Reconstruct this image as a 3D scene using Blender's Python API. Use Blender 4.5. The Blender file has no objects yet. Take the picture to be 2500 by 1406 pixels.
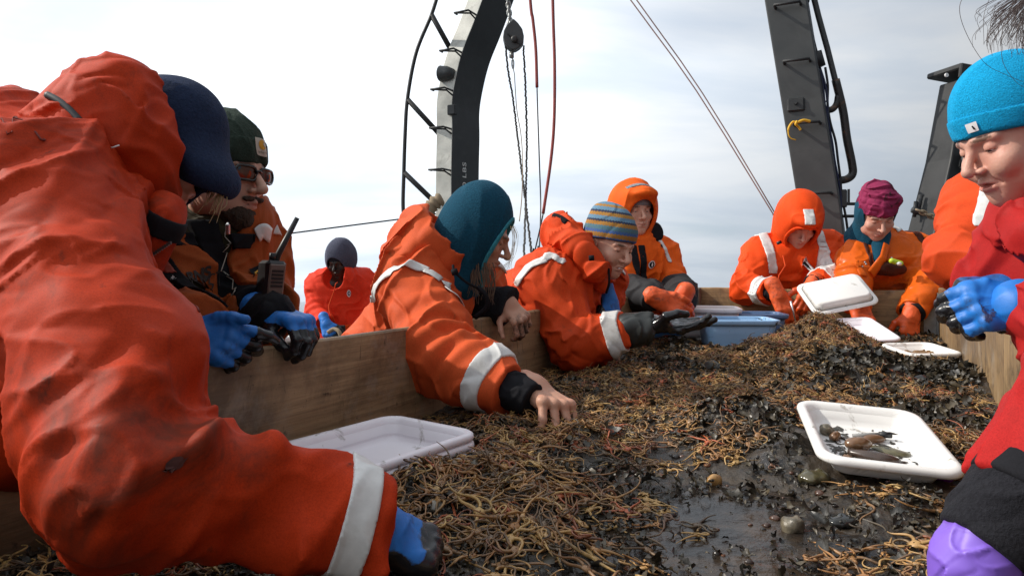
import bpy, math, random
import numpy as np
from mathutils import Matrix, Vector
random.seed(7); np.random.seed(7)
SC = bpy.context.scene; COL = SC.collection
R_ = math.radians

# ---------------------------------------------------------------- camera, world, sun, exposure
CAMH = 1.2
cd = bpy.data.cameras.new('camera'); cam = bpy.data.objects.new('camera', cd); COL.objects.link(cam)
cam.location = (0, 0, CAMH); cam.rotation_euler = (R_(90), 0, 0)
cd.sensor_width = 36; cd.lens = 24.48; cd.shift_y = -0.0252; cd.clip_start = 0.02; cd.clip_end = 20000
SC.camera = cam
SUN = np.array([-0.80, 0.10, 0.62]); SUN /= np.linalg.norm(SUN)
sl = bpy.data.lights.new('sun', 'SUN'); so = bpy.data.objects.new('sun', sl); COL.objects.link(so)
sl.energy = 3.4; sl.angle = R_(0.6); sl.color = (1.0, 0.93, 0.83)
so.rotation_euler = Vector(SUN).to_track_quat('Z', 'Y').to_euler(); so.location = (-5, 0, 8)
SC.view_settings.view_transform = 'Standard'; SC.view_settings.look = 'None'
SC.view_settings.gamma = 1; SC.view_settings.exposure = 0.24

wd = bpy.data.worlds.new('World'); SC.world = wd; wd.use_nodes = True
nt = wd.node_tree; nt.nodes.clear(); N = nt.nodes.new; LK = nt.links.new
def vm(op, a=None, b=None, nt=nt):
    n = nt.nodes.new('ShaderNodeVectorMath'); n.operation = op
    for i, v in enumerate((a, b)):
        if v is None: continue
        if hasattr(v, 'is_linked'): nt.links.new(v, n.inputs[i])
        else: n.inputs[i].default_value = v
    return n
def mr(src, a, b, c, d, nt=nt, clamp=True, smooth=False):
    n = nt.nodes.new('ShaderNodeMapRange'); n.clamp = clamp
    if smooth: n.interpolation_type = 'SMOOTHSTEP'
    nt.links.new(src, n.inputs[0])
    for i, v in enumerate((a, b, c, d)): n.inputs[i + 1].default_value = v
    return n.outputs[0]
def mix(fac, a, b, nt=nt, blend='MIX'):
    n = nt.nodes.new('ShaderNodeMix'); n.data_type = 'RGBA'; n.blend_type = blend
    for s, v in ((n.inputs[0], fac), (n.inputs[6], a), (n.inputs[7], b)):
        if hasattr(v, 'is_linked'): nt.links.new(v, s)
        elif isinstance(v, (int, float)): s.default_value = v
        else: s.default_value = (*v, 1) if len(v) == 3 else v
    return n.outputs[2]
def math_(op, a, b=None, nt=nt):
    n = nt.nodes.new('ShaderNodeMath'); n.operation = op
    for i, v in enumerate((a, b)):
        if v is None: continue
        if hasattr(v, 'is_linked'): nt.links.new(v, n.inputs[i])
        else: n.inputs[i].default_value = v
    return n.outputs[0]
tc = N('ShaderNodeTexCoord')
sep = N('ShaderNodeSeparateXYZ'); LK(tc.outputs['Generated'], sep.inputs[0])
zc = math_('MAXIMUM', math_('ADD', sep.outputs[2], 0.058), 0.012)
cmb = N('ShaderNodeCombineXYZ'); LK(sep.outputs[0], cmb.inputs[0]); LK(sep.outputs[1], cmb.inputs[1]); LK(zc, cmb.inputs[2])
sky = N('ShaderNodeTexSky'); sky.sky_type = 'NISHITA'; sky.sun_disc = False
sky.sun_elevation = math.asin(SUN[2]); sky.sun_rotation = math.atan2(SUN[0], SUN[1])
LK(cmb.outputs[0], sky.inputs[0])
# cloud layer: projected on a flat ceiling so that the bands pack towards the horizon
proj = vm('DIVIDE', cmb.outputs[0]); cz = N('ShaderNodeCombineXYZ')
zs = math_('ADD', zc, 0.22)
for i in range(3): LK(zs, cz.inputs[i])
LK(cz.outputs[0], proj.inputs[1])
mp = N('ShaderNodeMapping'); mp.inputs['Scale'].default_value = (0.8, 1.7, 1); LK(proj.outputs[0], mp.inputs[0])
nz = N('ShaderNodeTexNoise'); nz.inputs['Scale'].default_value = 1.3; nz.inputs['Detail'].default_value = 6; nz.inputs['Roughness'].default_value = 0.52
nz.inputs['Distortion'].default_value = 0.35; LK(mp.outputs[0], nz.inputs['Vector'])
nz2 = N('ShaderNodeTexNoise'); nz2.inputs['Scale'].default_value = 0.55; nz2.inputs['Detail'].default_value = 3; LK(mp.outputs[0], nz2.inputs['Vector'])
dt = vm('DOT_PRODUCT', tc.outputs['Generated'], (-1.0, 0.35, 0.25)).outputs['Value']
bright = mr(dt, -0.50, 0.55, 3.0, 13.0)
c1 = mr(nz.outputs[0], 0.30, 0.70, 0.88, 1.05, smooth=True)
amt = math_('MULTIPLY', math_('MULTIPLY', bright, c1), mr(zc, 0.02, 0.34, 0.74, 1.0, smooth=True))
tint = mix(math_('MULTIPLY', mr(nz.outputs[0], 0.36, 0.66, 0.25, 1, smooth=True), mr(zc, 0.02, 0.30, 0.35, 1.0)), (0.77, 0.89, 1.04), (0.99, 1.0, 1.0))
cl = vm('SCALE', tint); LK(amt, cl.inputs['Scale'])
gap = mr(nz2.outputs[0], 0.54, 0.68, 0.96, 0.62, smooth=True)
skyc = mix(gap, sky.outputs[0], cl.outputs[0])
bg = N('ShaderNodeBackground'); bg.inputs[1].default_value = 0.10; LK(skyc, bg.inputs[0])
wo = N('ShaderNodeOutputWorld'); LK(bg.outputs[0], wo.inputs[0])

# ---------------------------------------------------------------- helpers
F0, HZ = 1700.0, 640.0
def A(*v): return np.array(v, dtype=np.float64)
def P(px, py, Y): return A((px - 1250) / F0 * Y, Y, CAMH + (HZ - py) / F0 * Y)
def nrm(v): v = np.asarray(v, float); return v / (np.linalg.norm(v) + 1e-12)
ORG = {}
def org(o): return ORG.get(o.name, A(0, 0, 0)) if o else A(0, 0, 0)
def mk(name, V, F, mat=None, parent=None, smooth=True, attrs=None):
    V = np.asarray(V, dtype=np.float64) - org(parent)
    me = bpy.data.meshes.new(name)
    if isinstance(F, np.ndarray):
        n, k = F.shape
        me.vertices.add(len(V)); me.vertices.foreach_set('co', V.astype(np.float32).ravel())
        me.loops.add(n * k); me.loops.foreach_set('vertex_index', F.astype(np.int32).ravel())
        me.polygons.add(n); me.polygons.foreach_set('loop_start', np.arange(0, n * k, k, dtype=np.int32))
        me.polygons.foreach_set('loop_total', np.full(n, k, dtype=np.int32)); me.update(calc_edges=True)
    else:
        me.from_pydata([tuple(v) for v in V], [], [tuple(int(i) for i in f) for f in F]); me.update()
    if smooth: me.polygons.foreach_set('use_smooth', np.ones(len(me.polygons), dtype=bool))
    for an, av in (attrs or {}).items():
        av = np.asarray(av, dtype=np.float32)
        if av.ndim == 2:
            at = me.attributes.new(an, 'FLOAT_COLOR', 'POINT'); at.data.foreach_set('color', np.c_[av, np.ones(len(av))].astype(np.float32).ravel())
        else:
            at = me.attributes.new(an, 'FLOAT', 'POINT'); at.data.foreach_set('value', av)
    o = bpy.data.objects.new(name, me); COL.objects.link(o)
    if mat: me.materials.append(mat)
    if parent: o.parent = parent
    ORG[o.name] = org(parent)
    return o
def tag(o, label=None, cat=None, group=None, kind=None):
    for k, v in (('label', label), ('category', cat), ('group', group), ('kind', kind)):
        if v: o[k] = v
    return o
def thing(name, label, cat, loc=(0, 0, 0), group=None):
    o = bpy.data.objects.new(name, None); COL.objects.link(o); o.location = tuple(loc)
    o.empty_display_size = 0.05; ORG[o.name] = A(*loc)
    return tag(o, label, cat, group)
class MB:
    """collects simple solids into one mesh"""
    def __init__(s): s.V = []; s.F = []
    def add(s, V, F):
        b = sum(len(v) for v in s.V); s.V.append(np.asarray(V, float)); s.F += [[i + b for i in f] for f in F]; return s
    def box(s, c, half, R=None, bev=0.0):
        c = np.asarray(c, float); h = np.asarray(half, float); R = np.eye(3) if R is None else R
        if bev <= 0:
            v = np.array([[x, y, z] for x in (-1, 1) for y in (-1, 1) for z in (-1, 1)]) * h
            f = [(0, 1, 3, 2), (4, 6, 7, 5), (0, 4, 5, 1), (2, 3, 7, 6), (0, 2, 6, 4), (1, 5, 7, 3)]
        else:
            v = []; ix = {}
            for sx in (-1, 1):
                for sy in (-1, 1):
                    for sz in (-1, 1):
                        for ax in range(3):
                            p = A(sx, sy, sz) * (h - bev); p[ax] = (sx, sy, sz)[ax] * h[ax]
                            ix[(sx, sy, sz, ax)] = len(v); v.append(p)
            f = []
            for ax in range(3):
                b1, b2 = (ax + 1) % 3, (ax + 2) % 3
                for sg in (-1, 1):
                    q = []
                    for (u, w) in ((-1, -1), (1, -1), (1, 1), (-1, 1)):
                        t = [0, 0, 0]; t[ax] = sg; t[b1] = u; t[b2] = w; q.append(ix[(*t, ax)])
                    f.append(q if sg > 0 else q[::-1])
                for u in (-1, 1):
                    for w in (-1, 1):
                        t0 = [0, 0, 0]; t0[b1] = u; t0[b2] = w; t1 = list(t0); t0[ax] = -1; t1[ax] = 1
                        q = [ix[(*t0, b1)], ix[(*t1, b1)], ix[(*t1, b2)], ix[(*t0, b2)]]
                        f.append(q if u * w > 0 else q[::-1])
            for sx in (-1, 1):
                for sy in (-1, 1):
                    for sz in (-1, 1):
                        q = [ix[(sx, sy, sz, a)] for a in range(3)]; f.append(q if sx * sy * sz > 0 else q[::-1])
            v = np.array(v)
        return s.add(v @ R.T + c, f)
    def tube(s, pts, r, n=8, caps=True):
        pts = [np.asarray(p, float) for p in pts]; m = len(pts)
        rr = r if hasattr(r, '__len__') else [r] * m
        V = []; F = []; up = None
        for i, p in enumerate(pts):
            t = nrm(pts[min(i + 1, m - 1)] - pts[max(i - 1, 0)])
            if up is None: up = A(0, 0, 1) if abs(t[2]) < 0.9 else A(1, 0, 0)
            x = nrm(np.cross(up, t)); y = np.cross(t, x); up = y
            for j in range(n):
                a = 2 * math.pi * j / n; V.append(p + rr[i] * (math.cos(a) * x + math.sin(a) * y))
        for i in range(m - 1):
            for j in range(n):
                k = (j + 1) % n; F.append((i * n + j, i * n + k, (i + 1) * n + k, (i + 1) * n + j))
        if caps: F.append(tuple(range(n))[::-1]); F.append(tuple((m - 1) * n + j for j in range(n)))
        return s.add(V, F)
    def lathe(s, prof, c=(0, 0, 0), axis=(0, 0, 1), n=20):
        z = nrm(axis); x = nrm(np.cross(z, A(0.3, 1, 0.2))); y = np.cross(z, x); V = []; F = []
        for (r, h) in prof:
            for j in range(n):
                a = 2 * math.pi * j / n; V.append(np.asarray(c) + z * h + r * (math.cos(a) * x + math.sin(a) * y))
        for i in range(len(prof) - 1):
            for j in range(n):
                k = (j + 1) % n; F.append((i * n + j, i * n + k, (i + 1) * n + k, (i + 1) * n + j))
        F.append(tuple(range(n))[::-1]); F.append(tuple((len(prof) - 1) * n + j for j in range(n)))
        return s.add(V, F)
    def build(s, name, mat, parent=None, smooth=False):
        o = mk(name, np.concatenate(s.V), s.F, mat, parent, smooth)
        if smooth == 'auto': pass
        return o
def bez(pts, n=24):
    """Catmull-Rom through the points"""
    pts = [np.asarray(p, float) for p in pts]; q = [2 * pts[0] - pts[1]] + pts + [2 * pts[-1] - pts[-2]]; out = []
    for i in range(len(pts) - 1):
        a, b, c, d = q[i:i + 4]
        for t in np.linspace(0, 1, n, endpoint=False):
            out.append(0.5 * (2 * b + (c - a) * t + (2 * a - 5 * b + 4 * c - d) * t * t + (3 * b - 3 * c + d - a) * t ** 3))
    return out + [pts[-1]]
def rotz(a): return np.array([[math.cos(a), -math.sin(a), 0], [math.sin(a), math.cos(a), 0], [0, 0, 1]])
def cols(x, y, z): return np.column_stack([nrm(x), nrm(y), nrm(z)])
# ---------------------------------------------------------------- materials
def newmat(name):
    m = bpy.data.materials.new(name); m.use_nodes = True; t = m.node_tree
    return m, t, t.nodes['Principled BSDF']
def noise(t, scale, detail=4, rough=0.55, vec=None, dist=0.0):
    n = t.nodes.new('ShaderNodeTexNoise'); n.inputs['Scale'].default_value = scale; n.inputs['Detail'].default_value = detail
    n.inputs['Roughness'].default_value = rough; n.inputs['Distortion'].default_value = dist
    if vec is None:
        tcn = t.nodes.get('TC') or t.nodes.new('ShaderNodeTexCoord'); tcn.name = 'TC'; vec = tcn.outputs['Object']
    t.links.new(vec, n.inputs['Vector']); return n.outputs[0]
def mapped(t, scale, rot=(0, 0, 0)):
    tcn = t.nodes.get('TC') or t.nodes.new('ShaderNodeTexCoord'); tcn.name = 'TC'
    r = t.nodes.new('ShaderNodeMapping'); r.inputs['Rotation'].default_value = rot; t.links.new(tcn.outputs['Object'], r.inputs[0])
    m = t.nodes.new('ShaderNodeMapping'); m.inputs['Scale'].default_value = scale; t.links.new(r.outputs[0], m.inputs[0]); return m.outputs[0]
def bump(t, b, h, strength, dist, prev=None):
    n = t.nodes.new('ShaderNodeBump'); n.inputs['Strength'].default_value = strength; n.inputs['Distance'].default_value = dist
    t.links.new(h, n.inputs['Height'])
    if prev is not None: t.links.new(prev, n.inputs['Normal'])
    t.links.new(n.outputs[0], b.inputs['Normal']); return n.outputs[0]
def simple(name, col, rough=0.6, metal=0.0, var=0.12, nscale=30, bmp=0.0, bdist=0.002, spec=0.5, dirt=0.0, dirtcol=(0.03, 0.022, 0.015), dscale=9, dcut=(0.56, 0.68)):
    m, t, b = newmat(name)
    n = noise(t, nscale, 5)
    c = mix(mr(n, 0.3, 0.7, 0, 1, nt=t), tuple(x * (1 - var) for x in col), tuple(min(1, x * (1 + var)) for x in col), nt=t)
    if dirt > 0:
        d = noise(t, dscale, 8, 0.68, dist=0.6)
        c = mix(mr(d, dcut[0], dcut[1], 0, dirt, nt=t), c, dirtcol, nt=t)
    t.links.new(c, b.inputs['Base Color'])
    t.links.new(mr(n, 0.3, 0.7, max(0.03, rough - 0.08), min(1, rough + 0.08), nt=t), b.inputs['Roughness'])
    b.inputs['Metallic'].default_value = metal; b.inputs['Specular IOR Level'].default_value = spec
    if bmp > 0: bump(t, b, noise(t, nscale * 2.5, 4), bmp, bdist)
    return m
def fabric(name, col, dirt=0.25, rough=0.62, weave=0.2, crease=0.30, dscale=5.0, fade=0.12, dcut=(0.55, 0.72), dirtcol=(0.055, 0.028, 0.016)):
    """coated work cloth: fine weave, soft creases, worn and stained patches"""
    m, t, b = newmat(name)
    big = noise(t, 4.0, 5, 0.6, dist=0.4)
    c = mix(mr(big, 0.3, 0.7, 0, 1, nt=t), tuple(x * (1 - fade) for x in col), tuple(min(1, x * (1 + fade) + 0.01 * fade) for x in col), nt=t)
    fine = noise(t, 90.0, 3, 0.7)
    c = mix(mr(fine, 0.35, 0.75, 0, 0.22, nt=t), c, tuple(x * 0.5 for x in col), nt=t)
    grain = noise(t, 520.0, 2, 0.8); c = mix(mr(grain, 0.40, 0.72, 0, 0.42, nt=t), c, tuple(x * 0.35 for x in col), nt=t)
    if dirt > 0:
        d = noise(t, dscale, 9, 0.7, dist=0.8)
        c = mix(mr(d, dcut[0], dcut[1], 0, dirt, nt=t), c, dirtcol, nt=t)
        d2 = noise(t, dscale * 5, 6, 0.6, vec=mapped(t, (1, 1, 0.35)))
        c = mix(mr(d2, 0.66, 0.74, 0, min(1, dirt * 1.6), nt=t), c, dirtcol, nt=t)
    t.links.new(c, b.inputs['Base Color'])
    t.links.new(mr(big, 0.3, 0.7, rough - 0.1, rough + 0.12, nt=t), b.inputs['Roughness'])
    b.inputs['Specular IOR Level'].default_value = 0.10
    rd = t.nodes.new('ShaderNodeTexNoise'); rd.noise_type = 'RIDGED_MULTIFRACTAL'; rd.normalize = True
    for k_, v_ in (('Scale', 7.5), ('Detail', 3.0), ('Roughness', 0.45), ('Lacunarity', 2.1), ('Distortion', 0.5)): rd.inputs[k_].default_value = v_
    t.links.new(mapped(t, (1.0, 1.25, 0.6), (0.5, 0.35, 0.2)), rd.inputs['Vector'])
    p = bump(t, b, rd.outputs[0], crease * 2.2, 0.022)
    bump(t, b, noise(t, 650.0, 2), weave, 0.0006, p)
    return m
def fleece(name, col, rough=0.95, scale=210):
    m, t, b = newmat(name)
    n = noise(t, scale, 4, 0.7); n2 = noise(t, 14, 4)
    c = mix(mr(n, 0.3, 0.7, 0, 1, nt=t), tuple(x * 0.72 for x in col), tuple(min(1, x * 1.25) for x in col), nt=t)
    c = mix(mr(n2, 0.5, 0.8, 0, 0.25, nt=t), c, tuple(x * 0.6 for x in col), nt=t)
    t.links.new(c, b.inputs['Base Color']); b.inputs['Roughness'].default_value = rough
    b.inputs['Specular IOR Level'].default_value = 0.15
    b.inputs['Sheen Weight'].default_value = 0.35; b.inputs['Sheen Roughness'].default_value = 0.5
    b.inputs['Sheen Tint'].default_value = (*[min(1, x * 1.5 + 0.05) for x in col], 1)
    bump(t, b, n, 0.9, 0.004); return m
def skin(name, col, red=(0.55, 0.17, 0.11), rough=0.48, muddy=0.0):
    m, t, b = newmat(name)
    n = noise(t, 26, 5); n2 = noise(t, 160, 3)
    c = mix(mr(n, 0.42, 0.75, 0, 0.30, nt=t), col, red, nt=t)
    at = t.nodes.new('ShaderNodeAttribute'); at.attribute_name = 'lip'
    c = mix(mr(at.outputs['Fac'], 0.0, 1.0, 0, 0.75, nt=t), c, (red[0] * 0.75, red[1] * 0.75, red[2] * 0.8), nt=t)
    at2 = t.nodes.new('ShaderNodeAttribute'); at2.attribute_name = 'brow'
    c = mix(mr(math_('ADD', at2.outputs['Fac'], mr(n2, 0.3, 0.7, -0.35, 0.2, nt=t), nt=t), 0.25, 0.75, 0, 0.8, nt=t), c, (0.06, 0.035, 0.02), nt=t)
    if muddy > 0:
        at3 = t.nodes.new('ShaderNodeAttribute'); at3.attribute_name = 'mud'
        mm = noise(t, 38, 8, 0.7)
        c = mix(mr(math_('ADD', at3.outputs['Fac'], mr(mm, 0.3, 0.7, -0.45, 0.45, nt=t), nt=t), 0.3, 0.7, 0, muddy, nt=t), c, (0.035, 0.025, 0.018), nt=t)
    t.links.new(c, b.inputs['Base Color']); b.inputs['Roughness'].default_value = rough
    b.inputs['Subsurface Weight'].default_value = 0.12; b.inputs['Subsurface Radius'].default_value = (0.012, 0.005, 0.003)
    b.inputs['Specular IOR Level'].default_value = 0.35
    bump(t, b, n2, 0.30, 0.0016); return m
def dipped(name, col, dip, rough=0.32):
    """rubber-dipped work glove: cloth or rubber back, contrasting palm given by the 'dip' attribute"""
    m, t, b = newmat(name)
    at = t.nodes.new('ShaderNodeAttribute'); at.attribute_name = 'dip'
    n = noise(t, 45, 4)
    e = math_('ADD', at.outputs['Fac'], mr(n, 0.3, 0.7, -0.004, 0.004, nt=t), nt=t)
    k = mr(e, -0.0012, 0.0012, 0, 1, nt=t)
    c = mix(mr(n, 0.3, 0.7, 0, 1, nt=t), tuple(x * 0.85 for x in col), tuple(min(1, x * 1.12) for x in col), nt=t)
    d = noise(t, 30, 7, 0.7)
    c = mix(mr(d, 0.54, 0.68, 0, 0.75, nt=t), c, (0.03, 0.025, 0.02), nt=t)
    c = mix(k, c, dip, nt=t); t.links.new(c, b.inputs['Base Color'])
    t.links.new(mr(k, 0, 1, rough + 0.2, rough - 0.05, nt=t), b.inputs['Roughness'])
    bump(t, b, noise(t, 420, 2), 0.25, 0.0008); return m
def wood(name, axis_rot, base=(0.30, 0.20, 0.105), dark=(0.15, 0.09, 0.045), stain=0.75):
    m, t, b = newmat(name)
    v = mapped(t, (1.2, 22, 22), axis_rot); g = noise(t, 3.2, 7, 0.62, vec=v, dist=0.8)
    v2 = mapped(t, (3.0, 130, 130), axis_rot); g2 = noise(t, 2.0, 3, 0.6, vec=v2)
    c = mix(mr(g, 0.35, 0.66, 0, 1, nt=t), dark, base, nt=t)
    c = mix(mr(g2, 0.4, 0.7, 0, 0.45, nt=t), c, tuple(x * 0.6 for x in base), nt=t)
    s1 = noise(t, 3.6, 9, 0.68, dist=0.5)
    c = mix(mr(s1, 0.45, 0.60, 0, stain * 0.9, nt=t), c, (0.050, 0.033, 0.02), nt=t)
    # drips running down and splashes of mud
    v3 = mapped(t, (34, 34, 5.0)); s2 = noise(t, 1.0, 5, 0.6, vec=v3, dist=1.2)
    c = mix(mr(s2, 0.625, 0.67, 0, stain, nt=t), c, (0.03, 0.02, 0.012), nt=t)
    s3 = noise(t, 42, 4, 0.6)
    c = mix(mr(s3, 0.66, 0.71, 0, stain, nt=t), c, (0.022, 0.015, 0.01), nt=t)
    s4 = noise(t, 8, 6, 0.7)
    c = mix(mr(s4, 0.55, 0.72, 0, 0.5, nt=t), c, (0.36, 0.31, 0.25), nt=t)
    t.links.new(c, b.inputs['Base Color']); t.links.new(mr(s1, 0.4, 0.7, 0.68, 0.36, nt=t), b.inputs['Roughness'])
    p = bump(t, b, g2, 0.35, 0.002); bump(t, b, s3, 0.25, 0.003, p); return m
M = {}
M['orange_dirty'] = fabric('orange_work_suit', (0.48, 0.038, 0.007), dirt=0.8, dscale=5.5, dcut=(0.53, 0.69), dirtcol=(0.085, 0.022, 0.012))
M['orange_soft'] = fabric('orange_worn_suit', (0.66, 0.100, 0.028), dirt=0.34, dscale=5.0, dirtcol=(0.22, 0.075, 0.03))
M['orange_red'] = fabric('orange_red_suit', (0.64, 0.066, 0.014), dirt=0.26, dscale=5.0, dirtcol=(0.2, 0.05, 0.02))
M['orange_bright'] = fabric('bright_orange_suit', (0.82, 0.075, 0.010), dirt=0.12)
M['orange_coat'] = fabric('red_orange_coat', (0.80, 0.048, 0.018), dirt=0.1)
M['orange_hivis'] = fabric('hivis_orange_suit', (0.85, 0.125, 0.012), dirt=0.12)
M['oilskin'] = fabric('orange_oilskin', (0.76, 0.128, 0.012), dirt=0.25, rough=0.34, weave=0.05, dscale=6, dirtcol=(0.2, 0.07, 0.02))
M['brown_oilskin'] = fabric('dark_red_brown_cloth', (0.085, 0.025, 0.016), dirt=0.1, rough=0.5)
M['red'] = fabric('red_parka_cloth', (0.40, 0.016, 0.015), dirt=0.2, rough=0.6, weave=0.4, dirtcol=(0.2, 0.02, 0.015))
M['vest_orange'] = fabric('orange_vest_cloth', (0.40, 0.088, 0.022), dirt=0.4, dirtcol=(0.15, 0.05, 0.02))
M['olive'] = fabric('olive_jacket_cloth', (0.062, 0.055, 0.030), dirt=0.2)
M['black_cloth'] = fabric('black_cloth', (0.014, 0.014, 0.017), dirt=0.12, rough=0.75, dirtcol=(0.06, 0.055, 0.05))
M['charcoal'] = fabric('charcoal_cloth', (0.035, 0.034, 0.036), dirt=0.1, rough=0.6)
M['trouser'] = fabric('orange_trouser_cloth', (0.55, 0.08, 0.02), dirt=0.4)
M['boot'] = simple('rubber_boot', (0.02, 0.022, 0.02), 0.4)
M['reflect'] = simple('reflective_tape', (0.62, 0.62, 0.60), 0.42, 0.0, 0.10, 60, 0.2, 0.0006, dirt=0.35, dirtcol=(0.28, 0.25, 0.2), dscale=14)
M['navy_fleece'] = fleece('navy_fleece', (0.018, 0.030, 0.068))
M['teal_fleece'] = fleece('teal_fleece', (0.008, 0.060, 0.102))
M['teal_trim'] = fleece('teal_trim', (0.045, 0.25, 0.31))
M['green_knit'] = fleece('dark_green_knit', (0.032, 0.048, 0.036))
M['cyan_fleece'] = fleece('bright_blue_fleece', (0.008, 0.36, 0.68), scale=330)
M['grey_fleece'] = fleece('slate_fleece', (0.075, 0.080, 0.115))
M['black_fleece'] = fleece('black_fleece', (0.016, 0.016, 0.020))
M['dark_knit'] = fleece('dark_knit', (0.028, 0.026, 0.036), scale=200)
M['grey_knit'] = fleece('grey_knit', (0.24, 0.25, 0.27), scale=200)
M['buff'] = fabric('maroon_buff_cloth', (0.27, 0.028, 0.085), dirt=0.9, rough=0.7, dscale=13, dcut=(0.58, 0.64), dirtcol=(0.035, 0.018, 0.02))
M['skin'] = skin('fair_skin', (0.62, 0.36, 0.26))
M['skin_cold'] = skin('cold_flushed_skin', (0.58, 0.32, 0.24), red=(0.6, 0.15, 0.11))
M['skin_mud'] = skin('muddy_skin', (0.52, 0.28, 0.19), muddy=0.9)
M['skin_dark'] = skin('dark_brown_skin', (0.028, 0.016, 0.011), red=(0.05, 0.018, 0.012), rough=0.35)
M['glove_blue'] = dipped('blue_black_glove', (0.008, 0.16, 0.55), (0.010, 0.010, 0.012))
M['glove_orange'] = dipped('orange_rubber_glove', (0.72, 0.10, 0.018), (0.62, 0.08, 0.015), rough=0.38)
M['glove_mud'] = dipped('wet_black_glove', (0.008, 0.10, 0.34), (0.008, 0.008, 0.009), rough=0.22)
M['glove_purple'] = simple('purple_nitrile', (0.20, 0.105, 0.56), 0.42, var=0.06, nscale=12, bmp=0.1, spec=0.45)
M['hair_brown'] = simple('brown_hair', (0.10, 0.055, 0.03), 0.45, nscale=90)
M['hair_dark'] = simple('dark_brown_hair', (0.06, 0.04, 0.035), 0.4, nscale=90)
M['hair_blond'] = simple('blond_hair', (0.38, 0.26, 0.12), 0.45, nscale=90)
M['beard'] = simple('brown_beard', (0.050, 0.028, 0.016), 0.75, var=0.5, nscale=220, bmp=0.8, bdist=0.004)
M['eye'] = simple('eye_white', (0.62, 0.60, 0.57), 0.15)
M['iris'] = simple('eye_iris', (0.06, 0.06, 0.05), 0.1)
M['steel_black'] = simple('black_painted_steel', (0.020, 0.021, 0.022), 0.55, 0.0, 0.3, 9, 0.15, dirt=0.25, dirtcol=(0.07, 0.07, 0.065), dscale=7)
M['steel_grey'] = simple('dark_grey_painted_steel', (0.050, 0.053, 0.053), 0.48, 0.0, 0.2, 6, 0.12, dirt=0.35, dirtcol=(0.022, 0.022, 0.022), dscale=5)
M['steel_sunlit'] = simple('worn_sunlit_steel', (0.46, 0.46, 0.42), 0.45, 0.15, 0.28, 4, 0.12, dirt=0.5, dirtcol=(0.24, 0.23, 0.2), dscale=6)  # pale base colour puts the grazing sun's sheen into the curved leg's ladder face
M['rusty'] = simple('rusty_black_pipe', (0.03, 0.028, 0.026), 0.5, 0.1, 0.3, 14, 0.2, dirt=0.8, dirtcol=(0.16, 0.07, 0.03), dscale=16)
M['galv'] = simple('galvanised_steel', (0.33, 0.34, 0.33), 0.42, 0.6, 0.22, 18, 0.1, dirt=0.5, dirtcol=(0.1, 0.08, 0.06))
M['cable'] = simple('black_cable', (0.012, 0.012, 0.015), 0.5)
M['cable_blue'] = simple('blue_black_cable', (0.012, 0.018, 0.06), 0.45)
M['rope_dark'] = simple('dark_rope', (0.045, 0.043, 0.04), 0.9, 0, 0.4, 300, 0.6)
M['rope_red'] = simple('faded_red_hose', (0.30, 0.055, 0.045), 0.6, 0, 0.25, 60, 0.3)
M['rope_pink'] = simple('pale_red_line', (0.42, 0.26, 0.23), 0.8)
M['rope_yellow'] = simple('yellow_rope', (0.75, 0.42, 0.02), 0.6)
M['rope_tan'] = simple('tan_canvas', (0.26, 0.2, 0.13), 0.9, nscale=50, bmp=0.5)
M['plastic'] = simple('white_plastic', (0.80, 0.79, 0.76), 0.33, var=0.03, nscale=5, dirt=0.75, dirtcol=(0.22, 0.185, 0.13), dscale=19, dcut=(0.60, 0.70))
M['plastic_lilac'] = simple('white_lilac_plastic', (0.78, 0.74, 0.78), 0.36, var=0.03, nscale=5, dirt=0.7, dirtcol=(0.20, 0.17, 0.13), dscale=17, dcut=(0.61, 0.69))
M['tub_blue'] = simple('light_blue_plastic', (0.25, 0.44, 0.68), 0.36, var=0.05, nscale=8, dirt=0.95, dirtcol=(0.02, 0.018, 0.016), dscale=26, dcut=(0.62, 0.66))
M['tub_navy'] = simple('slate_blue_plastic', (0.075, 0.135, 0.26), 0.4, var=0.05, nscale=8, dirt=0.6, dscale=20, dcut=(0.63, 0.70))
M['tub_white'] = simple('white_tub_plastic', (0.74, 0.68, 0.67), 0.4, var=0.04, nscale=8, dirt=0.6, dirtcol=(0.2, 0.15, 0.11), dscale=18, dcut=(0.62, 0.70))
M['black_plastic'] = simple('black_plastic', (0.012, 0.012, 0.013), 0.4)
M['radio_grey'] = simple('radio_front_plastic', (0.16, 0.11, 0.09), 0.45)
M['metal'] = simple('bright_metal', (0.6, 0.6, 0.6), 0.25, 0.9)
M['lens'] = simple('brown_sunglass_lens', (0.09, 0.028, 0.010), 0.06, 0.35)
M['frame_black'] = simple('glossy_black_frame', (0.012, 0.010, 0.009), 0.2)
M['white_paint'] = simple('white_paint', (0.75, 0.74, 0.70), 0.45, var=0.05, nscale=12, dirt=0.3, dirtcol=(0.35, 0.25, 0.18))
M['ink'] = simple('dark_print', (0.035, 0.020, 0.014), 0.7)
M['ink_white'] = simple('white_stencil', (0.70, 0.70, 0.68), 0.7)
M['ink_navy'] = simple('navy_print', (0.02, 0.025, 0.09), 0.6)
M['label_tan'] = simple('woven_label', (0.55, 0.50, 0.42), 0.8)
M['label_gold'] = simple('woven_gold', (0.60, 0.30, 0.03), 0.8)
M['label_white'] = simple('white_label', (0.80, 0.80, 0.80), 0.7)
M['lime'] = simple('lime_plastic', (0.45, 0.62, 0.03), 0.35)
M['wood_side'] = wood('plywood_side', (0, 0, math.atan2(-0.8859, 0.4638)), base=(0.44, 0.29, 0.155), dark=(0.25, 0.155, 0.08))
M['wood_end'] = wood('plywood_end', (0, 0, math.atan2(0.4638, 0.886)), base=(0.42, 0.275, 0.13), dark=(0.22, 0.135, 0.06), stain=0.7)
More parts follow.
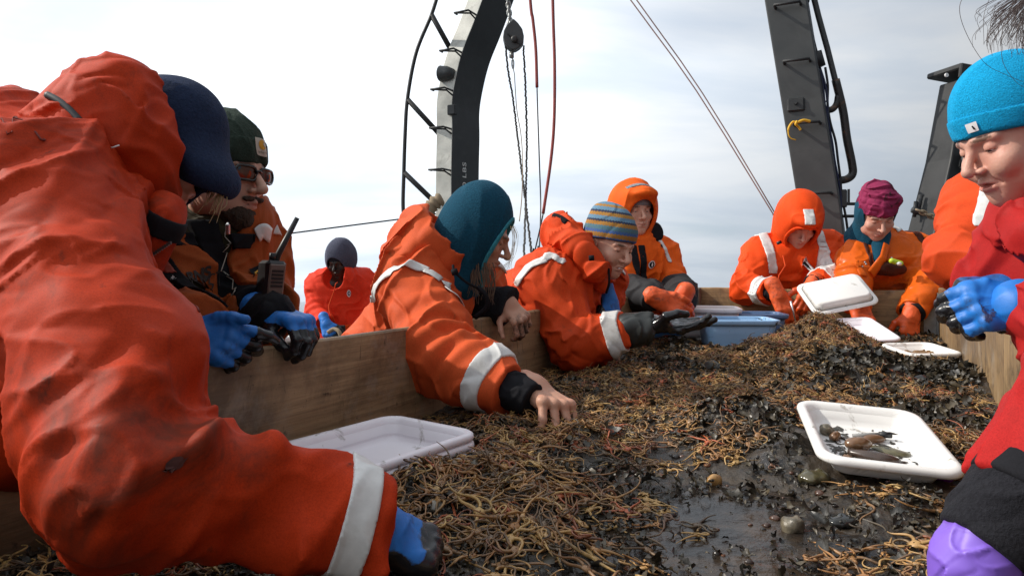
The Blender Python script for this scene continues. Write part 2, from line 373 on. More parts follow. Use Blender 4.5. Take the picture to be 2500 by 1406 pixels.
M['wood_right'] = wood('plywood_side_wet', (0, R_(90), 0), base=(0.38, 0.25, 0.12), stain=0.75)
M['deck'] = simple('deck_paint', (0.10, 0.11, 0.105), 0.6, nscale=8, bmp=0.3, dirt=0.5)
# ---------------------------------------------------------------- signed-distance modelling (bodies, clothes, hands)
def vnoise(Q, seed=0):
    Q = Q.astype(np.float32); i = np.floor(Q).astype(np.int32); f = Q - i; u = f * f * (3 - 2 * f)
    X = (i[:, 0] * np.int32(374761393)) + np.int32(seed * 1013904 + 77); Yv = i[:, 1] * np.int32(668265263); Z = i[:, 2] * np.int32(1274126177)
    def h(dx, dy, dz):
        n = (X + np.int32(374761393) * dx) + (Yv + np.int32(668265263) * dy) + (Z + np.int32(1274126177) * dz)
        n = (n ^ (n >> 13)) * np.int32(1103515245); n = n ^ (n >> 16)
        return (n & 0xffff).astype(np.float32) * np.float32(1 / 32767.5) - 1
    old = np.seterr(over='ignore')
    o, z = np.int32(1), np.int32(0)
    ux, uy, uz = u[:, 0], u[:, 1], u[:, 2]
    L = lambda a, b, t: a + (b - a) * t
    r = L(L(L(h(z, z, z), h(o, z, z), ux), L(h(z, o, z), h(o, o, z), ux), uy), L(L(h(z, z, o), h(o, z, o), ux), L(h(z, o, o), h(o, o, o), ux), uy), uz)
    np.seterr(**old); return r
def smin(a, b, k):
    if k <= 0: return np.minimum(a, b)
    h = np.maximum(k - np.abs(a - b), 0) / k
    return np.minimum(a, b) - h * h * (k * 0.25)
def smax(a, b, k): return -smin(-a, -b, k)
f32 = np.float32
class S:
    def __init__(s): s.ops = []; s.lo = np.full(3, 1e9); s.hi = np.full(3, -1e9)
    def _b(s, c, r):
        s.lo = np.minimum(s.lo, np.asarray(c) - r); s.hi = np.maximum(s.hi, np.asarray(c) + r)
    def fn(s, f, k=0.0, op='u'): s.ops.append((f, k, op)); return s
    def cap(s, a, b, ra, rb=None, k=0.02, op='u'):
        rb = ra if rb is None else rb; a = np.asarray(a, float); b = np.asarray(b, float)
        if op == 'u': s._b(a, ra); s._b(b, rb)
        A_ = a.astype(f32); D = (b - a).astype(f32); dd = float(D @ D) + 1e-12
        def f(p):
            q = p - A_; t = np.clip((q @ D) / f32(dd), 0, 1)
            w = q - t[:, None] * D
            return np.sqrt(np.einsum('ij,ij->i', w, w)) - (f32(ra) + f32(rb - ra) * t)
        return s.fn(f, k, op)
    def chain(s, pts, rs, k=0.02):
        for i in range(len(pts) - 1): s.cap(pts[i], pts[i + 1], rs[i], rs[i + 1], k)
        return s
    def ell(s, c, r, R=None, k=0.02, op='u'):
        c = np.asarray(c, float); r = np.asarray(r, float)
        if op == 'u': s._b(c, r.max())
        Rm = (np.eye(3) if R is None else R).astype(f32); C_ = c.astype(f32); ir = (1 / r).astype(f32)
        def f(p):
            q = (p - C_) @ Rm; a = q * ir; k0 = np.sqrt(np.einsum('ij,ij->i', a, a)); b = a * ir
            k1 = np.sqrt(np.einsum('ij,ij->i', b, b)) + f32(1e-6)
            return k0 * (k0 - 1) / k1
        return s.fn(f, k, op)
    def box(s, c, h, R=None, rad=0.005, k=0.01, op='u'):
        c = np.asarray(c, float); h = np.asarray(h, float)
        if op == 'u': s._b(c, np.linalg.norm(h))
        Rm = (np.eye(3) if R is None else R).astype(f32); C_ = c.astype(f32); H = (h - rad).astype(f32)
        def f(p):
            q = np.abs((p - C_) @ Rm) - H; o = np.maximum(q, 0)
            return np.sqrt(np.einsum('ij,ij->i', o, o)) + np.minimum(q.max(axis=1), 0) - f32(rad)
        return s.fn(f, k, op)
    def plane(s, p0, n, k=0.005, op='i'):
        n = nrm(n).astype(f32); d0 = f32(float(np.dot(p0, n))); return s.fn(lambda p: p @ n - d0, k, op)
    def add(s, o, k=0.02):
        s.lo = np.minimum(s.lo, o.lo); s.hi = np.maximum(s.hi, o.hi); return s.fn(o, k, 'u')
    def disp(s, f): return s.fn(f, 0, 'd')
    def base(s, p): return s(p, False)
    def __call__(s, p, full=True):
        p = p.astype(f32); d = None
        for f, k, op in s.ops:
            if op == 'd' and not full: continue
            e = f(p)
            if d is None: d = e if op == 'u' else np.full(len(p), 10, f32)
            elif op == 'u': d = smin(d, e, k)
            elif op == 's': d = smax(d, -e, k)
            elif op == 'i': d = smax(d, e, k)
            elif op == 'd': d = d - e
        return d
def folds(freq, amp, seed, rot=(0.6, 0.3, 0.2), stretch=(1, 1, 0.35)):
    from mathutils import Euler
    Rm = np.array(Euler(rot).to_matrix()).astype(f32); st = (np.array(stretch) * freq).astype(f32)
    def f(p):
        q = (p @ Rm) * st; w = vnoise(q * f32(0.6), seed + 5)
        q = q + (w[:, None] * np.array([0.9, 0.7, 0.5], f32))
        n = np.sqrt(vnoise(q, seed) ** 2 + f32(0.0012)); n2 = np.sqrt(vnoise(q + f32(7.3), seed + 2) ** 2 + f32(0.0015))
        return f32(amp) * (f32(1.75) * np.exp(n * f32(-5.0)) - f32(1.0) * np.exp(n2 * f32(-4.0)))
    return f
def joint_folds(j, ax, rad, wl, amp, seed):
    j = np.asarray(j, f32); ax = nrm(ax).astype(f32)
    def f(p):
        q = p - j; g = np.exp(-np.einsum('ij,ij->i', q, q) / f32(rad * rad))
        w = vnoise(p * f32(9), seed); t = q @ ax
        return f32(amp) * g * np.sin(t * f32(2 * math.pi / wl) + 3.2 * w)
    return f
def mesh_sdf(name, f, mat, parent, h, lo=None, hi=None, pad=0.02, newton=1, attrs=None, minv=8):
    lo = (f.lo if lo is None else np.asarray(lo, float)) - pad; hi = (f.hi if hi is None else np.asarray(hi, float)) + pad
    B = 6
    if isinstance(f, S) and pad >= .02 and any(o[2] == 'd' for o in f.ops): lo = lo - .025; hi = hi + .025
    nb = np.maximum(1, np.ceil((hi - lo) / (h * B)).astype(int)); n = nb * B + 1
    bi = np.stack(np.meshgrid(*[np.arange(k) for k in nb], indexing='ij'), -1).reshape(-1, 3)
    cen = lo + (bi + 0.5) * (B * h); dc = (f.base if isinstance(f, S) else f)(cen.astype(f32))
    act = bi[np.abs(dc) < B * h * 0.87 * 1.30 + (0.036 if isinstance(f, S) and any(o[2] == 'd' for o in f.ops) else 0.016)]
    if len(act) == 0: return None
    off = np.stack(np.meshgrid(*[np.arange(B + 1)] * 3, indexing='ij'), -1).reshape(-1, 3)
    sy, sz = n[1] * n[2], n[2]
    flat = ((act[:, None, 0] * B + off[None, :, 0]) * sy + (act[:, None, 1] * B + off[None, :, 1]) * sz + act[:, None, 2] * B + off[None, :, 2]).ravel()
    mask = np.zeros(int(np.prod(n)), bool); mask[flat] = True; ids = np.flatnonzero(mask)
    field = np.full(len(mask), np.nan, f32)
    for s0 in range(0, len(ids), 400000):
        b = ids[s0:s0 + 400000]
        pts = np.stack([b // sy, (b // sz) % n[1], b % sz], -1) * h + lo
        field[b] = f(pts.astype(f32))
    # cells
    offc = np.stack(np.meshgrid(*[np.arange(B)] * 3, indexing='ij'), -1).reshape(-1, 3)
    cells = ((act[:, None, 0] * B + offc[None, :, 0]) * sy + (act[:, None, 1] * B + offc[None, :, 1]) * sz + act[:, None, 2] * B + offc[None, :, 2]).ravel()
    co = np.array([[x, y, z] for x in (0, 1) for y in (0, 1) for z in (0, 1)]); cof = co @ np.array([sy, sz, 1])
    fv = field[cells[:, None] + cof[None, :]]; ins = fv < 0; c = ins.sum(1)
    mx = (c > 0) & (c < 8); cells = cells[mx]; fv = fv[mx]
    if len(cells) < minv: return None
    acc = np.zeros((len(cells), 3)); cnt = np.zeros(len(cells))
    for a in range(8):
        for b in range(a + 1, 8):
            if np.abs(co[a] - co[b]).sum() != 1: continue
            fa, fb = fv[:, a], fv[:, b]; m = (fa < 0) != (fb < 0)
            t = fa[m] / (fa[m] - fb[m]); acc[m] += co[a] + t[:, None] * (co[b] - co[a]); cnt[m] += 1
    base = np.stack([cells // sy, (cells // sz) % n[1], cells % sz], -1)
    V = lo + (base + acc / cnt[:, None]) * h
    idx = np.full(len(mask), -1, np.int32); idx[cells] = np.arange(len(cells))
    Q = []
    st = [sy, sz, 1]
    for ax in range(3):
        b1, b2 = (ax + 1) % 3, (ax + 2) % 3
        g = cells  # edge from the cell's own lowest corner along ax
        f0 = field[g]; f1 = field[g + st[ax]]; m = ((f0 < 0) != (f1 < 0)) & (base[:, b1] > 0) & (base[:, b2] > 0)
        g = g[m]; flip = f0[m] >= 0
        q = np.stack([idx[g - st[b1] - st[b2]], idx[g - st[b2]], idx[g], idx[g - st[b1]]], -1)
        q[flip] = q[flip][:, ::-1]; Q.append(q[(q >= 0).all(1)])
    Q = np.concatenate(Q)
    for _ in range(newton):
        e = f32(h * 0.35); v = V.astype(f32); d0 = f(v); gr = np.stack([f(v + np.eye(3, dtype=f32)[i] * e) - d0 for i in range(3)], -1) / e
        gl = np.einsum('ij,ij->i', gr, gr) + 1e-6; stp = (d0 / gl)[:, None] * gr
        ln = np.linalg.norm(stp, axis=1, keepdims=True); stp *= np.minimum(1, 0.5 * h / (ln + 1e-9)); V = V - stp
    at = {k: a(V.astype(f32)) for k, a in (attrs or {}).items()}
    return mk(name, V, Q, mat, parent, True, at)
def shell(Sf, cond, off=0.003, inner=0.004):
    """a thin raised layer on the surface Sf where cond(p) < 0"""
    def f(p):
        d = Sf(p); return np.maximum(np.maximum(d - f32(off), -(d + f32(inner))), cond(p))
    return f
def slab(p0, n, w):
    n = nrm(n).astype(f32); c = f32(np.dot(p0, n)); return lambda p: np.abs(p @ n - c) - f32(w / 2)
def half(p0, n):
    n = nrm(n).astype(f32); c = f32(np.dot(p0, n)); return lambda p: p @ n - c
def ball(p0, r):
    p0 = np.asarray(p0, f32); return lambda p: np.linalg.norm(p - p0, axis=1) - f32(r)
def both(*fs):
    def f(p):
        d = fs[0](p)
        for g in fs[1:]: d = np.maximum(d, g(p))
        return d
    return f
def anyof(*fs):
    def f(p):
        d = fs[0](p)
        for g in fs[1:]: d = np.minimum(d, g(p))
        return d
    return f
def neg(f): return lambda p: -f(p)
def project(V, Sf, off, it=6):
    V = np.array(V, f32)
    for _ in range(it):
        e = f32(0.002); d = Sf(V) - f32(off); g = np.stack([Sf(V + np.eye(3, dtype=f32)[i] * e) - d - f32(off) for i in range(3)], -1) / e
        V = V - np.clip(d / (np.einsum('ij,ij->i', g, g) + 1e-3), -0.02, 0.02)[:, None] * g
    return V
def ribbon(name, pts, w, mat, parent, Sf, off=0.005, n=8, m=4):
    """a strip of tape lying on the surface Sf along the given line"""
    q = project(np.array(bez([P(*p) for p in pts], n)), Sf, off, 14).astype(float); t = np.gradient(q, axis=0); e = f32(.004); v = q.astype(f32); d = Sf(v)
    g = np.stack([Sf(v + np.eye(3, dtype=f32)[i] * e) - d for i in range(3)], -1); g /= np.linalg.norm(g, axis=1, keepdims=True) + 1e-9
    sd = np.cross(g, t); sd /= np.linalg.norm(sd, axis=1, keepdims=True) + 1e-9
    for _ in range(3): sd[1:-1] = (sd[:-2] + sd[1:-1] + sd[2:]) / 3
    V = np.concatenate([project(q + sd * w * (j / m - .5), Sf, off, 4) for j in range(m + 1)]); k = len(q)
    F = [(j * k + i, j * k + i + 1, (j + 1) * k + i + 1, (j + 1) * k + i) for j in range(m) for i in range(k - 1)]
    o = mk(name, V, F, mat, parent, True); so_ = o.modifiers.new('thickness', 'SOLIDIFY'); so_.thickness = .0015; so_.offset = 0; return o
class Fr:
    def __init__(s, C, f, u, sc=1.0):
        s.C = np.asarray(C, float); y = nrm(f); x = nrm(np.cross(y, u)); z = np.cross(x, y); s.R = np.column_stack([x, y, z]); s.s = sc
    def __call__(s, *p): return s.C + s.s * (s.R @ A(*p))
    def d(s, *p): return s.R @ A(*p)
    def loc(s, q): return ((q - s.C.astype(f32)) @ s.R.astype(f32)) / f32(s.s)
def text(name, s, size, mat, parent, C, x, y, Sf=None, off=0.0015, bold=0.0, spacing=1.0, width=None):
    """flat lettering (converted to a mesh) laid on the surface Sf; C = centre, x/y = reading and up directions"""
    cu = bpy.data.curves.new(name, 'FONT'); cu.body = s; cu.size = size; cu.align_x = 'CENTER'; cu.align_y = 'CENTER'; cu.offset = bold; cu.space_character = spacing
    ob = bpy.data.objects.new(name + '_tmp', cu); COL.objects.link(ob); dg = bpy.context.evaluated_depsgraph_get(); dg.update()
    me = bpy.data.meshes.new_from_object(ob.evaluated_get(dg)); V = np.array([v.co[:] for v in me.vertices]); F = [list(p.vertices) for p in me.polygons]
    bpy.data.objects.remove(ob); bpy.data.curves.remove(cu); bpy.data.meshes.remove(me)
    if width: V[:, 0] *= width / (V[:, 0].max() - V[:, 0].min())
    W = np.asarray(C) + V[:, :1] * nrm(x) + V[:, 1:2] * nrm(y)
    if Sf is not None: W = project(W, Sf, off)
    return mk(name, W, F, mat, parent, False)
def patch(name, C, x, y, w, hgt, mat, parent, Sf, off=0.002, n=8, roundness=0.0):
    """small sewn-on patch following the surface; roundness 1 = disc"""
    u = np.linspace(-1, 1, n); V = []
    for a in u:
        for b in u:
            if roundness > 0: aa = a * math.sqrt(1 - b * b / 2); bb = b * math.sqrt(1 - a * a / 2); a2 = a + (aa - a) * roundness; b2 = b + (bb - b) * roundness
            else: a2, b2 = a, b
            V.append(np.asarray(C) + nrm(x) * a2 * w / 2 + nrm(y) * b2 * hgt / 2)
    V = project(np.array(V), Sf, off)
    F = [(i * n + j, (i + 1) * n + j, (i + 1) * n + j + 1, i * n + j + 1) for i in range(n - 1) for j in range(n - 1)]
    return mk(name, V, F, mat, parent, True)
# ---------------------------------------------------------------- the setting: sea, deck, ship
DV = A(0.4638, 0.8859, 0); WV = A(0.8859, -0.4638, 0); BL = A(1.0455, 4.04, 0); BW = 1.22; BLEN = 3.95
RIM, MUD = 1.05, 0.825
def bn(a, c, z): return BL - DV * a + WV * c + A(0, 0, z)
def to_ac(X, Y): dx, dy = X - BL[0], Y - BL[1]; return -(dx * DV[0] + dy * DV[1]), dx * WV[0] + dy * WV[1]
def sea():
    m, t, b = newmat('sea_water')
    b.inputs['Base Color'].default_value = (0.030, 0.048, 0.058, 1); b.inputs['Roughness'].default_value = 0.16; b.inputs['IOR'].default_value = 1.33
    v = mapped(t, (1.0, 0.45, 1), (0, 0, 0.5))
    p = bump(t, b, noise(t, 0.5, 6, 0.6, vec=v), 1.0, 0.9); bump(t, b, noise(t, 3.0, 5, 0.6, vec=v), 0.8, 0.12, p)
    V = []; F = []; n = 40
    rs = [0, 3, 8, 20, 60, 200, 700, 2500, 9000]
    for r in rs:
        for j in range(n):
            a = 2 * math.pi * j / n; x, y = r * math.cos(a), r * math.sin(a)
            V.append((x, y, -2.4 - 0.0565 * y))
    for i in range(len(rs) - 1):
        for j in range(n): k = (j + 1) % n; F.append((i * n + j, (i + 1) * n + j, (i + 1) * n + k, i * n + k))
    tag(mk('sea', V, F, m, None, True), kind='structure')
sea()
mb = MB(); mb.box((0.2, 3.0, -0.06), (4.2, 7.2, 0.06), rotz(-0.48)); tag(mb.build('deck', M['deck']), kind='structure')
# low white bulwark along the far side
b0, b1 = A(-4.2, 3.9, 0), A(-0.9, 6.6, 0); ux = nrm(b1 - b0); R = cols(ux, A(-ux[1], ux[0], 0), A(0, 0, 1))
t0 = thing('bulwark', 'low white painted bulwark with rail behind the man in the dark hood', 'bulwark', (b0 + b1) / 2)
mb = MB(); mb.box((b0 + b1) / 2 + A(0, 0, 0.27), (np.linalg.norm(b1 - b0) / 2, 0.04, 0.27), R); mb.build('plating', M['white_paint'], t0)
mb = MB(); mb.box((b0 + b1) / 2 + A(0, 0, 0.565), (np.linalg.norm(b1 - b0) / 2, 0.08, 0.022), R, 0.01); mb.build('cap_rail', M['white_paint'], t0)
# ---- the plywood sorting bin
bin_ = thing('sorting_bin', 'large plywood sorting bin filled with muddy dredge catch', 'bin', bn(2, .6, 0))
Rb = cols(-DV, WV, A(0, 0, 1)); Rb = cols(DV, -WV, A(0, 0, 1))
def panel(name, a0, a1, c0, c1, z0, z1, mat, wob=0.0):
    """a plywood sheet with slightly uneven, softened edges"""
    n = 40; V = []; F = []; rng = np.random.RandomState(int(a0 * 100 + c1 * 37) % 999)
    along_a = abs(a1 - a0) > abs(c1 - c0); br = 0.004
    for i in range(n + 1):
        t = i / n; zt = z1 + wob * (math.sin(t * 9 + a0) * 0.4 + rng.uniform(-.5, .5) * 0.5)
        prof = [(0, z0), (1, z0), (1, zt - br), (1 - 0.2, zt), (0.2, zt), (0, zt - br)]
        for (s_, z) in prof:
            if along_a: V.append(bn(a0 + (a1 - a0) * t, c0 + (c1 - c0) * s_, z))
            else: V.append(bn(a0 + (a1 - a0) * s_, c0 + (c1 - c0) * t, z))
    k = 6
    for i in range(n):
        for j in range(k): F.append((i * k + j, i * k + (j + 1) % k, (i + 1) * k + (j + 1) % k, (i + 1) * k + j))
    F.append(tuple(range(k))[::-1]); F.append(tuple(n * k + j for j in range(k)))
    o = mk(name, V, F, mat, bin_, False)
    import bmesh
    b = bmesh.new(); b.from_mesh(o.data); bmesh.ops.recalc_face_normals(b, faces=b.faces); b.to_mesh(o.data); b.free(); return o
panel('side_panel', 0.0, BLEN, -0.022, 0.0, 0.40, RIM, M['wood_side'], 0.004)
panel('end_panel', -0.024, -0.002, -0.03, BW + 0.03, 0.40, RIM + 0.004, M['wood_end'], 0.004)
panel('side_panel', 0.0, BLEN, BW, BW + 0.024, 0.40, RIM + 0.022, M['wood_right'], 0.003)
panel('end_panel', BLEN, BLEN + 0.022, -0.022, BW + 0.022, 0.40, RIM - 0.01, M['wood_end'], 0.003)
mb = MB(); mb.box(bn(BLEN / 2, BW / 2, 0.43), (BLEN / 2, BW / 2, 0.02), Rb); mb.build('bottom_board', M['wood_end'], bin_)
for (a, c) in ((0.1, 0.05), (0.1, BW - .05), (2, .05), (2, BW - .05), (BLEN - .1, .05), (BLEN - .1, BW - .05)):
    mb = MB(); mb.box(bn(a, c, 0.205), (0.045, 0.045, 0.205), Rb, 0.004); mb.build('leg', M['wood_end'], bin_)
mb = MB()
mb.box(bn(0.022, BW - 0.004, 0.93), (0.022, 0.003, 0.118), Rb); mb.box(bn(0.003, BW - 0.034, 0.93), (0.003, 0.028, 0.118), Rb)
mb.build('corner_bracket', M['galv'], bin_)
mb = MB(); mb.box(bn(0.03, 0.028, 0.935), (0.028, 0.026, 0.118), Rb, 0.004); mb.build('corner_post', simple('weathered_post', (0.12, 0.10, 0.075), 0.8, nscale=25, bmp=0.4, var=0.4), bin_)

# ---- A-frame
def box_leg(name, path, wid, dep, matf, mats, parent):
    """bent box column; front (toward the bin) and side faces have their own colour"""
    V = []; F = []
    for p in path:
        for (u, v) in ((-.5, -.5), (.5, -.5), (.5, .5), (-.5, .5)): V.append(np.asarray(p) + WV * u * wid + DV * v * dep)
    n = len(path)
    for i in range(n - 1):
        for j in range(4): k = (j + 1) % 4; F.append((i * 4 + j, i * 4 + k, (i + 1) * 4 + k, (i + 1) * 4 + j))
    o = mk(name, V, F, matf, parent, False); o.data.materials.append(mats)
    for i, p in enumerate(o.data.polygons): p.material_index = 0 if i % 4 == 0 else 1
    # edge rounding by a small bevel modifier
    bv = o.modifiers.new('bevel', 'BEVEL'); bv.width = 0.008; bv.segments = 2; bv.limit_method = 'ANGLE'
    return o
def rung(name, C, wid, out, r, parent, mat=M['steel_black']):
    mb = MB(); a = np.asarray(C) - WV * wid / 2; b = np.asarray(C) + WV * wid / 2
    mb.tube([a, a - DV * out, a - DV * out + A(0, 0, 0.002), b - DV * out, b], r, 6); return mb.build(name, mat, parent, True)
YL = 8.0
aL = thing('gantry_leg', 'tall curved steel gantry leg with worn ladder face coloured sunlit pale and stencilled side', 'gantry leg', P(1120, 1000, YL) * A(1, 1, 0))
ctr = [(1122, 1000), (1122, 560), (1122, 430), (1124, 330), (1124, 262), (1134, 200), (1150, 140), (1176, 75), (1204, 0), (1232, -80), (1270, -190), (1352, -420)]
pathL = bez([P(x - 4, y, YL) for x, y in ctr], 6)
box_leg('leg_column', pathL, 0.21, 0.60, M['steel_sunlit'], M['steel_black'], aL)
def on_path(path, z):
    for i in range(len(path) - 1):
        if (path[i][2] - z) * (path[i + 1][2] - z) <= 0:
            t = (z - path[i][2]) / (path[i + 1][2] - path[i][2] + 1e-9); return path[i] + t * (path[i + 1] - path[i])
for y in (425, 328, 238, 148, 60, -30):
    C = on_path(pathL, P(0, y, YL)[2]) - DV * 0.30
    C = C - DV * 0.0
    mb = MB(); a = C - WV * 0.09; b = C + WV * 0.09
    mb.tube([b, b - DV * 0.16, a - DV * 0.16, a - DV * 0.10, ], 0.011, 6); mb.tube([b + A(0, 0, -.05), b - DV * 0.12 + A(0, 0, -.02), a - DV * 0.16], 0.010, 6)
    mb.build('ladder_rung', M['steel_black'], aL, True)
rail = bez([P(x, y, YL - .3) for x, y in ((1190, -400), (1120, -160), (1072, -20), (1053, 38), (1016, 130), (995, 240), (989, 330), (986, 420), (984, 500), (988, 532), (1000, 548))], 8)
mb = MB(); mb.tube(rail, 0.021, 8); mb.build('guard_rail', M['steel_black'], aL, True)
for (x0, y0, x1, y1) in ((1053, 36, 1106, 132), (995, 243, 1080, 336), (986, 421, 1076, 508)):
    mb = MB(); mb.tube([P(x0, y0, YL - .3), P(x1, y1, YL - .15)], 0.030, 8); mb.build('rail_strut', M['steel_black'], aL, True)
c = P(1088, 180, YL - .28); mb = MB(); ax = nrm(-WV * 0.9 + A(0, 0, 0.1)); mb.lathe([(0.05, -0.1), (0.08, -0.02), (0.085, 0.06), (0.088, 0.065), (0.07, 0.07)], c, ax); mb.build('floodlight', M['steel_grey'], aL, True)
mb = MB(); mb.box(P(1104, 269, YL - .33), (0.03, 0.05, 0.055), Rb, 0.008); mb.build('junction_box', M['steel_black'], aL)
# stencilled load marking running up the dark side
fx = on_path(pathL, P(0, 440, YL)[2]); sp = fx + WV * (0.105 + 0.003)
for (txt, yy) in (('L', 426), ('B', 414), ('S', 402)): pass
text('load_marking', '000 LBS', 0.112, M['ink_white'], aL, on_path(pathL, P(0, 442, YL)[2]) + WV * 0.1085 - DV * 0.03, A(0, 0, 1), -DV, bold=0.0012, spacing=1.12)
tag(mk('canvas_bundle', *(lambda mb_: (np.concatenate(mb_.V), mb_.F))(MB().tube(bez([P(1040, 525, 7.5), P(1052, 505, 7.5), P(1066, 492, 7.5), P(1080, 484, 7.5)], 5), [0.02, .05, .06, .075, .07, .075, .085, .06, .08, .09, .07, .06, .08, .075, .07, .05], 9)), M['rope_tan'], None, True),
    'tan canvas bundle lashed at the foot of the curved gantry leg', 'canvas bundle')
YR = 4.75
aR = thing('gantry_leg', 'leaning dark grey steel gantry leg with rungs, hoses and a handrail', 'gantry leg', P(2040, 900, YR) * A(1, 1, 0))
pathR = [P(2060, 1068, YR), P(2034, 640, YR), P(2022, 540, YR), P(2000, 470, YR), P(1982, 390, YR), P(1958, 230, YR), P(1922, 30, YR), P(1886, -160, YR)]
pathR = [P(2052, 1068, YR), P(2021, 640, YR), P(1998, 470, YR), P(1962, 250, YR), P(1921, 0, YR), P(1848, -420, YR)]
box_leg('leg_column', pathR, 0.255, 0.34, M['steel_grey'], M['steel_black'], aR)
for y in (472, 300, 148, 10):
    C = on_path(pathR, P(0, y, YR - .2)[2]) - DV * 0.17 + WV * 0.01
    rung('ladder_rung', C, 0.155, 0.06, 0.010, aR)
C = on_path(pathR, P(0, 255, YR - .15)[2]) - DV * 0.172 - WV * 0.04
mb = MB(); mb.box(C, (0.012, 0.055, 0.045), Rb, 0.01); mb.lathe([(0.012, 0), (0.012, 0.02)], C - DV * 0.012 + A(0, 0, .01), -DV, 10); mb.build('lifting_lug', M['steel_black'], aR)
mb = MB(); mb.tube([P(1905, -400, YR), P(1983, -20, YR), P(1998, 40, YR), P(2020, 120, YR), P(2040, 200, YR), P(2058, 270, YR)], 0.020, 8); mb.build('handrail', M['steel_grey'], aR, True)
mb = MB(); mb.tube(bez([P(2040, 195, YR), P(2058, 270, YR), P(2068, 340, YR), P(2080, 400, YR), P(2081, 425, YR), P(2066, 438, YR), P(2040, 441, YR)], 6), 0.027, 10)
mb.tube(bez([P(2046, 235, YR), P(2042, 255, YR), P(2030, 268, YR), P(2008, 268, YR)], 5), 0.022, 8); mb.build('handrail', M['rusty'], aR, True)
mb = MB(); mb.tube(bez([P(1965, -30, YR), P(1970, 0, YR), P(1962, 10, YR), P(1945, 14, YR)], 5), 0.020, 8); mb.build('handrail', M['steel_black'], aR, True)
mb = MB(); mb.tube(bez([P(1850, -400, YR), P(1945, -20, YR), P(1962, 30, YR), P(1980, 100, YR), P(1990, 140, YR)], 6), 0.026, 8); mb.tube([P(1988, 130, YR), P(2000, 165, YR)], [.05, .045], 8); mb.build('hydraulic_hose', M['cable'], aR, True)
for k, (dx, jit, mt) in enumerate(((0, 3, 'cable'), (7, 5, 'cable_blue'), (13, 4, 'cable'), (4, 6, 'cable_blue'))):
    rg = random.Random(k); pts = [P(1998 + dx + (y - 165) * 0.145 + rg.uniform(-jit, jit), y, YR - .02) for y in range(165, 700, 45)]
    mb = MB(); mb.tube(bez(pts, 5), 0.008, 6); mb.build('hydraulic_hose', M[mt], aR, True)
mb = MB(); mb.tube(bez([P(2010, 200, YR), P(2020, 212, YR), P(2022, 235, YR), P(2012, 260, YR), P(2014, 290, YR)], 6), 0.003, 5); mb.build('loose_wire', M['cable'], aR, True)
mb = MB(); mb.box(P(2056, 485, YR), (0.03, 0.03, 0.06), Rb, 0.006); mb.box(P(2072, 480, YR), (0.008, 0.008, 0.05), Rb); mb.build('junction_box', M['steel_grey'], aR)
mb = MB()
for y in (498, 528): mb.tube([P(2050, y, YR), P(2092, y, YR)], 0.012, 6)
mb.tube([P(2092, 496, YR), P(2092, 545, YR)], 0.012, 6); mb.build('step_bracket', M['steel_black'], aR, True)
# yellow rope on a rung
YK = YR - 0.28
mb = MB(); mb.tube(bez([P(1978, 297, YK), P(1962, 294, YK), P(1946, 300, YK), P(1936, 298, YK), P(1926, 312, YK), P(1925, 328, YK), P(1931, 338, YK), P(1943, 342, YK)], 6), [0.0095] * 12 + [0.007] * 15 + [0.004] * 16, 7)
mb.tube(bez([P(1946, 296, YK - .02), P(1943, 304, YK - .02), P(1950, 311, YK), P(1955, 318, YK)], 5), 0.008, 7)
tag(mb.build('rope_tie', M['rope_yellow'], None, True), 'short yellow rope knotted round a rung of the dark gantry leg', 'rope')
# ---- post with a head plate
YP = 4.4
post = thing('steel_post', 'leaning black steel post with a flat head plate and shackle', 'post', P(2305, 1090, YP) * A(1, 1, 0))
ua = nrm(P(2337, 210, YP) - P(2287, 600, YP)); xa = nrm(A(1, 0.15, 0) - ua * np.dot(A(1, 0.15, 0), ua)); ya = np.cross(ua, xa); Rp = cols(xa, ya, ua)
V = []
for (px, y, w, dpt) in ((2278, 1080, .175, .12), (2298, 600, .165, .12), (2332, 400, .125, .11), (2355, 205, .095, .10)):
    c = P(px, y, YP)
    for (u, v) in ((-1, -1), (1, -1), (1, 1), (-1, 1)): V.append(c + xa * u * w + ya * v * dpt)
F = [(i * 4 + j, i * 4 + (j + 1) % 4, (i + 1) * 4 + (j + 1) % 4, (i + 1) * 4 + j) for i in range(3) for j in range(4)] + [(12, 13, 14, 15)]
o = mk('post_column', V, F, M['steel_black'], post, False); bv = o.modifiers.new('bevel', 'BEVEL'); bv.width = 0.01; bv.segments = 2
c = P(2365, 200, YP); Rh = cols(nrm(xa + 0.0 * ua), ya, ua)
mb = MB(); mb.box(c + ua * 0.035, (0.19, 0.14, 0.018), Rh, 0.008); mb.box(c + ua * 0.005 - ya * 0.14, (0.19, 0.012, 0.045), Rh, 0.006); mb.build('head_plate', M['steel_black'], post)
mb = MB(); mb.lathe([(0.012, -.004), (0.012, .004)], P(2311, 184, YP - .16), -ya, 12); mb.build('bolt_hole', M['label_white'], post)
mb = MB(); c = P(2356, 392, YP - .15); mb.box(c, (0.035, 0.012, 0.05), Rp, 0.008); mb.tube(bez([c + A(0.02, -.02, 0), c + A(0.045, -.03, -.05), c + A(0.02, -.03, -.11), c + A(0, -.03, -.05), c + A(0.0, -.02, 0)], 6), 0.012, 8); mb.build('shackle', M['steel_black'], post, True)
mb = MB(); mb.tube([P(2240, 520, YP), P(2249, 476, YP)], 0.014, 8); mb.tube([P(2232, 530, YP), P(2236, 492, YP)], 0.012, 8); mb.tube([P(2228, 512, YP), P(2290, 532, YP)], 0.022, 8); mb.build('cleat', M['steel_black'], post, True)
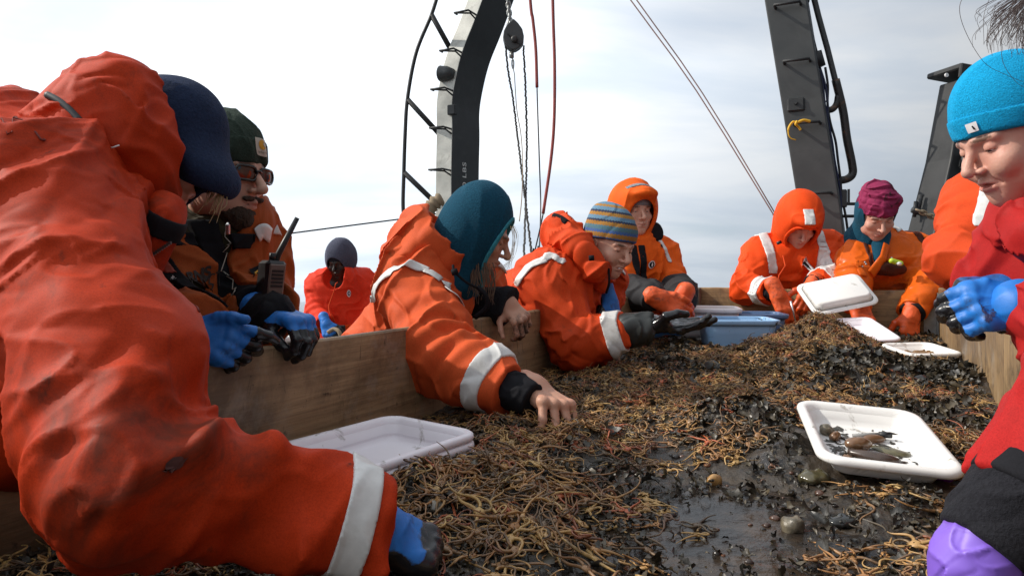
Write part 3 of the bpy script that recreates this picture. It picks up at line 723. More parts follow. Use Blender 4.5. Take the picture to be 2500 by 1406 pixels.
# chain from the post
def chain_links(name, p0, p1, n, L, r, mat, label, sag=0.0):
    root = MB(); p0, p1 = np.asarray(p0), np.asarray(p1)
    for i in range(n):
        t = (i + .5) / n; c = p0 + (p1 - p0) * t - A(0, 0, sag * 4 * t * (1 - t)); ax = nrm(p1 - p0)
        s1 = nrm(np.cross(ax, A(0.3, 1, 0.2))); s2 = np.cross(ax, s1); sd = s1 if i % 2 else s2
        ring = [c + ax * L * .62 * math.cos(a) + sd * L * .34 * math.sin(a) for a in np.linspace(0, 2 * math.pi, 13)]
        root.tube(ring, r, 6, caps=False)
    return tag(root.build(name, mat, None, True), label, 'chain')
chain_links('chain', P(2240, 512, YP - .17), P(2326, 543, YP - .17), 9, 0.036, 0.0065, M['rope_tan'], 'rusty chain hanging across the leaning black post', 0.012)
chain_links('chain', P(1196, -420, 5.9), P(1247, 66, 5.9), 51, 0.05, 0.008, M['galv'], 'grey chain holding up the pulley block')
# ---- pulley block, ropes, hoses
YB = 5.9
pb = thing('pulley_block', 'dark oval pulley block hanging from a chain', 'pulley', P(1253, 100, YB))
V = []; out = [(0, -66), (-6, -58), (-16, -46), (-23, -28), (-25, -8), (-21, 12), (-12, 24), (-4, 31), (6, 30), (16, 22), (25, 8), (26, -12), (22, -34), (12, -52), (4, -62)]
out = [(x, y * 0.78 + 14) for x, y in out]
for s, dy in ((1.0, -.05), (1.0, .05)):
    for (x, y) in out: V.append(P(1253 + x * s, 88 + y * s, YB) + A(0, dy, 0))
n = len(out); F = [tuple(range(n))[::-1], tuple(range(n, 2 * n))] + [(i, (i + 1) % n, n + (i + 1) % n, n + i) for i in range(n)]
o = mk('cheek_plate', V, F, M['steel_grey'], pb, False); bv = o.modifiers.new('bevel', 'BEVEL'); bv.width = 0.008; bv.segments = 2
mb = MB(); c = P(1256, 97, YB - .055); mb.lathe([(0.028, 0), (0.028, 0.02), (0.016, 0.024)], c, (0, -1, 0), 14); mb.build('axle_pin', M['rusty'], pb, True)
mb = MB(); mb.tube([P(1240, 83, YB - .056), P(1274, 112, YB - .056)], 0.008, 5); mb.build('brace', M['steel_black'], pb)
mb = MB(); mb.tube([P(1249, 128, YB), P(1249, 142, YB)], 0.02, 8); mb.tube(bez([P(1250, 142, YB), P(1254, 152, YB), P(1253, 168, YB), P(1250, 160, YB), P(1250, 148, YB)], 5), 0.007, 6); mb.build('hook', M['galv'], pb, True)
mb = MB(); mb.tube(bez([P(1247, 68, YB), P(1240, 62, YB), P(1244, 50, YB), P(1252, 58, YB), P(1250, 68, YB)], 5), 0.013, 7); mb.build('shackle', M['galv'], pb, True)
def line(name, pts, r, mat, label, cat='rope', n=8, sides=6, jit=0.0):
    q = bez([P(*p) for p in pts], n)
    if jit: q = [p + np.random.uniform(-jit, jit, 3) for p in q]
    return tag(MB().tube(q, r, sides).build(name, mat, None, True), label, cat)
line('rope', [(1234, 112, YB), (1240, 170, YB), (1252, 240, YB), (1262, 320, YB), (1274, 420, YB - .3), (1284, 500, YB - .5), (1297, 612, YB - .8), (1300, 640, 5), (1302, 800, 4.9), (1303, 1040, 4.9)], 0.0085, M['rope_dark'], 'frayed dark rope dropping from the near edge of the pulley block', n=40, jit=0.004)
line('rope', [(1278, 112, YB), (1282, 200, YB), (1286, 320, YB), (1285, 430, YB), (1283, 520, YB), (1279, 640, 5), (1282, 800, 4.9), (1283, 1040, 4.9)], 0.0085, M['rope_dark'], 'frayed dark rope dropping straight from the far edge of the pulley block', n=40, jit=0.004)
line('hook_line', [(1252, 165, YB), (1256, 182, YB), (1257, 200, YB), (1262, 270, YB), (1272, 330, YB), (1276, 400, 5.6), (1274, 480, 5.4), (1268, 540, 5.2)], 0.004, M['rope_tan'], 'thin tan line hooked under the pulley block', 'line')
line('hose', [(1268, -420, 5.6), (1293, -20, 5.6), (1301, 50, 5.6), (1308, 120, 5.6), (1311, 214, 5.6)], 0.014, M['rope_red'], 'short faded red hose ending in a thin cable', 'hose')
line('cable', [(1311, 214, 5.6), (1313, 280, 5.6), (1317, 400, 5.6), (1320, 500, 5.6), (1317, 600, 5.2), (1312, 640, 5), (1312, 1040, 5)], 0.006, M['cable'], 'thin dark cable running down out of the short red hose', 'cable')
line('hose', [(1340, -420, 5.2), (1349, -20, 5.2), (1351, 60, 5.2), (1354, 160, 5.2), (1353, 290, 5.2), (1345, 390, 5.2), (1326, 522, 5.2)], 0.013, M['rope_red'], 'long curved faded red hose beside the short one', 'hose')
line('cable', [(1326, 522, 5.2), (1318, 560, 5.2), (1306, 612, 5.2), (1300, 640, 5.2), (1295, 1000, 5.2)], 0.006, M['cable'], 'thin dark cable leaving the end of the long red hose', 'cable')
line('rope', [(1234, -420, 5.0), (1530, -12, 5.0), (1700, 222, 5.0), (1890, 527, 5.0), (1905, 549, 5), (2190, 965, 5)], 0.0045, M['rope_pink'], 'pale red line slanting down to the hooded sorter, lower of the pair', n=3)
line('rope', [(1252, -420, 5.1), (1545, -12, 5.1), (1715, 228, 5.1), (1894, 524, 5.1), (1908, 545, 5.1), (2190, 950, 5.1)], 0.0045, M['rope_pink'], 'pale red line slanting down to the hooded sorter, upper of the pair', n=3)
line('stay_wire', [(-600, 730, 5.6), (600, 584, 7.0), (670, 575, 7.0), (830, 554, 7.2), (1000, 532, 7.7), (1080, 520, 7.9)], 0.009, M['cable'], 'dark wire stretched above the sea to the curved gantry leg', 'wire', n=3)
line('pipe', [(1196, 625, 5.5), (1262, 702, 5.5)], 0.028, M['galv'], 'sloping grey pipe behind the woman in the teal hood', 'pipe', n=2, sides=10)
# ---------------------------------------------------------------- the catch: mud, water, weed, brittle stars
def gpx(px, py, z=MUD):
    Y = (CAMH - z) * F0 / (py - HZ); return (px - 1250) / F0 * Y, Y
MOUNDS = []   # (X, Y, height, radius_across, radius_along)
def mound(px, py, h, ra, rb): x, y = gpx(px, py); MOUNDS.append((x, y, h, ra, rb))
mound(1990, 862, 0.112, 0.16, 0.20); mound(1960, 880, 0.035, 0.30, 0.25)
mound(1815, 915, 0.058, 0.12, 0.15); mound(1920, 925, 0.035, 0.24, 0.18); mound(1700, 965, 0.018, 0.22, 0.2)
mound(2085, 935, 0.055, 0.16, 0.14); mound(2230, 940, 0.03, 0.22, 0.18); mound(2380, 960, 0.03, 0.08, 0.15)
mound(1850, 1080, 0.040, 0.12, 0.14); mound(1740, 1060, 0.022, 0.12, 0.10); mound(1950, 1150, 0.03, 0.07, 0.07)
mound(1450, 960, 0.016, 0.30, 0.3); mound(1330, 1080, 0.018, 0.14, 0.12); mound(1250, 1230, 0.018, 0.16, 0.14)
mound(1100, 1180, 0.015, 0.12, 0.1); mound(1330, 1330, 0.012, 0.1, 0.06); mound(2290, 1140, 0.02, 0.08, 0.1); mound(2200, 1240, 0.012, .1, .05)
mound(1060, 1080, 0.022, 0.08, 0.10); mound(960, 1230, 0.02, 0.07, 0.07)
PUD = []
def pud(px, py, dpt, ra, rb): x, y = gpx(px, py); PUD.append((x, y, dpt, ra, rb))
pud(1640, 1280, 0.021, 0.19, 0.13); pud(1800, 1380, 0.020, 0.17, 0.07); pud(1560, 1120, 0.018, 0.11, 0.09); pud(2260, 1020, 0.03, 0.10, 0.12)
pud(1850, 1210, 0.022, 0.10, 0.09); pud(2060, 1330, 0.016, 0.10, 0.05); pud(1450, 1170, 0.012, 0.06, 0.08); pud(1480, 1320, .010, .10, .05)
def gsum(X, Y, L):
    o = np.zeros_like(X)
    for (x, y, h, ra, rb) in L: o += h * np.exp(-((X - x) / ra) ** 2 - ((Y - y) / rb) ** 2)
    return o
def hgt(X, Y):
    X = np.asarray(X, float); Y = np.asarray(Y, float); q = np.stack([X, Y, X * 0], -1).reshape(-1, 3)
    n1 = vnoise(q * 6, 3).reshape(X.shape); n2 = vnoise(q * 19, 4).reshape(X.shape); n3 = vnoise(q * 55, 6).reshape(X.shape); n4 = vnoise(q * 120, 9).reshape(X.shape)
    p = gsum(X, Y, PUD); m = gsum(X, Y, MOUNDS); calm = np.clip(1 - p / 0.02, 0.25, 1)
    return MUD + 0.004 + m * (1 + 0.30 * n2) - p + calm * (0.007 * n1 + 0.0085 * n2 + 0.0065 * np.abs(n3) + 0.0035 * n4)
WATER = MUD - 0.006
def cover(X, Y):
    """how thickly brittle stars lie: 0 bare, 1 tangled heap"""
    q = np.stack([X, Y, X * 0], -1); n = vnoise(q * 5, 21) * 0.5 + vnoise(q * 14, 22) * 0.4
    m = gsum(X, Y, MOUNDS[:2] + MOUNDS[2:5] + [MOUNDS[11]] + [(MOUNDS[12][0], MOUNDS[12][1], .05, .16, .14), (MOUNDS[13][0], MOUNDS[13][1], .06, .2, .14)] + [(*gpx(1330, 1340), .05, .14, .07), (*gpx(2150, 1370), .05, .16, .05), (*gpx(1560, 1000), .05, .2, .15)])
    weed = gsum(X, Y, [MOUNDS[5], MOUNDS[6], MOUNDS[7], MOUNDS[8], MOUNDS[10]])
    p = gsum(X, Y, PUD)
    return np.clip(0.58 + n * 0.6 + m * 14 - weed * 10 - p * 26, 0.02, 1)
def star_mat(name, per_object):
    m, t, b = newmat(name)
    if per_object:
        oi = t.nodes.new('ShaderNodeObjectInfo'); src = oi.outputs['Random']
    else:
        at = t.nodes.new('ShaderNodeAttribute'); at.attribute_name = 'tint'; src = at.outputs['Fac']
    rp = t.nodes.new('ShaderNodeValToRGB'); t.links.new(src, rp.inputs[0]); e = rp.color_ramp.elements
    stops = [(0.0, (0.48, 0.31, 0.11)), (0.22, (0.42, 0.235, 0.08)), (0.46, (0.34, 0.16, 0.055)), (0.68, (0.18, 0.105, 0.05)), (0.86, (0.09, 0.07, 0.045)), (0.985, (0.42, 0.10, 0.035))]
    e[0].position, e[0].color = stops[0][0], (*stops[0][1], 1); e[1].position, e[1].color = stops[1][0], (*stops[1][1], 1)
    for p, c in stops[2:]: k = e.new(p); k.color = (*c, 1)
    n = noise(t, 120, 3); n2 = noise(t, 30, 5)
    c = mix(mr(n, 0.45, 0.8, 0, 0.5, nt=t), rp.outputs[0], (0.10, 0.06, 0.025), nt=t)
    c = mix(mr(n2, 0.51, 0.64, 0, 0.75, nt=t), c, (0.035, 0.026, 0.018), nt=t)
    t.links.new(c, b.inputs['Base Color']); b.inputs['Roughness'].default_value = 0.42
    bump(t, b, noise(t, 500, 2), 0.3, 0.0006); return m
def mud_surface():
    m, t, b = newmat('wet_mud')
    n1 = noise(t, 14, 7, 0.65); n2 = noise(t, 70, 5, 0.6)
    c = mix(mr(n1, 0.36, 0.66, 0, 1, nt=t), (0.016, 0.013, 0.011), (0.050, 0.037, 0.024), nt=t)
    c = mix(mr(n2, 0.5, 0.75, 0, 0.5, nt=t), c, (0.075, 0.050, 0.028), nt=t)
    t.links.new(c, b.inputs['Base Color']); t.links.new(mr(n1, 0.35, 0.7, 0.22, 0.55, nt=t), b.inputs['Roughness'])
    p = bump(t, b, n2, 0.7, 0.006); bump(t, b, noise(t, 240, 4), 0.45, 0.002, p)
    na, nc = 660, 204; a = np.linspace(0.001, BLEN - 0.001, na); c_ = np.linspace(0.001, BW - 0.001, nc); AA, CC = np.meshgrid(a, c_, indexing='ij')
    W = BL[None, None, :] - DV * AA[..., None] + WV * CC[..., None]; Z = hgt(W[..., 0], W[..., 1]); W[..., 2] = Z
    idx = np.arange(na * nc).reshape(na, nc); Fq = np.stack([idx[:-1, :-1], idx[:-1, 1:], idx[1:, 1:], idx[1:, :-1]], -1).reshape(-1, 4)[:, ::-1]
    o = mk('mud', W.reshape(-1, 3), Fq, m, None, True); o.data.flip_normals() if o.data.polygons[0].normal[2] < 0 else None
    tag(o, 'dark wet mud covering the bottom of the sorting bin', kind='stuff', cat='mud')
    mw, t, b = newmat('muddy_water')
    b.inputs['Base Color'].default_value = (0.030, 0.022, 0.015, 1); b.inputs['Roughness'].default_value = 0.20; b.inputs['IOR'].default_value = 1.33
    n = noise(t, 26, 5); bump(t, b, n, 0.5, 0.006)
    c = mix(mr(noise(t, 20, 6, 0.65), 0.42, 0.66, 0, 1, nt=t), (0.020, 0.016, 0.013), (0.055, 0.036, 0.022), nt=t); t.links.new(c, b.inputs['Base Color'])
    q = [bn(.002, .002, WATER), bn(BLEN - .002, .002, WATER), bn(BLEN - .002, BW - .002, WATER), bn(.002, BW - .002, WATER)]
    o = mk('puddle_water', q, [(0, 1, 2, 3)], mw, None, False)
    tag(o, 'shallow brown water lying in the hollows of the mud', kind='stuff', cat='water')
def star_geo(pos, nrmv, scale, rng, K=8, sides=4, curl=1.0, lift=None):
    """arms of many brittle stars at once; returns verts, quads, per-star vertex count"""
    n = len(pos); nv = np.asarray(nrmv, float); rx = rng.normal(size=(n, 3)); tx = rx - (rx * nv).sum(1, keepdims=True) * nv; tx /= np.linalg.norm(tx, axis=1, keepdims=True); ty = np.cross(nv, tx)
    th0 = (np.arange(5) * 2 * math.pi / 5)[None, :] + rng.normal(0, 0.22, (n, 5)); s = np.linspace(0, 1, K)
    c1 = rng.normal(0, 1.6, (n, 5, 1)) * curl; c2 = rng.normal(0, 1.5, (n, 5, 1)) * curl; ph = rng.uniform(0, 6.28, (n, 5, 1)); fr = rng.uniform(3, 7, (n, 5, 1))
    th = th0[..., None] + c1 * s ** 1.3 * 1.6 + c2 * (np.sin(s * fr + ph) - np.sin(ph)) * 0.8
    L = scale[:, None, None] * rng.uniform(0.75, 1.25, (n, 5, 1)); ds = L / (K - 1)
    x = np.concatenate([np.zeros((n, 5, 1)), np.cumsum(np.cos(th[..., :-1]) * ds, -1)], -1) + scale[:, None, None] * 0.14 * np.cos(th0[..., None])
    y = np.concatenate([np.zeros((n, 5, 1)), np.cumsum(np.sin(th[..., :-1]) * ds, -1)], -1) + scale[:, None, None] * 0.14 * np.sin(th0[..., None])
    z = scale[:, None, None] * (0.03 + (rng.uniform(-.08, .16, (n, 5, 1)) * (1 if lift is None else lift)) * np.sin(s * rng.uniform(2, 5, (n, 5, 1)) + rng.uniform(0, 1, (n, 5, 1))))
    r = scale[:, None, None] * 0.045 * (1 - 0.72 * s ** 1.4) * rng.uniform(.8, 1.15, (n, 5, 1))
    cs, sn = np.cos(th), np.sin(th)
    V = np.empty((n, 5, K, sides, 3))
    for j in range(sides):
        a = 2 * math.pi * (j + .5) / sides; u = r * math.cos(a); w = r * math.sin(a)
        lx = x - sn * u; ly = y + cs * u; lz = z + w
        V[..., j, :] = lx[..., None] * tx[:, None, None, :] + ly[..., None] * ty[:, None, None, :] + lz[..., None] * nv[:, None, None, :]
    V += np.asarray(pos)[:, None, None, None, :]
    # disc: two rings and a crown point ring (quads only)
    nd = 10; ad = np.arange(nd) * 2 * math.pi / nd; rd = np.array([0.02, 0.13, 0.17, 0.14]); zd = np.array([0.085, 0.07, 0.03, -0.02])
    wob = 1 + 0.16 * np.cos(5 * ad)[None, None, :] + rng.normal(0, .04, (n, 1, nd))
    rr = scale[:, None, None] * rd[None, :, None] * wob; D = (rr * np.cos(ad + 0))[..., None] * tx[:, None, None, :] + (rr * np.sin(ad))[..., None] * ty[:, None, None, :] + (scale[:, None, None] * zd[None, :, None] * np.ones(nd))[..., None] * nv[:, None, None, :]
    D += np.asarray(pos)[:, None, None, :]
    na = 5 * K * sides; per = na + 4 * nd
    allV = np.concatenate([V.reshape(n, na, 3), D.reshape(n, 4 * nd, 3)], 1)
    f = []
    for a in range(5):
        for k in range(K - 1):
            for j in range(sides):
                b = (a * K + k) * sides; j2 = (j + 1) % sides; f.append((b + j, b + j2, b + sides + j2, b + sides + j))
    for k in range(3):
        for j in range(nd): j2 = (j + 1) % nd; b = na + k * nd; f.append((b + j, b + nd + j, b + nd + j2, b + j2))
    f = np.array(f); F = (f[None] + (np.arange(n) * per)[:, None, None]).reshape(-1, 4)
    return allV.reshape(-1, 3), F, per
def surf_normal(X, Y, e=0.012):
    gx = (hgt(X + e, Y) - hgt(X - e, Y)) / (2 * e); gy = (hgt(X, Y + e) - hgt(X, Y - e)) / (2 * e)
    n = np.stack([-gx, -gy, np.ones_like(gx)], -1); return n / np.linalg.norm(n, axis=1, keepdims=True)
def sample_bin(n, rng, dens, amin=0.02, amax=BLEN - 0.25):
    out = []
    while sum(len(o) for o in out) < n:
        a = rng.uniform(amin, amax, n * 3); c = rng.uniform(0.02, BW - 0.02, n * 3)
        W = BL[None, :] - DV * a[:, None] + WV * c[:, None]; k = rng.uniform(0, 1, len(a)) < dens(W[:, 0], W[:, 1])
        px = 1250 + F0 * W[:, 0] / np.maximum(W[:, 1], .05); py = HZ + F0 * (CAMH - MUD) / np.maximum(W[:, 1], .05); k &= (px > -500) & (px < 2900) & (py < 1560)
        for (EC, ex, ey, el, ew) in EXCL: k &= ~((np.abs((W - EC) @ ex) < el) & (np.abs((W - EC) @ ey) < ew))
        out.append(W[k, :2])
    return np.concatenate(out)[:n]
def catch():
    mud_surface()
    rng = np.random.RandomState(11)
    XY = sample_bin(10500, rng, lambda x, y: cover(x, y) ** 1.4 * np.clip((y - .45) / 1.3, .22, 1))
    d = XY[:, 1]; order = np.argsort(d + rng.uniform(0, 0.25, len(d))); XY = XY[order]
    X, Y = XY[:, 0], XY[:, 1]; z = np.maximum(hgt(X, Y), WATER); cv = cover(X, Y)
    z = z + 0.002 + rng.uniform(0, 0.014, len(X)) * cv; nv = surf_normal(X, Y); nv = nv + rng.normal(0, 0.22, nv.shape) * (0.25 + cv[:, None]); nv[z <= WATER + 0.004] = A(0, 0, 1); nv /= np.linalg.norm(nv, axis=1, keepdims=True)
    pos = np.stack([X, Y, z], -1)
    # nearest 300 in view are things of their own
    px = 1250 + F0 * X / Y; py = HZ + F0 * (CAMH - z) / Y
    vis = (px > 880) & (px < 2330) & (py < 1420) & ~((px > 1930) & (py < 1190) & (px < 2370)) & ~((px < 1040) & (py > 1170))
    near = np.flatnonzero(vis)[:290]
    sm = star_mat('brittle_star_skin', True); protos = []
    for k in range(14):
        r2 = np.random.RandomState(100 + k); V, F, _ = star_geo(np.zeros((1, 3)), np.array([[0, 0, 1.0]]), np.array([0.036]), r2, 15, 6, 1.0, 0.8); protos.append((V, F))
    first = {}
    for i, j in enumerate(near):
        k = i % 14; sc = rng.uniform(0.85, 1.5)
        if k not in first: o = mk('brittle_star', protos[k][0], protos[k][1], sm, None, True); first[k] = o
        else: o = first[k].copy(); COL.objects.link(o)
        q = Vector(nv[j]).to_track_quat('Z', 'Y').to_matrix() @ Matrix.Rotation(rng.uniform(0, 6.28), 3, 'Z')
        o.matrix_world = Matrix.Translation(pos[j]) @ q.to_4x4() @ Matrix.Diagonal((sc, sc, sc, 1))
        tag(o, 'long-armed tan brittle star sprawled on the near part of the muddy catch', 'brittle star', 'brittle stars in the near part of the catch')
    rest = np.setdiff1d(np.arange(len(X)), near); fs = star_mat('brittle_star_heap_skin', False)
    VV, FF, TT, b = [], [], [], 0
    dist = Y[rest]
    for (lo, hi, K, sd) in ((0, 1.5, 10, 4), (1.5, 2.2, 8, 3), (2.2, 9, 6, 3)):
        s_ = rest[(dist >= lo) & (dist < hi)]; V, F, per = star_geo(pos[s_], nv[s_], rng.uniform(0.022, 0.040, len(s_)) * (1.25 if hi <= 1.5 else 1.0), rng, K, sd, 1.05)
        VV.append(V); FF.append(F + b); TT.append(np.repeat(rng.uniform(0, 1, len(s_)), per)); b += len(V)
    o = mk('brittle_star_heap', np.concatenate(VV), np.concatenate(FF), fs, None, True, {'tint': np.concatenate(TT)})
    tag(o, 'tangled heaps of small tan and rust brittle stars over the mud', kind='stuff', cat='brittle stars')
    # weed, leaf scraps and shell bits
    m, t, bb = newmat('wet_dark_weed'); n = noise(t, 40, 5)
    at = t.nodes.new('ShaderNodeAttribute'); at.attribute_name = 'tint'
    c = mix(at.outputs['Fac'], (0.016, 0.015, 0.012), (0.085, 0.064, 0.034), nt=t); c = mix(mr(n, 0.45, 0.7, 0, 0.6, nt=t), c, (0.024, 0.022, 0.018), nt=t)
    t.links.new(c, bb.inputs['Base Color']); t.links.new(mr(n, 0.3, 0.7, 0.28, 0.65, nt=t), bb.inputs['Roughness']); bump(t, bb, noise(t, 180, 3), 0.5, 0.002)
    wx = lambda x, y: np.clip(0.30 + 0.25 * np.clip(1.6 - y, 0, 1) + 9 * gsum(x, y, [MOUNDS[5], MOUNDS[6], MOUNDS[7], MOUNDS[8], MOUNDS[9], MOUNDS[10], MOUNDS[17]]) - 9 * gsum(x, y, PUD) + 0.35 * vnoise(np.stack([x, y, x * 0], -1) * 7, 31), 0.03, 1)
    XY = sample_bin(17000, rng, wx); X, Y = XY.T; n_ = len(X); z = np.maximum(hgt(X, Y), WATER) + rng.uniform(-0.002, 0.012, n_); nv = surf_normal(X, Y) + rng.normal(0, 0.5, (n_, 3)); nv[:, 2] = np.abs(nv[:, 2]); nv /= np.linalg.norm(nv, axis=1, keepdims=True)
    rx = rng.normal(size=(n_, 3)); tx = rx - (rx * nv).sum(1, keepdims=True) * nv; tx /= np.linalg.norm(tx, axis=1, keepdims=True); ty = np.cross(nv, tx)
    nu, nw = 6, 4; u = np.linspace(-1, 1, nu)[None, :, None]; w = np.linspace(-1, 1, nw)[None, None, :]
    Lh = rng.gamma(4, 0.0023, (n_, 1, 1)) * np.clip(Y / 1.9, .55, 1)[:, None, None]; Wh = Lh * rng.uniform(0.3, 0.75, (n_, 1, 1)); taper = np.sqrt(np.maximum(0.02, 1 - (np.abs(u) ** 2.2) * rng.uniform(.6, 1, (n_, 1, 1))))
    bend = rng.normal(0, 0.5, (n_, 1, 1)); tw = rng.normal(0, 0.7, (n_, 1, 1)); ph = rng.uniform(0, 6, (n_, 1, 1))
    ox = Lh * u; oy = Wh * w * taper * (1 + .2 * np.sin(5 * u + ph)) + Lh * bend * 0.4 * u ** 2; oz = Lh * (bend * u ** 2 * .8 + tw * u * w * 0.5 + 0.16 * np.sin(6 * u + ph) * w + 0.25 * (w ** 2)) + 0.002
    ox = ox * np.ones_like(oy)
    V = np.asarray(np.stack([X, Y, z], -1))[:, None, None, :] + ox[..., None] * tx[:, None, None, :] + oy[..., None] * ty[:, None, None, :] + oz[..., None] * nv[:, None, None, :]
    g = np.arange(nu * nw).reshape(nu, nw); f = np.stack([g[:-1, :-1], g[1:, :-1], g[1:, 1:], g[:-1, 1:]], -1).reshape(-1, 4); F = (f[None] + (np.arange(n_) * nu * nw)[:, None, None]).reshape(-1, 4)
    o = mk('weed_scraps', V.reshape(-1, 3), F, m, None, True, {'tint': np.repeat(rng.uniform(0, 1, n_) ** 1.6, nu * nw)})
    tag(o, 'wet black weed and leaf scraps strewn over the mud', kind='stuff', cat='weed')
    # small stones and mud lumps
    XY = sample_bin(700, rng, lambda x, y: 0.5 + 0 * x); X, Y = XY.T; n_ = len(X); z = np.maximum(hgt(X, Y), WATER)
    th = np.linspace(0, 2 * math.pi, 9)[:-1]; rows = [(0.25, 0.9), (0.75, 0.6), (1.0, 0.1), (0.8, -.5)]
    sc = rng.gamma(3, 0.0014, n_) + 0.002; Vl = []
    for (rr, zz) in rows:
        wob = 1 + rng.normal(0, 0.14, (n_, 8)); el = rng.uniform(.6, 1, (n_, 1))
        Vl.append(np.stack([X[:, None] + sc[:, None] * rr * np.cos(th) * wob, Y[:, None] + sc[:, None] * rr * np.sin(th) * wob * el, z[:, None] + sc[:, None] * zz * 0.75 + 0 * wob], -1))
    V = np.stack(Vl, 1).reshape(-1, 3); f = [(k * 8 + j, (k + 1) * 8 + j, (k + 1) * 8 + (j + 1) % 8, k * 8 + (j + 1) % 8) for k in range(3) for j in range(8)] + [(0, 1, 2, 3), (0, 3, 4, 5), (0, 5, 6, 7)]
    F = (np.array(f)[None] + (np.arange(n_) * 32)[:, None, None]).reshape(-1, 4)
    m, t, bb = newmat('wet_pebble'); at = t.nodes.new('ShaderNodeAttribute'); at.attribute_name = 'tint'
    c = mix(at.outputs['Fac'], (0.025, 0.022, 0.02), (0.22, 0.09, 0.045), nt=t); t.links.new(c, bb.inputs['Base Color']); bb.inputs['Roughness'].default_value = 0.25; bump(t, bb, noise(t, 60, 4), .5, .003)
    o = mk('pebbles', V, F, m, None, True, {'tint': np.repeat(rng.uniform(0, 1, n_) ** 3, 32)}); tag(o, 'wet pebbles and mud lumps scattered through the catch', kind='stuff', cat='pebbles')
# ---------------------------------------------------------------- trays, tubs and what lies in them
EXCL = []
def rring(hl, hw, r, z, n=6):
    out = []
    for (sx, sy, a0) in ((1, 1, 0), (-1, 1, 90), (-1, -1, 180), (1, -1, 270)):
        for k in range(n + 1):
            a = R_(a0 + 90 * k / n); out.append(A(sx * (hl - r) + r * math.cos(a), sy * (hw - r) + r * math.sin(a), z))
    return out
def loft(rings, cap0=True, cap1=True):
    n = len(rings[0]); V = np.array([p for r in rings for p in r]); F = []
    for i in range(len(rings) - 1):
        for j in range(n): k = (j + 1) % n; F.append((i * n + j, i * n + k, (i + 1) * n + k, (i + 1) * n + j))
    if cap0: F.append(tuple(range(n))[::-1])
    if cap1: F.append(tuple((len(rings) - 1) * n + j for j in range(n)))
    return V, F
def place(root, C, x, y, z):
    if 'hl' in root: EXCL.append((np.asarray(C, float) * A(1, 1, 0), nrm(np.asarray(x) * A(1, 1, 0)), nrm(np.asarray(y) * A(1, 1, 0)), root['hl'] + .010, root['hw'] + .010)); del root['hl'], root['hw']
    m = Matrix.Translation(tuple(C)) @ Matrix([list(r) for r in cols(x, y, z)]).to_4x4(); root.matrix_world = m; return root
def frame_from(C, along, across):
    x = nrm(along); z = nrm(np.cross(x, across)); y = np.cross(z, x); return C, x, y, z
def tray(label, L, W, D, mat, group='white sorting trays', name='tray'):
    root = thing(name, label, 'tray', (0, 0, 0), group); hl, hw = L / 2, W / 2
    rim = [rring(hl - .017, hw - .017, .030, D - .014), rring(hl - .002, hw - .002, .036, D - .013), rring(hl, hw, .037, D - .009), rring(hl - .001, hw - .001, .037, D - .003), rring(hl - .005, hw - .005, .035, D),
           rring(hl - .012, hw - .012, .032, D + .0005), rring(hl - .017, hw - .017, .029, D - .003), rring(hl - .0212, hw - .0212, .028, D - .010), rring(hl - .0226, hw - .0226, .0275, D - .017)]
    basin = [rring(hl - .038, hw - .038, .022, 0.0), rring(hl - .033, hw - .033, .024, .002), rring(hl - .030, hw - .030, .025, .008), rring(hl - .0185, hw - .0185, .029, D - .0115), rring(hl - .0215, hw - .0215, .028, D - .0115),
             rring(hl - .0265, hw - .0265, .026, .015), rring(hl - .032, hw - .032, .024, .0075), rring(hl - .040, hw - .040, .020, .0050)]
    root['hl'], root['hw'] = hl, hw; mk('basin', *loft(basin), mat, root, True); mk('rim', *loft(rim, False, False), mat, root, True)
    return root
def tub(label, L, W, D, mat, taper=0.8):
    root = thing('tub', label, 'tub', (0, 0, 0), 'plastic tubs standing in the catch'); hl, hw = L / 2, W / 2; bl, bw = hl * taper, hw * taper; r = .035
    def at(z, o=0): t = z / D; return rring(bl + (hl - .012 - bl) * t + o, bw + (hw - .012 - bw) * t + o, r + o, z)
    body = [rring(bl - .01, bw - .01, r - .008, 0), at(.004), at(.02), at(D * .5), at(D - .004), at(D - .004, -.003), at(D * .5, -.003), at(.02, -.004), rring(bl - .012, bw - .012, r - .01, .005)]
    root['hl'], root['hw'] = hl, hw; mk('tub_body', *loft(body), mat, root, True)
    rim = [at(D - .020, .001), at(D - .020, .011), at(D - .016, .013), at(D - .003, .0135), at(D, .011), at(D + .001, .003), at(D, -.002), at(D - .006, -.0035)]
    mk('rim', *loft(rim, False, False), mat, root, True)
    return root
def tub_place(t, px, py, Y, z, ang): place(t, A((px - 1250) / F0 * Y, Y, z), rotz(ang) @ A(1, 0, 0), rotz(ang) @ A(0, 1, 0), A(0, 0, 1))
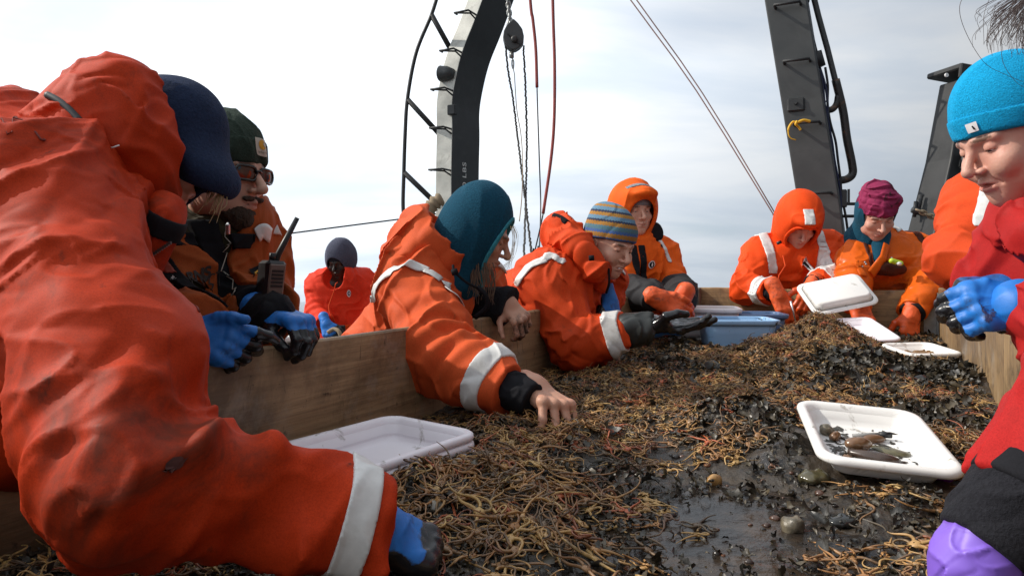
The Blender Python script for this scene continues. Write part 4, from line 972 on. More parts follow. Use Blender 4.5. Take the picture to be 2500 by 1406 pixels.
def trays():
    t = tray('white tray with shells and weed in it, tipped up beside the red sleeve', .275, .222, .040, M['plastic'])
    BLc, BRc, FLc, FRc = P(1950, 985, 1.37), P(2222, 985, 1.37), P(2012, 1130, 1.105), P(2356, 1146, 1.105)
    C = (BLc + BRc + FLc + FRc) / 4; al = (BLc + BRc) / 2 - (FLc + FRc) / 2; ac = (FRc - FLc) + (BRc - BLc); L = np.linalg.norm(al); 
    C_, x, y, z = frame_from(C, al, -ac); place(t, C - z * .04, x, y, z); T1 = (C - z * .04, x, y, z)
    # stack of three by the side panel
    c4 = [P(720, 1078, 1.19), P(985, 1006, 1.40), P(1119, 1064, 1.225), P(850, 1148, 1.03)]
    C = sum(c4) / 4; al = (c4[1] - c4[0]) + (c4[2] - c4[3]); ac = (c4[0] - c4[3]) + (c4[1] - c4[2]); C_, x, y, z = frame_from(C, al, ac)
    for k, lb in enumerate(('uppermost empty white tray of the stack against the plywood side', 'middle tray of the white stack against the plywood side, only its rim showing', 'lowest tray of the white stack against the plywood side, resting on the mud')):
        t = tray(lb, .285, .232, .046, M['plastic_lilac']); place(t, C - z * (.046 + k * .0145) + A(.001, -.002, 0) * k, *(nrm(x + (0.004 * k) * y), y, z))
    t = tray('small white tray holding a crab, at the far corner of the bin', .20, .225, .045, M['plastic'])
    cc = [P(2170, 836, 2.72), P(2300, 834, 2.72), P(2331, 862, 2.50), P(2190, 866, 2.50)]; C = sum(cc) / 4; al = (cc[1] - cc[0]) + (cc[2] - cc[3]); ac = (cc[0] - cc[3]) + (cc[1] - cc[2])
    C_, x, y, z = frame_from(C, al, ac); place(t, C - z * .045, x, y, z); T3 = (C - z * .045, x, y, z)
    t = tray('empty white tray sloping down from the tallest heap towards an orange glove', .34, .17, .045, M['plastic_lilac'])
    cc = [P(2036, 773, 3.22), P(2110, 772, 3.22), P(2199, 826, 2.86), P(2118, 838, 2.86)]; C = sum(cc) / 4; al = (cc[3] - cc[0]) + (cc[2] - cc[1]); ac = (cc[1] - cc[0]) + (cc[2] - cc[3])
    C_, x, y, z = frame_from(C, al, ac); place(t, C - z * .045, x, y, z)
    t = tray('white tray held tilted on edge above the tallest heap, underside showing', .31, .22, .045, M['plastic'])
    cc = [P(1954, 772, 3.22), P(1990, 700, 3.36), P(2131, 668, 3.36), P(2092, 748, 3.22)]; C = sum(cc) / 4; al = (cc[2] - cc[1]) + (cc[3] - cc[0]); ac = (cc[1] - cc[0]) + (cc[2] - cc[3])
    x = nrm(al); n = nrm(np.cross(x, ac)); n = n if n[1] > 0 else -n; y = np.cross(n, x); place(t, C - n * .045, x, y, n)
    t = tub('light blue smeared tub standing in front of the other tubs', .320, .24, .125, M['tub_blue']); tub_place(t, 1797, 0, 2.98, MUD + .010, -.06)
    t = tub('dark slate blue tub behind the light blue one', .31, .24, .125, M['tub_navy']); tub_place(t, 1832, 0, 3.30, MUD + .010, -.12)
    t = tub('white tub half hidden behind the light blue one', .33, .25, .135, M['tub_white']); tub_place(t, 1718, 0, 3.28, MUD + .028, -.2)
    # ---- things lying in the trays
    def on(T, u, v, h=0.0055): return T[0] + T[1] * u + T[2] * v + T[3] * h
    def on1(u, v, h=.0055): return on(T1, u * 1.12 + .006, (v - .012) * 1.05, h)
    C, x, y, z = T1   # x runs to the far edge, y to the left
    shellm = simple('brown_shell', (0.16, 0.085, 0.042), 0.22, var=0.4, nscale=60, bmp=.2, spec=.6)
    greysh = simple('grey_ribbed_shell', (0.13, 0.11, 0.075), 0.35, var=0.5, nscale=90, bmp=.4)
    fish = simple('dark_fish_skin', (0.045, 0.028, 0.02), 0.25, var=0.5, nscale=40, spec=.6)
    weed = simple('olive_weed', (0.10, 0.09, 0.05), 0.3, var=0.6, nscale=60)
    def blob(name, c, rad, rot, mat, label, cat, grp=None, bumpy=0.15, seed=0):
        s = S(); R = np.column_stack([x, y, z]) @ rotz(rot); s.ell(c, rad, R, 0); mn = min(rad)
        s.disp(lambda p: f32(mn * bumpy) * vnoise((p - np.asarray(c, f32)) * f32(1.6 / mn), seed))
        o = mesh_sdf(name, s, mat, None, max(mn / 5, .0012), pad=.006); 
        if o: tag(o, label, cat, grp)
    blob('clam_shell', on1(-.012, .033, .017), (.0135, .024, .013), .25, shellm, 'glossy brown clam in the middle of the tipped tray', 'shell', None, .08, 1)
    blob('snail_shell', on1(.040, .073, .014), (.012, .013, .011), .3, greysh, 'pale ribbed snail shell in the far corner of the tipped tray', 'shell', None, .2, 2)
    blob('snail_shell', on1(.022, .062, .011), (.010, .012, .009), .9, shellm, 'small brown snail shell between the ribbed one and the big clam', 'shell', None, .2, 3)
    blob('worm_tube', on1(-.054, .058, .008), (.010, .0075, .006), .5, shellm, 'small dark red worm near the left rim of the tipped tray', 'worm', None, .3, 4)
    blob('worm_tube', on1(-.088, -.022, .008), (.007, .005, .005), .2, shellm, 'tiny maroon lump near the front rim of the tipped tray', 'worm', None, .3, 5)
    def strip(name, pts, r, mat, label, cat, flat=0.45):
        q = bez([on1(u, v, h) for (u, v, h) in pts], 5); mb = MB(); n = len(q); mb.tube(q, [r * (0.25 + 0.9 * math.sin(math.pi * min(1, .06 + .94 * i / (n - 1))) ** .7) for i in range(n)], 9)
        V = np.concatenate(mb.V); c0 = on(T1, 0, 0, .006); hh = (V - c0) @ z; V = V - np.outer(hh * (1 - flat), z); tag(mk(name, V, mb.F, mat, None, True), label, cat)
    strip('small_fish', [(-.030, .052, .010), (-.042, .026, .012), (-.050, -.002, .014), (-.050, -.022, .014)], .011, fish, 'dark slender fish lying towards the front of the tipped tray', 'fish', .8)
    strip('mud_worm', [(.022, .018, .010), (.030, 0, .012), (.036, -.022, .012)], .009, simple('tan_worm', (.13, .065, .03), .3, var=.4), 'tan brown worm lying beyond the clam in the tipped tray', 'worm', .8)
    strip('weed_strip', [(.030, .050, .008), (.018, .030, .010), (.005, .018, .008)], .008, fish, 'dark weed strip beside the snail shells in the tipped tray', 'weed')
    strip('weed_strip', [(-.078, .085, .008), (-.082, .05, .008), (-.086, .015, .010), (-.084, .0, .008)], .009, fish, 'long dark weed strip along the front of the tipped tray', 'weed', .3)
    strip('weed_strip', [(.006, .006, .008), (-.004, -.015, .010), (-.008, -.035, .008), (-.004, -.05, .008)], .013, weed, 'olive frayed weed beside the clam in the tipped tray', 'weed', .3)
    mb = MB(); q = [on1(.036, .030, .010), on1(.044, -.012, .014)]; mb.tube(q, .004, 8); kn = mb.build('handle', simple('grey_knife_handle', (.25, .25, .24), .4), None, True)
    kt = thing('knife', 'small grey tool with a black tip near the far rim of the tipped tray', 'knife', on1(.036, .03, .01)); 
    kn.data.transform(Matrix.Translation(-Vector(org(kt)))); kn.parent = kt
    mb = MB(); mb.tube([on1(.0445, -.014, .014), on1(.046, -.034, .015)], .0058, 8); mb.build('tip', M['black_plastic'], kt, True)
    # smears and flecks of mud on the tray floor are one uncountable layer
    rng = np.random.RandomState(5); V = []; F = []
    for i in range(330):
        if rng.rand() < .7: u, v = rng.normal(-.015, .045), rng.normal(.03, .032)
        else: u, v = rng.uniform(-.095, .095), rng.uniform(-.065, .07)
        if abs(u) > .094 or abs(v) > .068: continue
        r = rng.gamma(1.5, .0017) + .0006; el = rng.uniform(.3, 3); an = rng.uniform(0, 3.1); b = len(V)
        for j in range(7):
            a = 2 * math.pi * j / 7; rr = r * rng.uniform(.6, 1.3); p, q = rr * math.cos(a) * el ** .5, rr * math.sin(a) / el ** .5
            V.append(on(T1, u + p * math.cos(an) - q * math.sin(an), v + p * math.sin(an) + q * math.cos(an), .0060))
        V.append(on(T1, u, v, .0060 + r * .35)); F += [(b + j, b + (j + 1) % 7, b + 7) for j in range(7)]
    tag(mk('mud_flecks', V, F, simple('wet_mud_fleck', (.030, .026, .018), .3), None, True), 'flecks of dark mud over the floor of the tipped tray', kind='stuff', cat='mud flecks')
    # crab with its legs in the small tray
    crabm = simple('crab_shell', (0.22, 0.125, 0.055), 0.4, var=.5, nscale=60, bmp=.4)
    cb = thing('crab', 'small brown crab in the far white tray', 'crab', on(T3, -.005, .0, .02)); s = S(); cc = on(T3, -.005, .0, .022); R3 = np.column_stack(T3[1:]); s.ell(cc, (.028, .022, .014), R3, 0); s.disp(lambda p: f32(.003) * vnoise(p * f32(120), 3)); mesh_sdf('carapace', s, crabm, cb, .003)
    for sd in (-1, 1):
        for k in range(4):
            a = -.7 + k * .45; d1 = T3[1] * sd * math.cos(a) + T3[2] * math.sin(a); mb = MB()
            mb.tube(bez([cc + d1 * .022, cc + d1 * .045 + T3[3] * .008, cc + d1 * .062 - T3[3] * .014], 4), [.004] * 5 + [.0025] * 4, 6); mb.build('leg', crabm, cb, True)
        mb = MB(); mb.tube(bez([cc + T3[1] * sd * .018 - T3[2] * .015, cc + T3[1] * sd * .03 - T3[2] * .034, cc + T3[1] * sd * .014 - T3[2] * .05], 4), [.004, .005, .006, .0075, .009, .009, .007, .005, .002], 7); mb.build('claw', crabm, cb, True)
    o = MB().tube([on(T3, .035, -.02, .008), on(T3, .058, -.012, .007), on(T3, .072, .012, .008)], .003, 6).build('weed_strip', fish, None, True); tag(o, 'thin dark weed strip beside the crab in the far tray', 'weed')
    # loose shells on the mud
    def loose(name, px, py, rad, rot, mat, label, cat):
        X, Y = gpx(px, py); c = A(X, Y, max(float(hgt(np.array([X]), np.array([Y]))[0]), WATER) + rad[2] * .45); s = S(); s.ell(c, rad, rotz(rot), 0); s.disp(lambda p: f32(rad[2] * .25) * vnoise((p - c.astype(f32)) * f32(90), int(px)))
        o = mesh_sdf(name, s, mat, None, .0022, pad=.006); tag(o, label, cat)
    loose('whelk_shell', 1743, 1172, (.017, .012, .011), .5, simple('yellow_brown_shell', (.30, .17, .06), .3, var=.5, nscale=50), 'yellow brown shell standing in the shallow puddle', 'shell')
    loose('mussel_shell', 1990, 1190, (.030, .020, .012), .3, simple('green_brown_shell', (.07, .06, .03), .2, var=.5, nscale=50), 'olive brown mussel shell in the dark weed left of the tipped tray', 'shell')
    loose('clam_shell', 1935, 1283, (.018, .015, .014), .2, greysh, 'ribbed grey shell lying in the puddle near the front', 'shell')
    loose('clam_shell', 2062, 1272, (.026, .016, .010), .3, simple('black_shell', (.02, .02, .018), .15, nscale=50), 'black hollow shell below the tipped tray', 'shell')
    loose('pebble', 2255, 886, (.026, .020, .014), 0, simple('orange_pebble', (.36, .12, .05), .4), 'rounded orange pebble in front of the far small tray', 'pebble')
    loose('pebble', 2250, 960, (.024, .02, .016), 0, simple('black_pebble', (.02, .02, .02), .2), 'smooth black pebble beside the dark weed near the end wall', 'pebble')
    loose('clam_shell', 1058, 1282, (.016, .02, .008), .4, simple('pearly_shell', (.20, .17, .13), .2, var=.4, nscale=40), 'pearly open shell beside the foreground glove', 'shell')
    # scrap of purple glove peeking from under the tray
    X, Y = gpx(2285, 1192); c = A(X, Y, .853); s = S(); s.cap(c + A(-.02, .012, -.004), c + A(.014, -.008, -.006), .006, .010, 0); s.disp(folds(60, .002, 3)); o = mesh_sdf('glove_scrap', s, simple('magenta_glove', (.24, .03, .30), .4), None, .002); tag(o, 'scrap of purple glove under the edge of the tipped tray', 'glove scrap')
# ---------------------------------------------------------------- people: shared builders
def head_sdf(s, F, jaw=1.0, nose=1.0, smile=0):
    R, k = F.R, F.s; e = lambda c, r, kk, op='u', rot=None: s.ell(F(*c), A(*r) * k, R if rot is None else R @ rot, kk * k, op)
    c = lambda a, b, ra, rb, kk, op='u': s.cap(F(*a), F(*b), ra * k, rb * k, kk * k, op)
    e((0, -.018, .035), (.074, .094, .082), 0); e((0, .030, -.020), (.063, .060, .080), .03)
    e((0, .040, -.070), (.048 * jaw, .046, .042), .03); e((0, .064, -.100), (.022 * jaw, .022, .019), .025)
    for sx in (-1, 1):
        e((sx * .052 * jaw, .012, -.066), (.016, .034, .026), .03)
        e((sx * .043, .064, -.026), (.021, .019, .017), .022); c((sx * .012, .090, .020), (sx * .046, .074, .020), .0085, .007, .016)
        e((sx * .032, .098, .002), (.017, .016, .011), .010, 's')
        e((sx * .076, -.008, -.012), (.007, .018, .030), .008); e((sx * .081, .000, -.012), (.005, .009, .018), .006, 's')
    c((0, .090, .008), (0, .110 + .006 * nose, -.030), .0072, .0098 * nose, .012); e((0, .108 + .004 * nose, -.034), (.0105 * nose, .011, .0085), .006)
    for sx in (-1, 1): e((sx * .0125, .098, -.036), (.0075 * nose, .0085, .0065), .006); e((sx * .006, .106, -.0425), (.0032, .004, .0035), .003, 's')
    c((-.018, .087, -.0625), (0, .0955, -.0605), .0036, .0058, .006); c((.018, .087, -.0625), (0, .0955, -.0605), .0036, .0058, .006)
    c((-.015, .088, -.0725), (.015, .088, -.0725), .0052, .0052, .006); e((0, .0925, -.0725), (.012, .0055, .0055), .006)
    c((-.021, .0895, -.0668), (.021, .0895, -.0668), .0016, .0016, .003, 's'); c((0, .1005, -.0668), (0, .097, -.0668), .0018, .0018, .004, 's')
    if smile:
        e((0, .0985, -.0668), (.017, .012, .0042), .004, 's')
        for sx in (-1, 1): e((sx * .040, .072, -.040), (.016, .014, .014), .02); c((sx * .022, .088, -.058), (sx * .028, .080, -.068), .0015, .0015, .006, 's')
    for sx in (-1, 1):  # eyelids
        def lid(p, sx=sx):
            q = F.loc(p) - np.array([sx * .032, .0745, .002], f32); d = np.sqrt((q * q).sum(1)) - f32(.0142)
            return np.maximum(d, -(q[:, 2] + f32(.0045) - f32(.0)))* f32(k)
        s.fn(lid, .003 * k); 
        def lid2(p, sx=sx):
            q = F.loc(p) - np.array([sx * .032, .0745, .002], f32); d = np.sqrt((q * q).sum(1)) - f32(.0138)
            return np.maximum(d, (q[:, 2] + f32(.0080))) * f32(k)
        s.fn(lid2, .003 * k)
    c((0, -.020, -.06), (0, -.050, -.17), .050, .055, .03)
    return s
def face_attrs(F, muddyfn=None):
    def lip(p):
        q = F.loc(p); d = np.sqrt(((q - np.array([0, .092, -.067], f32)) / np.array([.021, .02, .0095], f32)) ** 2 @ np.ones(3, f32)); return np.clip(1.6 - d * 1.3, 0, 1)
    def brow(p):
        q = F.loc(p); o = 0
        for sx in (-1, 1): d = np.sqrt((((q - np.array([sx * .030, .085, .0215], f32)) / np.array([.019, .025, .0052], f32)) ** 2).sum(1)); o = np.maximum(o, np.clip(1.5 - d, 0, 1))
        for sx in (-1, 1): d = np.sqrt((((q - np.array([sx * .032, .0885, -.0035], f32)) / np.array([.0125, .006, .0016], f32)) ** 2).sum(1)); o = np.maximum(o, np.clip(1.6 - d, 0, 1))
        return o
    r = {'lip': lip, 'brow': brow}
    if muddyfn: r['mud'] = muddyfn
    return r
def eyes(root, F, gaze=(0, .8, -.5)):
    for sx in (-1, 1):
        c = F(sx * .032, .0745, .002); mb = MB(); r = .0122 * F.s
        prof = [(r * math.sin(a), -r * math.cos(a)) for a in np.linspace(.1, math.pi - .1, 9)]; mb.lathe(prof, c, F.d(0, 1, 0), 14); e = mb.build('eye', M['eye'], root, True)
        g = nrm(F.d(*gaze)); mb = MB(); mb.lathe([(.0001, .0126 * F.s), (.0035 * F.s, .0121 * F.s), (.0056 * F.s, .0109 * F.s), (.0056 * F.s, .010 * F.s)][::-1], c, g, 12); mb.build('iris', M['iris'], e, True)
def hand_sdf(W, d, dorsal, side, curl=((.5, .7, .4),) * 4, spread=0.08, thumb=((.75, .6, -.25), (.4, .85, -.3), (.2, .9, -.4)), s=1.0, fat=1.0, wrist=.05):
    """side: -1 right hand, +1 left hand. returns S and the local frame"""
    F = Fr(W, d, dorsal, s); o = S(); g = fat; k = s
    X = [.031, .0105, -.011, -.031]; By = [.090, .095, .091, .082]; LN = [(.043, .025, .020), (.047, .029, .021), (.043, .026, .020), (.034, .020, .018)]
    for i in range(4): o.cap(F(side * X[i] * .62, .010, 0), F(side * X[i], By[i] - .004, .001), .0135 * g * k, .0115 * g * k, .014 * k)
    o.cap(F(side * .010, .016, -.006), F(side * .034, .048, -.014), .0165 * g * k, .0135 * g * k, .014 * k); o.cap(F(-side * .024, .02, -.006), F(-side * .030, .07, -.006), .013 * g * k, .012 * g * k, .014 * k)
    o.cap(F(0, -wrist, 0), F(0, .012, 0), .029 * g * k, .026 * g * k, .02 * k)
    for i in range(4):
        sp = side * spread * (1.5 - i) / 1.5; th = 0.0; p = A(side * X[i], By[i], 0.0); pts = [p]; cu = curl[i]
        for j in range(3):
            th += cu[j]; dv = A(math.sin(sp) * (1 if th < 1.2 else .4), math.cos(sp) * math.cos(th), -math.sin(th)); p = p + nrm(dv) * LN[i][j] * (1.0); pts.append(p)
        rs = [.0102 * g, .0092 * g, .0084 * g, .0072 * g]; f = S()
        for j in range(3): f.cap(F(*pts[j]), F(*pts[j + 1]), rs[j] * k, rs[j + 1] * k, .004 * k)
        f.ell(F(*(pts[0] + A(0, 0, .003))), A(.0115, .0125, .0105) * g * k, F.R, .006 * k); o.add(f, .0055 * k)
    p = A(side * .030, .026, -.010); f = S(); rs = [.0135 * g, .0112 * g, .0098 * g, .0082 * g]; ln = (.040, .031, .025)
    for j in range(3):
        dv = nrm(A(side * thumb[j][0], thumb[j][1], thumb[j][2])); q = p + dv * ln[j]; f.cap(F(*p), F(*q), rs[j] * k, rs[j + 1] * k, .004 * k); p = q
    o.add(f, .008 * k); return o, F
FIST = ((1.2, 1.5, .9),) * 4; RELAX = ((.35, .5, .3), (.42, .55, .35), (.5, .6, .35), (.55, .65, .4)); FLAT = ((.05, .12, .08), (.02, .1, .08), (.06, .14, .1), (.12, .2, .1))
def dipattr(F, z0=-.004, y0=.07, tilt=.25):
    return {'dip': lambda p: (lambda q: f32(z0) - q[:, 2] + f32(tilt) * np.maximum(q[:, 1] - f32(y0), 0))(F.loc(p))}
def glove(root, W, d, dorsal, side, mat, h, curl=RELAX, cuffmat=None, name='glove', **kw):
    dz = kw.pop('dip', (-.004, .07, .25)); s, F = hand_sdf(W, d, dorsal, side, curl, fat=kw.pop('fat', 1.18), **kw); s.disp(folds(38, .0010, 5, (0, 0, 0), (1, 1, 1)))
    o = mesh_sdf(name, s, mat, root, h, pad=.008, attrs=dipattr(F, *dz)); return o, s, F
def jacket_sdf(sk, t=.135, sh=.088, ua=.085, el=.076, wr=.056, arms='LR', seed=1, fold=.007, bell=0.0, collar=.075):
    s = S(); L, R = sk['shL'], sk['shR']; lat = R - L; w = np.linalg.norm(lat); hip = sk['hip']; up = nrm((L + R) / 2 - hip)
    sp = max(0.06, w / 2 - t * .55); ln = nrm(lat)
    for sg in (-1, 1):
        s.cap(hip + ln * sg * sp * .75, (L + R) / 2 + ln * sg * sp * .85 - up * .05, t * (1 + bell), t * .93, .06)
    s.cap(hip, (L + R) / 2 - up * .02, t, t * .9, .06); s.cap(L - up * .01, R - up * .01, sh, sh, .05)
    if 'neck' in sk: s.cap((L + R) / 2, sk['neck'], collar * 1.25, collar, .05)
    for a in arms:
        S_, E, W = sk['sh' + a], sk['el' + a], sk['wr' + a]; s.cap(S_, E, ua, el, .045); s.cap(E, W, el, wr, .035)
        dw = nrm(W - E); cut = S(); cut.fn(both(half(W, -dw), ball(W, .125)), 0); s.fn(cut.ops[0][0], .006, 's')
        ax = nrm(W - S_); s.disp(joint_folds(E, ax, .10, .055, .0055 * fold / .007, seed + 3)); s.disp(joint_folds(S_ * .75 + E * .25, nrm(E - S_), .09, .07, .004 * fold / .007, seed + 4))
    for e in sk.get('extra', ()): s.ell(*e)
    s.disp(folds(7.5, fold * 1.35, seed, (.5 + seed, .3, .7 * seed))); s.disp(folds(17, fold * .55, seed + 9, (.2 * seed, .9, .4), (1, 1, .5)))
    return s
def cuff_bits(root, sk, js, a, stripe=.78, w=.045, knit=None, h=.004, reach=.05, kr=.047, off=.006):
    E, W = sk['el' + a], sk['wr' + a]; d = nrm(W - E)
    if stripe:
        p0 = E + (W - E) * stripe; mesh_sdf('reflective_stripe', shell(js, both(slab(p0, d, w), ball(p0, .14)), off, .003), M['reflect'], root, h, p0 - .13, p0 + .13, 0)
    if knit:
        k = S(); k.cap(W - d * .03, W + d * reach, kr, kr * .84, 0); k.plane(W + d * reach, d, .006); k.disp(folds(30, .003, 4)); mesh_sdf('cuff', k, knit, root, h, pad=.01)
def braces(root, js, sk, sides, h, w=.045, frac=.08, off=.0055, zlo=None):
    """reflective tape running over each shoulder, down the chest and down the back"""
    for a in sides:
        b = 'L' if a == 'R' else 'R'; lat = sk['sh' + b] - sk['sh' + a]; p0 = sk['sh' + a] + lat * frac
        cond = both(slab(p0, lat, w), neg(ball(sk['el' + a], .16)), neg(ball(sk['wr' + a], .14)), neg(ball(sk['wr' + b], .14)), half(A(0, 0, zlo or sk['hip'][2]), (0, 0, -1)))
        mesh_sdf('reflective_stripe', shell(js, cond, off, .003), M['reflect'], root, h, js.lo, js.hi)
def legs(root, hip, lat, feet, mat=None):
    s = S(); b = S()
    for sg, ft in zip((-1, 1), feet):
        h0 = hip + nrm(lat) * sg * .09 - A(0, 0, .04); kn = (h0 + ft) / 2 + A(0, 0, 0); s.cap(h0, kn, .12, .095, .05); s.cap(kn, ft + A(0, 0, .12), .092, .085, .04)
        fw = nrm(np.cross(A(0, 0, 1), nrm(lat))) ; b.cap(ft + A(0, 0, .26), ft + A(0, 0, .06), .07, .058, .02); b.cap(ft + A(0, 0, .05), ft + fw * .17 + A(0, 0, .045), .052, .043, .02)
    s.disp(folds(7, .008, 4)); mesh_sdf('trousers', s, mat or M['trouser'], root, .014)
    mesh_sdf('boots', b, M['boot'], root, .010)
def person(label, hip): return thing('person', label, 'person', (hip[0], hip[1], 0))
def body_sdf(sk, F, **kw):
    s = S(); head_sdf(s, F, **kw); mid = (sk['shL'] + sk['shR']) / 2; s.cap(F(0, -.05, -.16), mid, .055, .07, .03); s.cap(sk['shL'], sk['shR'], .05, .05, .03); s.cap(mid, sk['hip'], .08, .09, .05)
    for a in sk.get('bodyarms', 'LR'): s.chain([sk['sh' + a], sk['el' + a], sk['wr' + a]], [.045, .038, .028], .02)
    return s
def beanie_sdf(F, drop=.0, tall=1.0, thick=1.0):
    s = S(); s.ell(F(0, -.014, .040 + .006 * tall), A(.086 * thick, .107 * thick, .088 * tall) * F.s, F.R, 0); s.plane(F(0, .08, .030 - drop), F.d(0, .22, -1), .008); return s
def beanie_band(F, base, w=.045, drop=0.0, off=.004): return shell(base, slab(F(0, .08, .030 - drop + w * .5), F.d(0, .22, -1), w), off, .004)
def hood_sdf(F, fat=1.0, thick=.010, open_=(.066, .10, .098), oc=(0, .105, -.018), neck=True, peak=0.0, seed=2, fold=.004, tall=1.0, deep=1.0):
    k = F.s; o = S(); o.ell(F(0, -.020, .025), A(.108, .128 * deep, .125 * tall) * k * fat, F.R, 0)
    if neck: o.cap(F(0, -.025, -.05), F(0, -.035, -.17), .088 * k * fat, .112 * k, .06)
    if peak: o.ell(F(0, .085, .085), A(.075, .05 + peak, .035) * k, F.R, .03)
    o.disp(folds(13, fold, seed, (.2, .1, .9), (1, 1, .4)))
    i = S(); i.ell(F(0, -.020, .025), (A(.108, .128 * deep, .125 * tall) * fat - thick) * k, F.R, 0)
    if neck: i.cap(F(0, -.025, -.05), F(0, -.035, -.19), .088 * k * fat - thick, .112 * k - thick, .05)
    w = S(); w.ell(F(*oc), A(*open_) * k, F.R, 0)
    s = S(); s.lo, s.hi = o.lo, o.hi; s.fn(o, 0); s.fn(i, .004, 's'); s.fn(w, .008, 's'); s.outer = o; s.window = w
    return s
def teeth(root, F):
    s = S(); s.ell(F(0, .0905, -.0668), A(.0125, .006, .0038) * F.s, F.R, 0); mesh_sdf('teeth', s, M['label_white'], root, .0012, pad=.004)
def hood_trim(root, hs, mat, h, w=.012, off=.003, name='hood_trim'):
    def f(p): o = hs.outer(p); return np.maximum(np.maximum(o - f32(off), -(o + f32(.013))), np.abs(hs.window(p) - f32(w * .25)) - f32(w * .5))
    return mesh_sdf(name, f, mat, root, h, hs.lo, hs.hi, .02)
def strands(name, curves, r, mat, root):
    mb = MB()
    for c in curves: q = bez(c, 6); mb.tube(q, [r * (1 - .6 * i / len(q)) for i in range(len(q))], 4, False)
    return mb.build(name, mat, root, True)
def badge(root, C, x, y, js, r, ring=M['label_white'], core=M['ink_navy']):
    b = patch('badge', C, x, y, r * 2, r * 2, ring, root, js, .002, 9, 1.0); patch('emblem', C, x, y, r * 1.5, r * 1.5, core, b, js, .003, 9, 1.0); patch('emblem', C, x, y, r * .42, r * 1.0, ring, b, js, .0038, 6, 1.0)
    return b
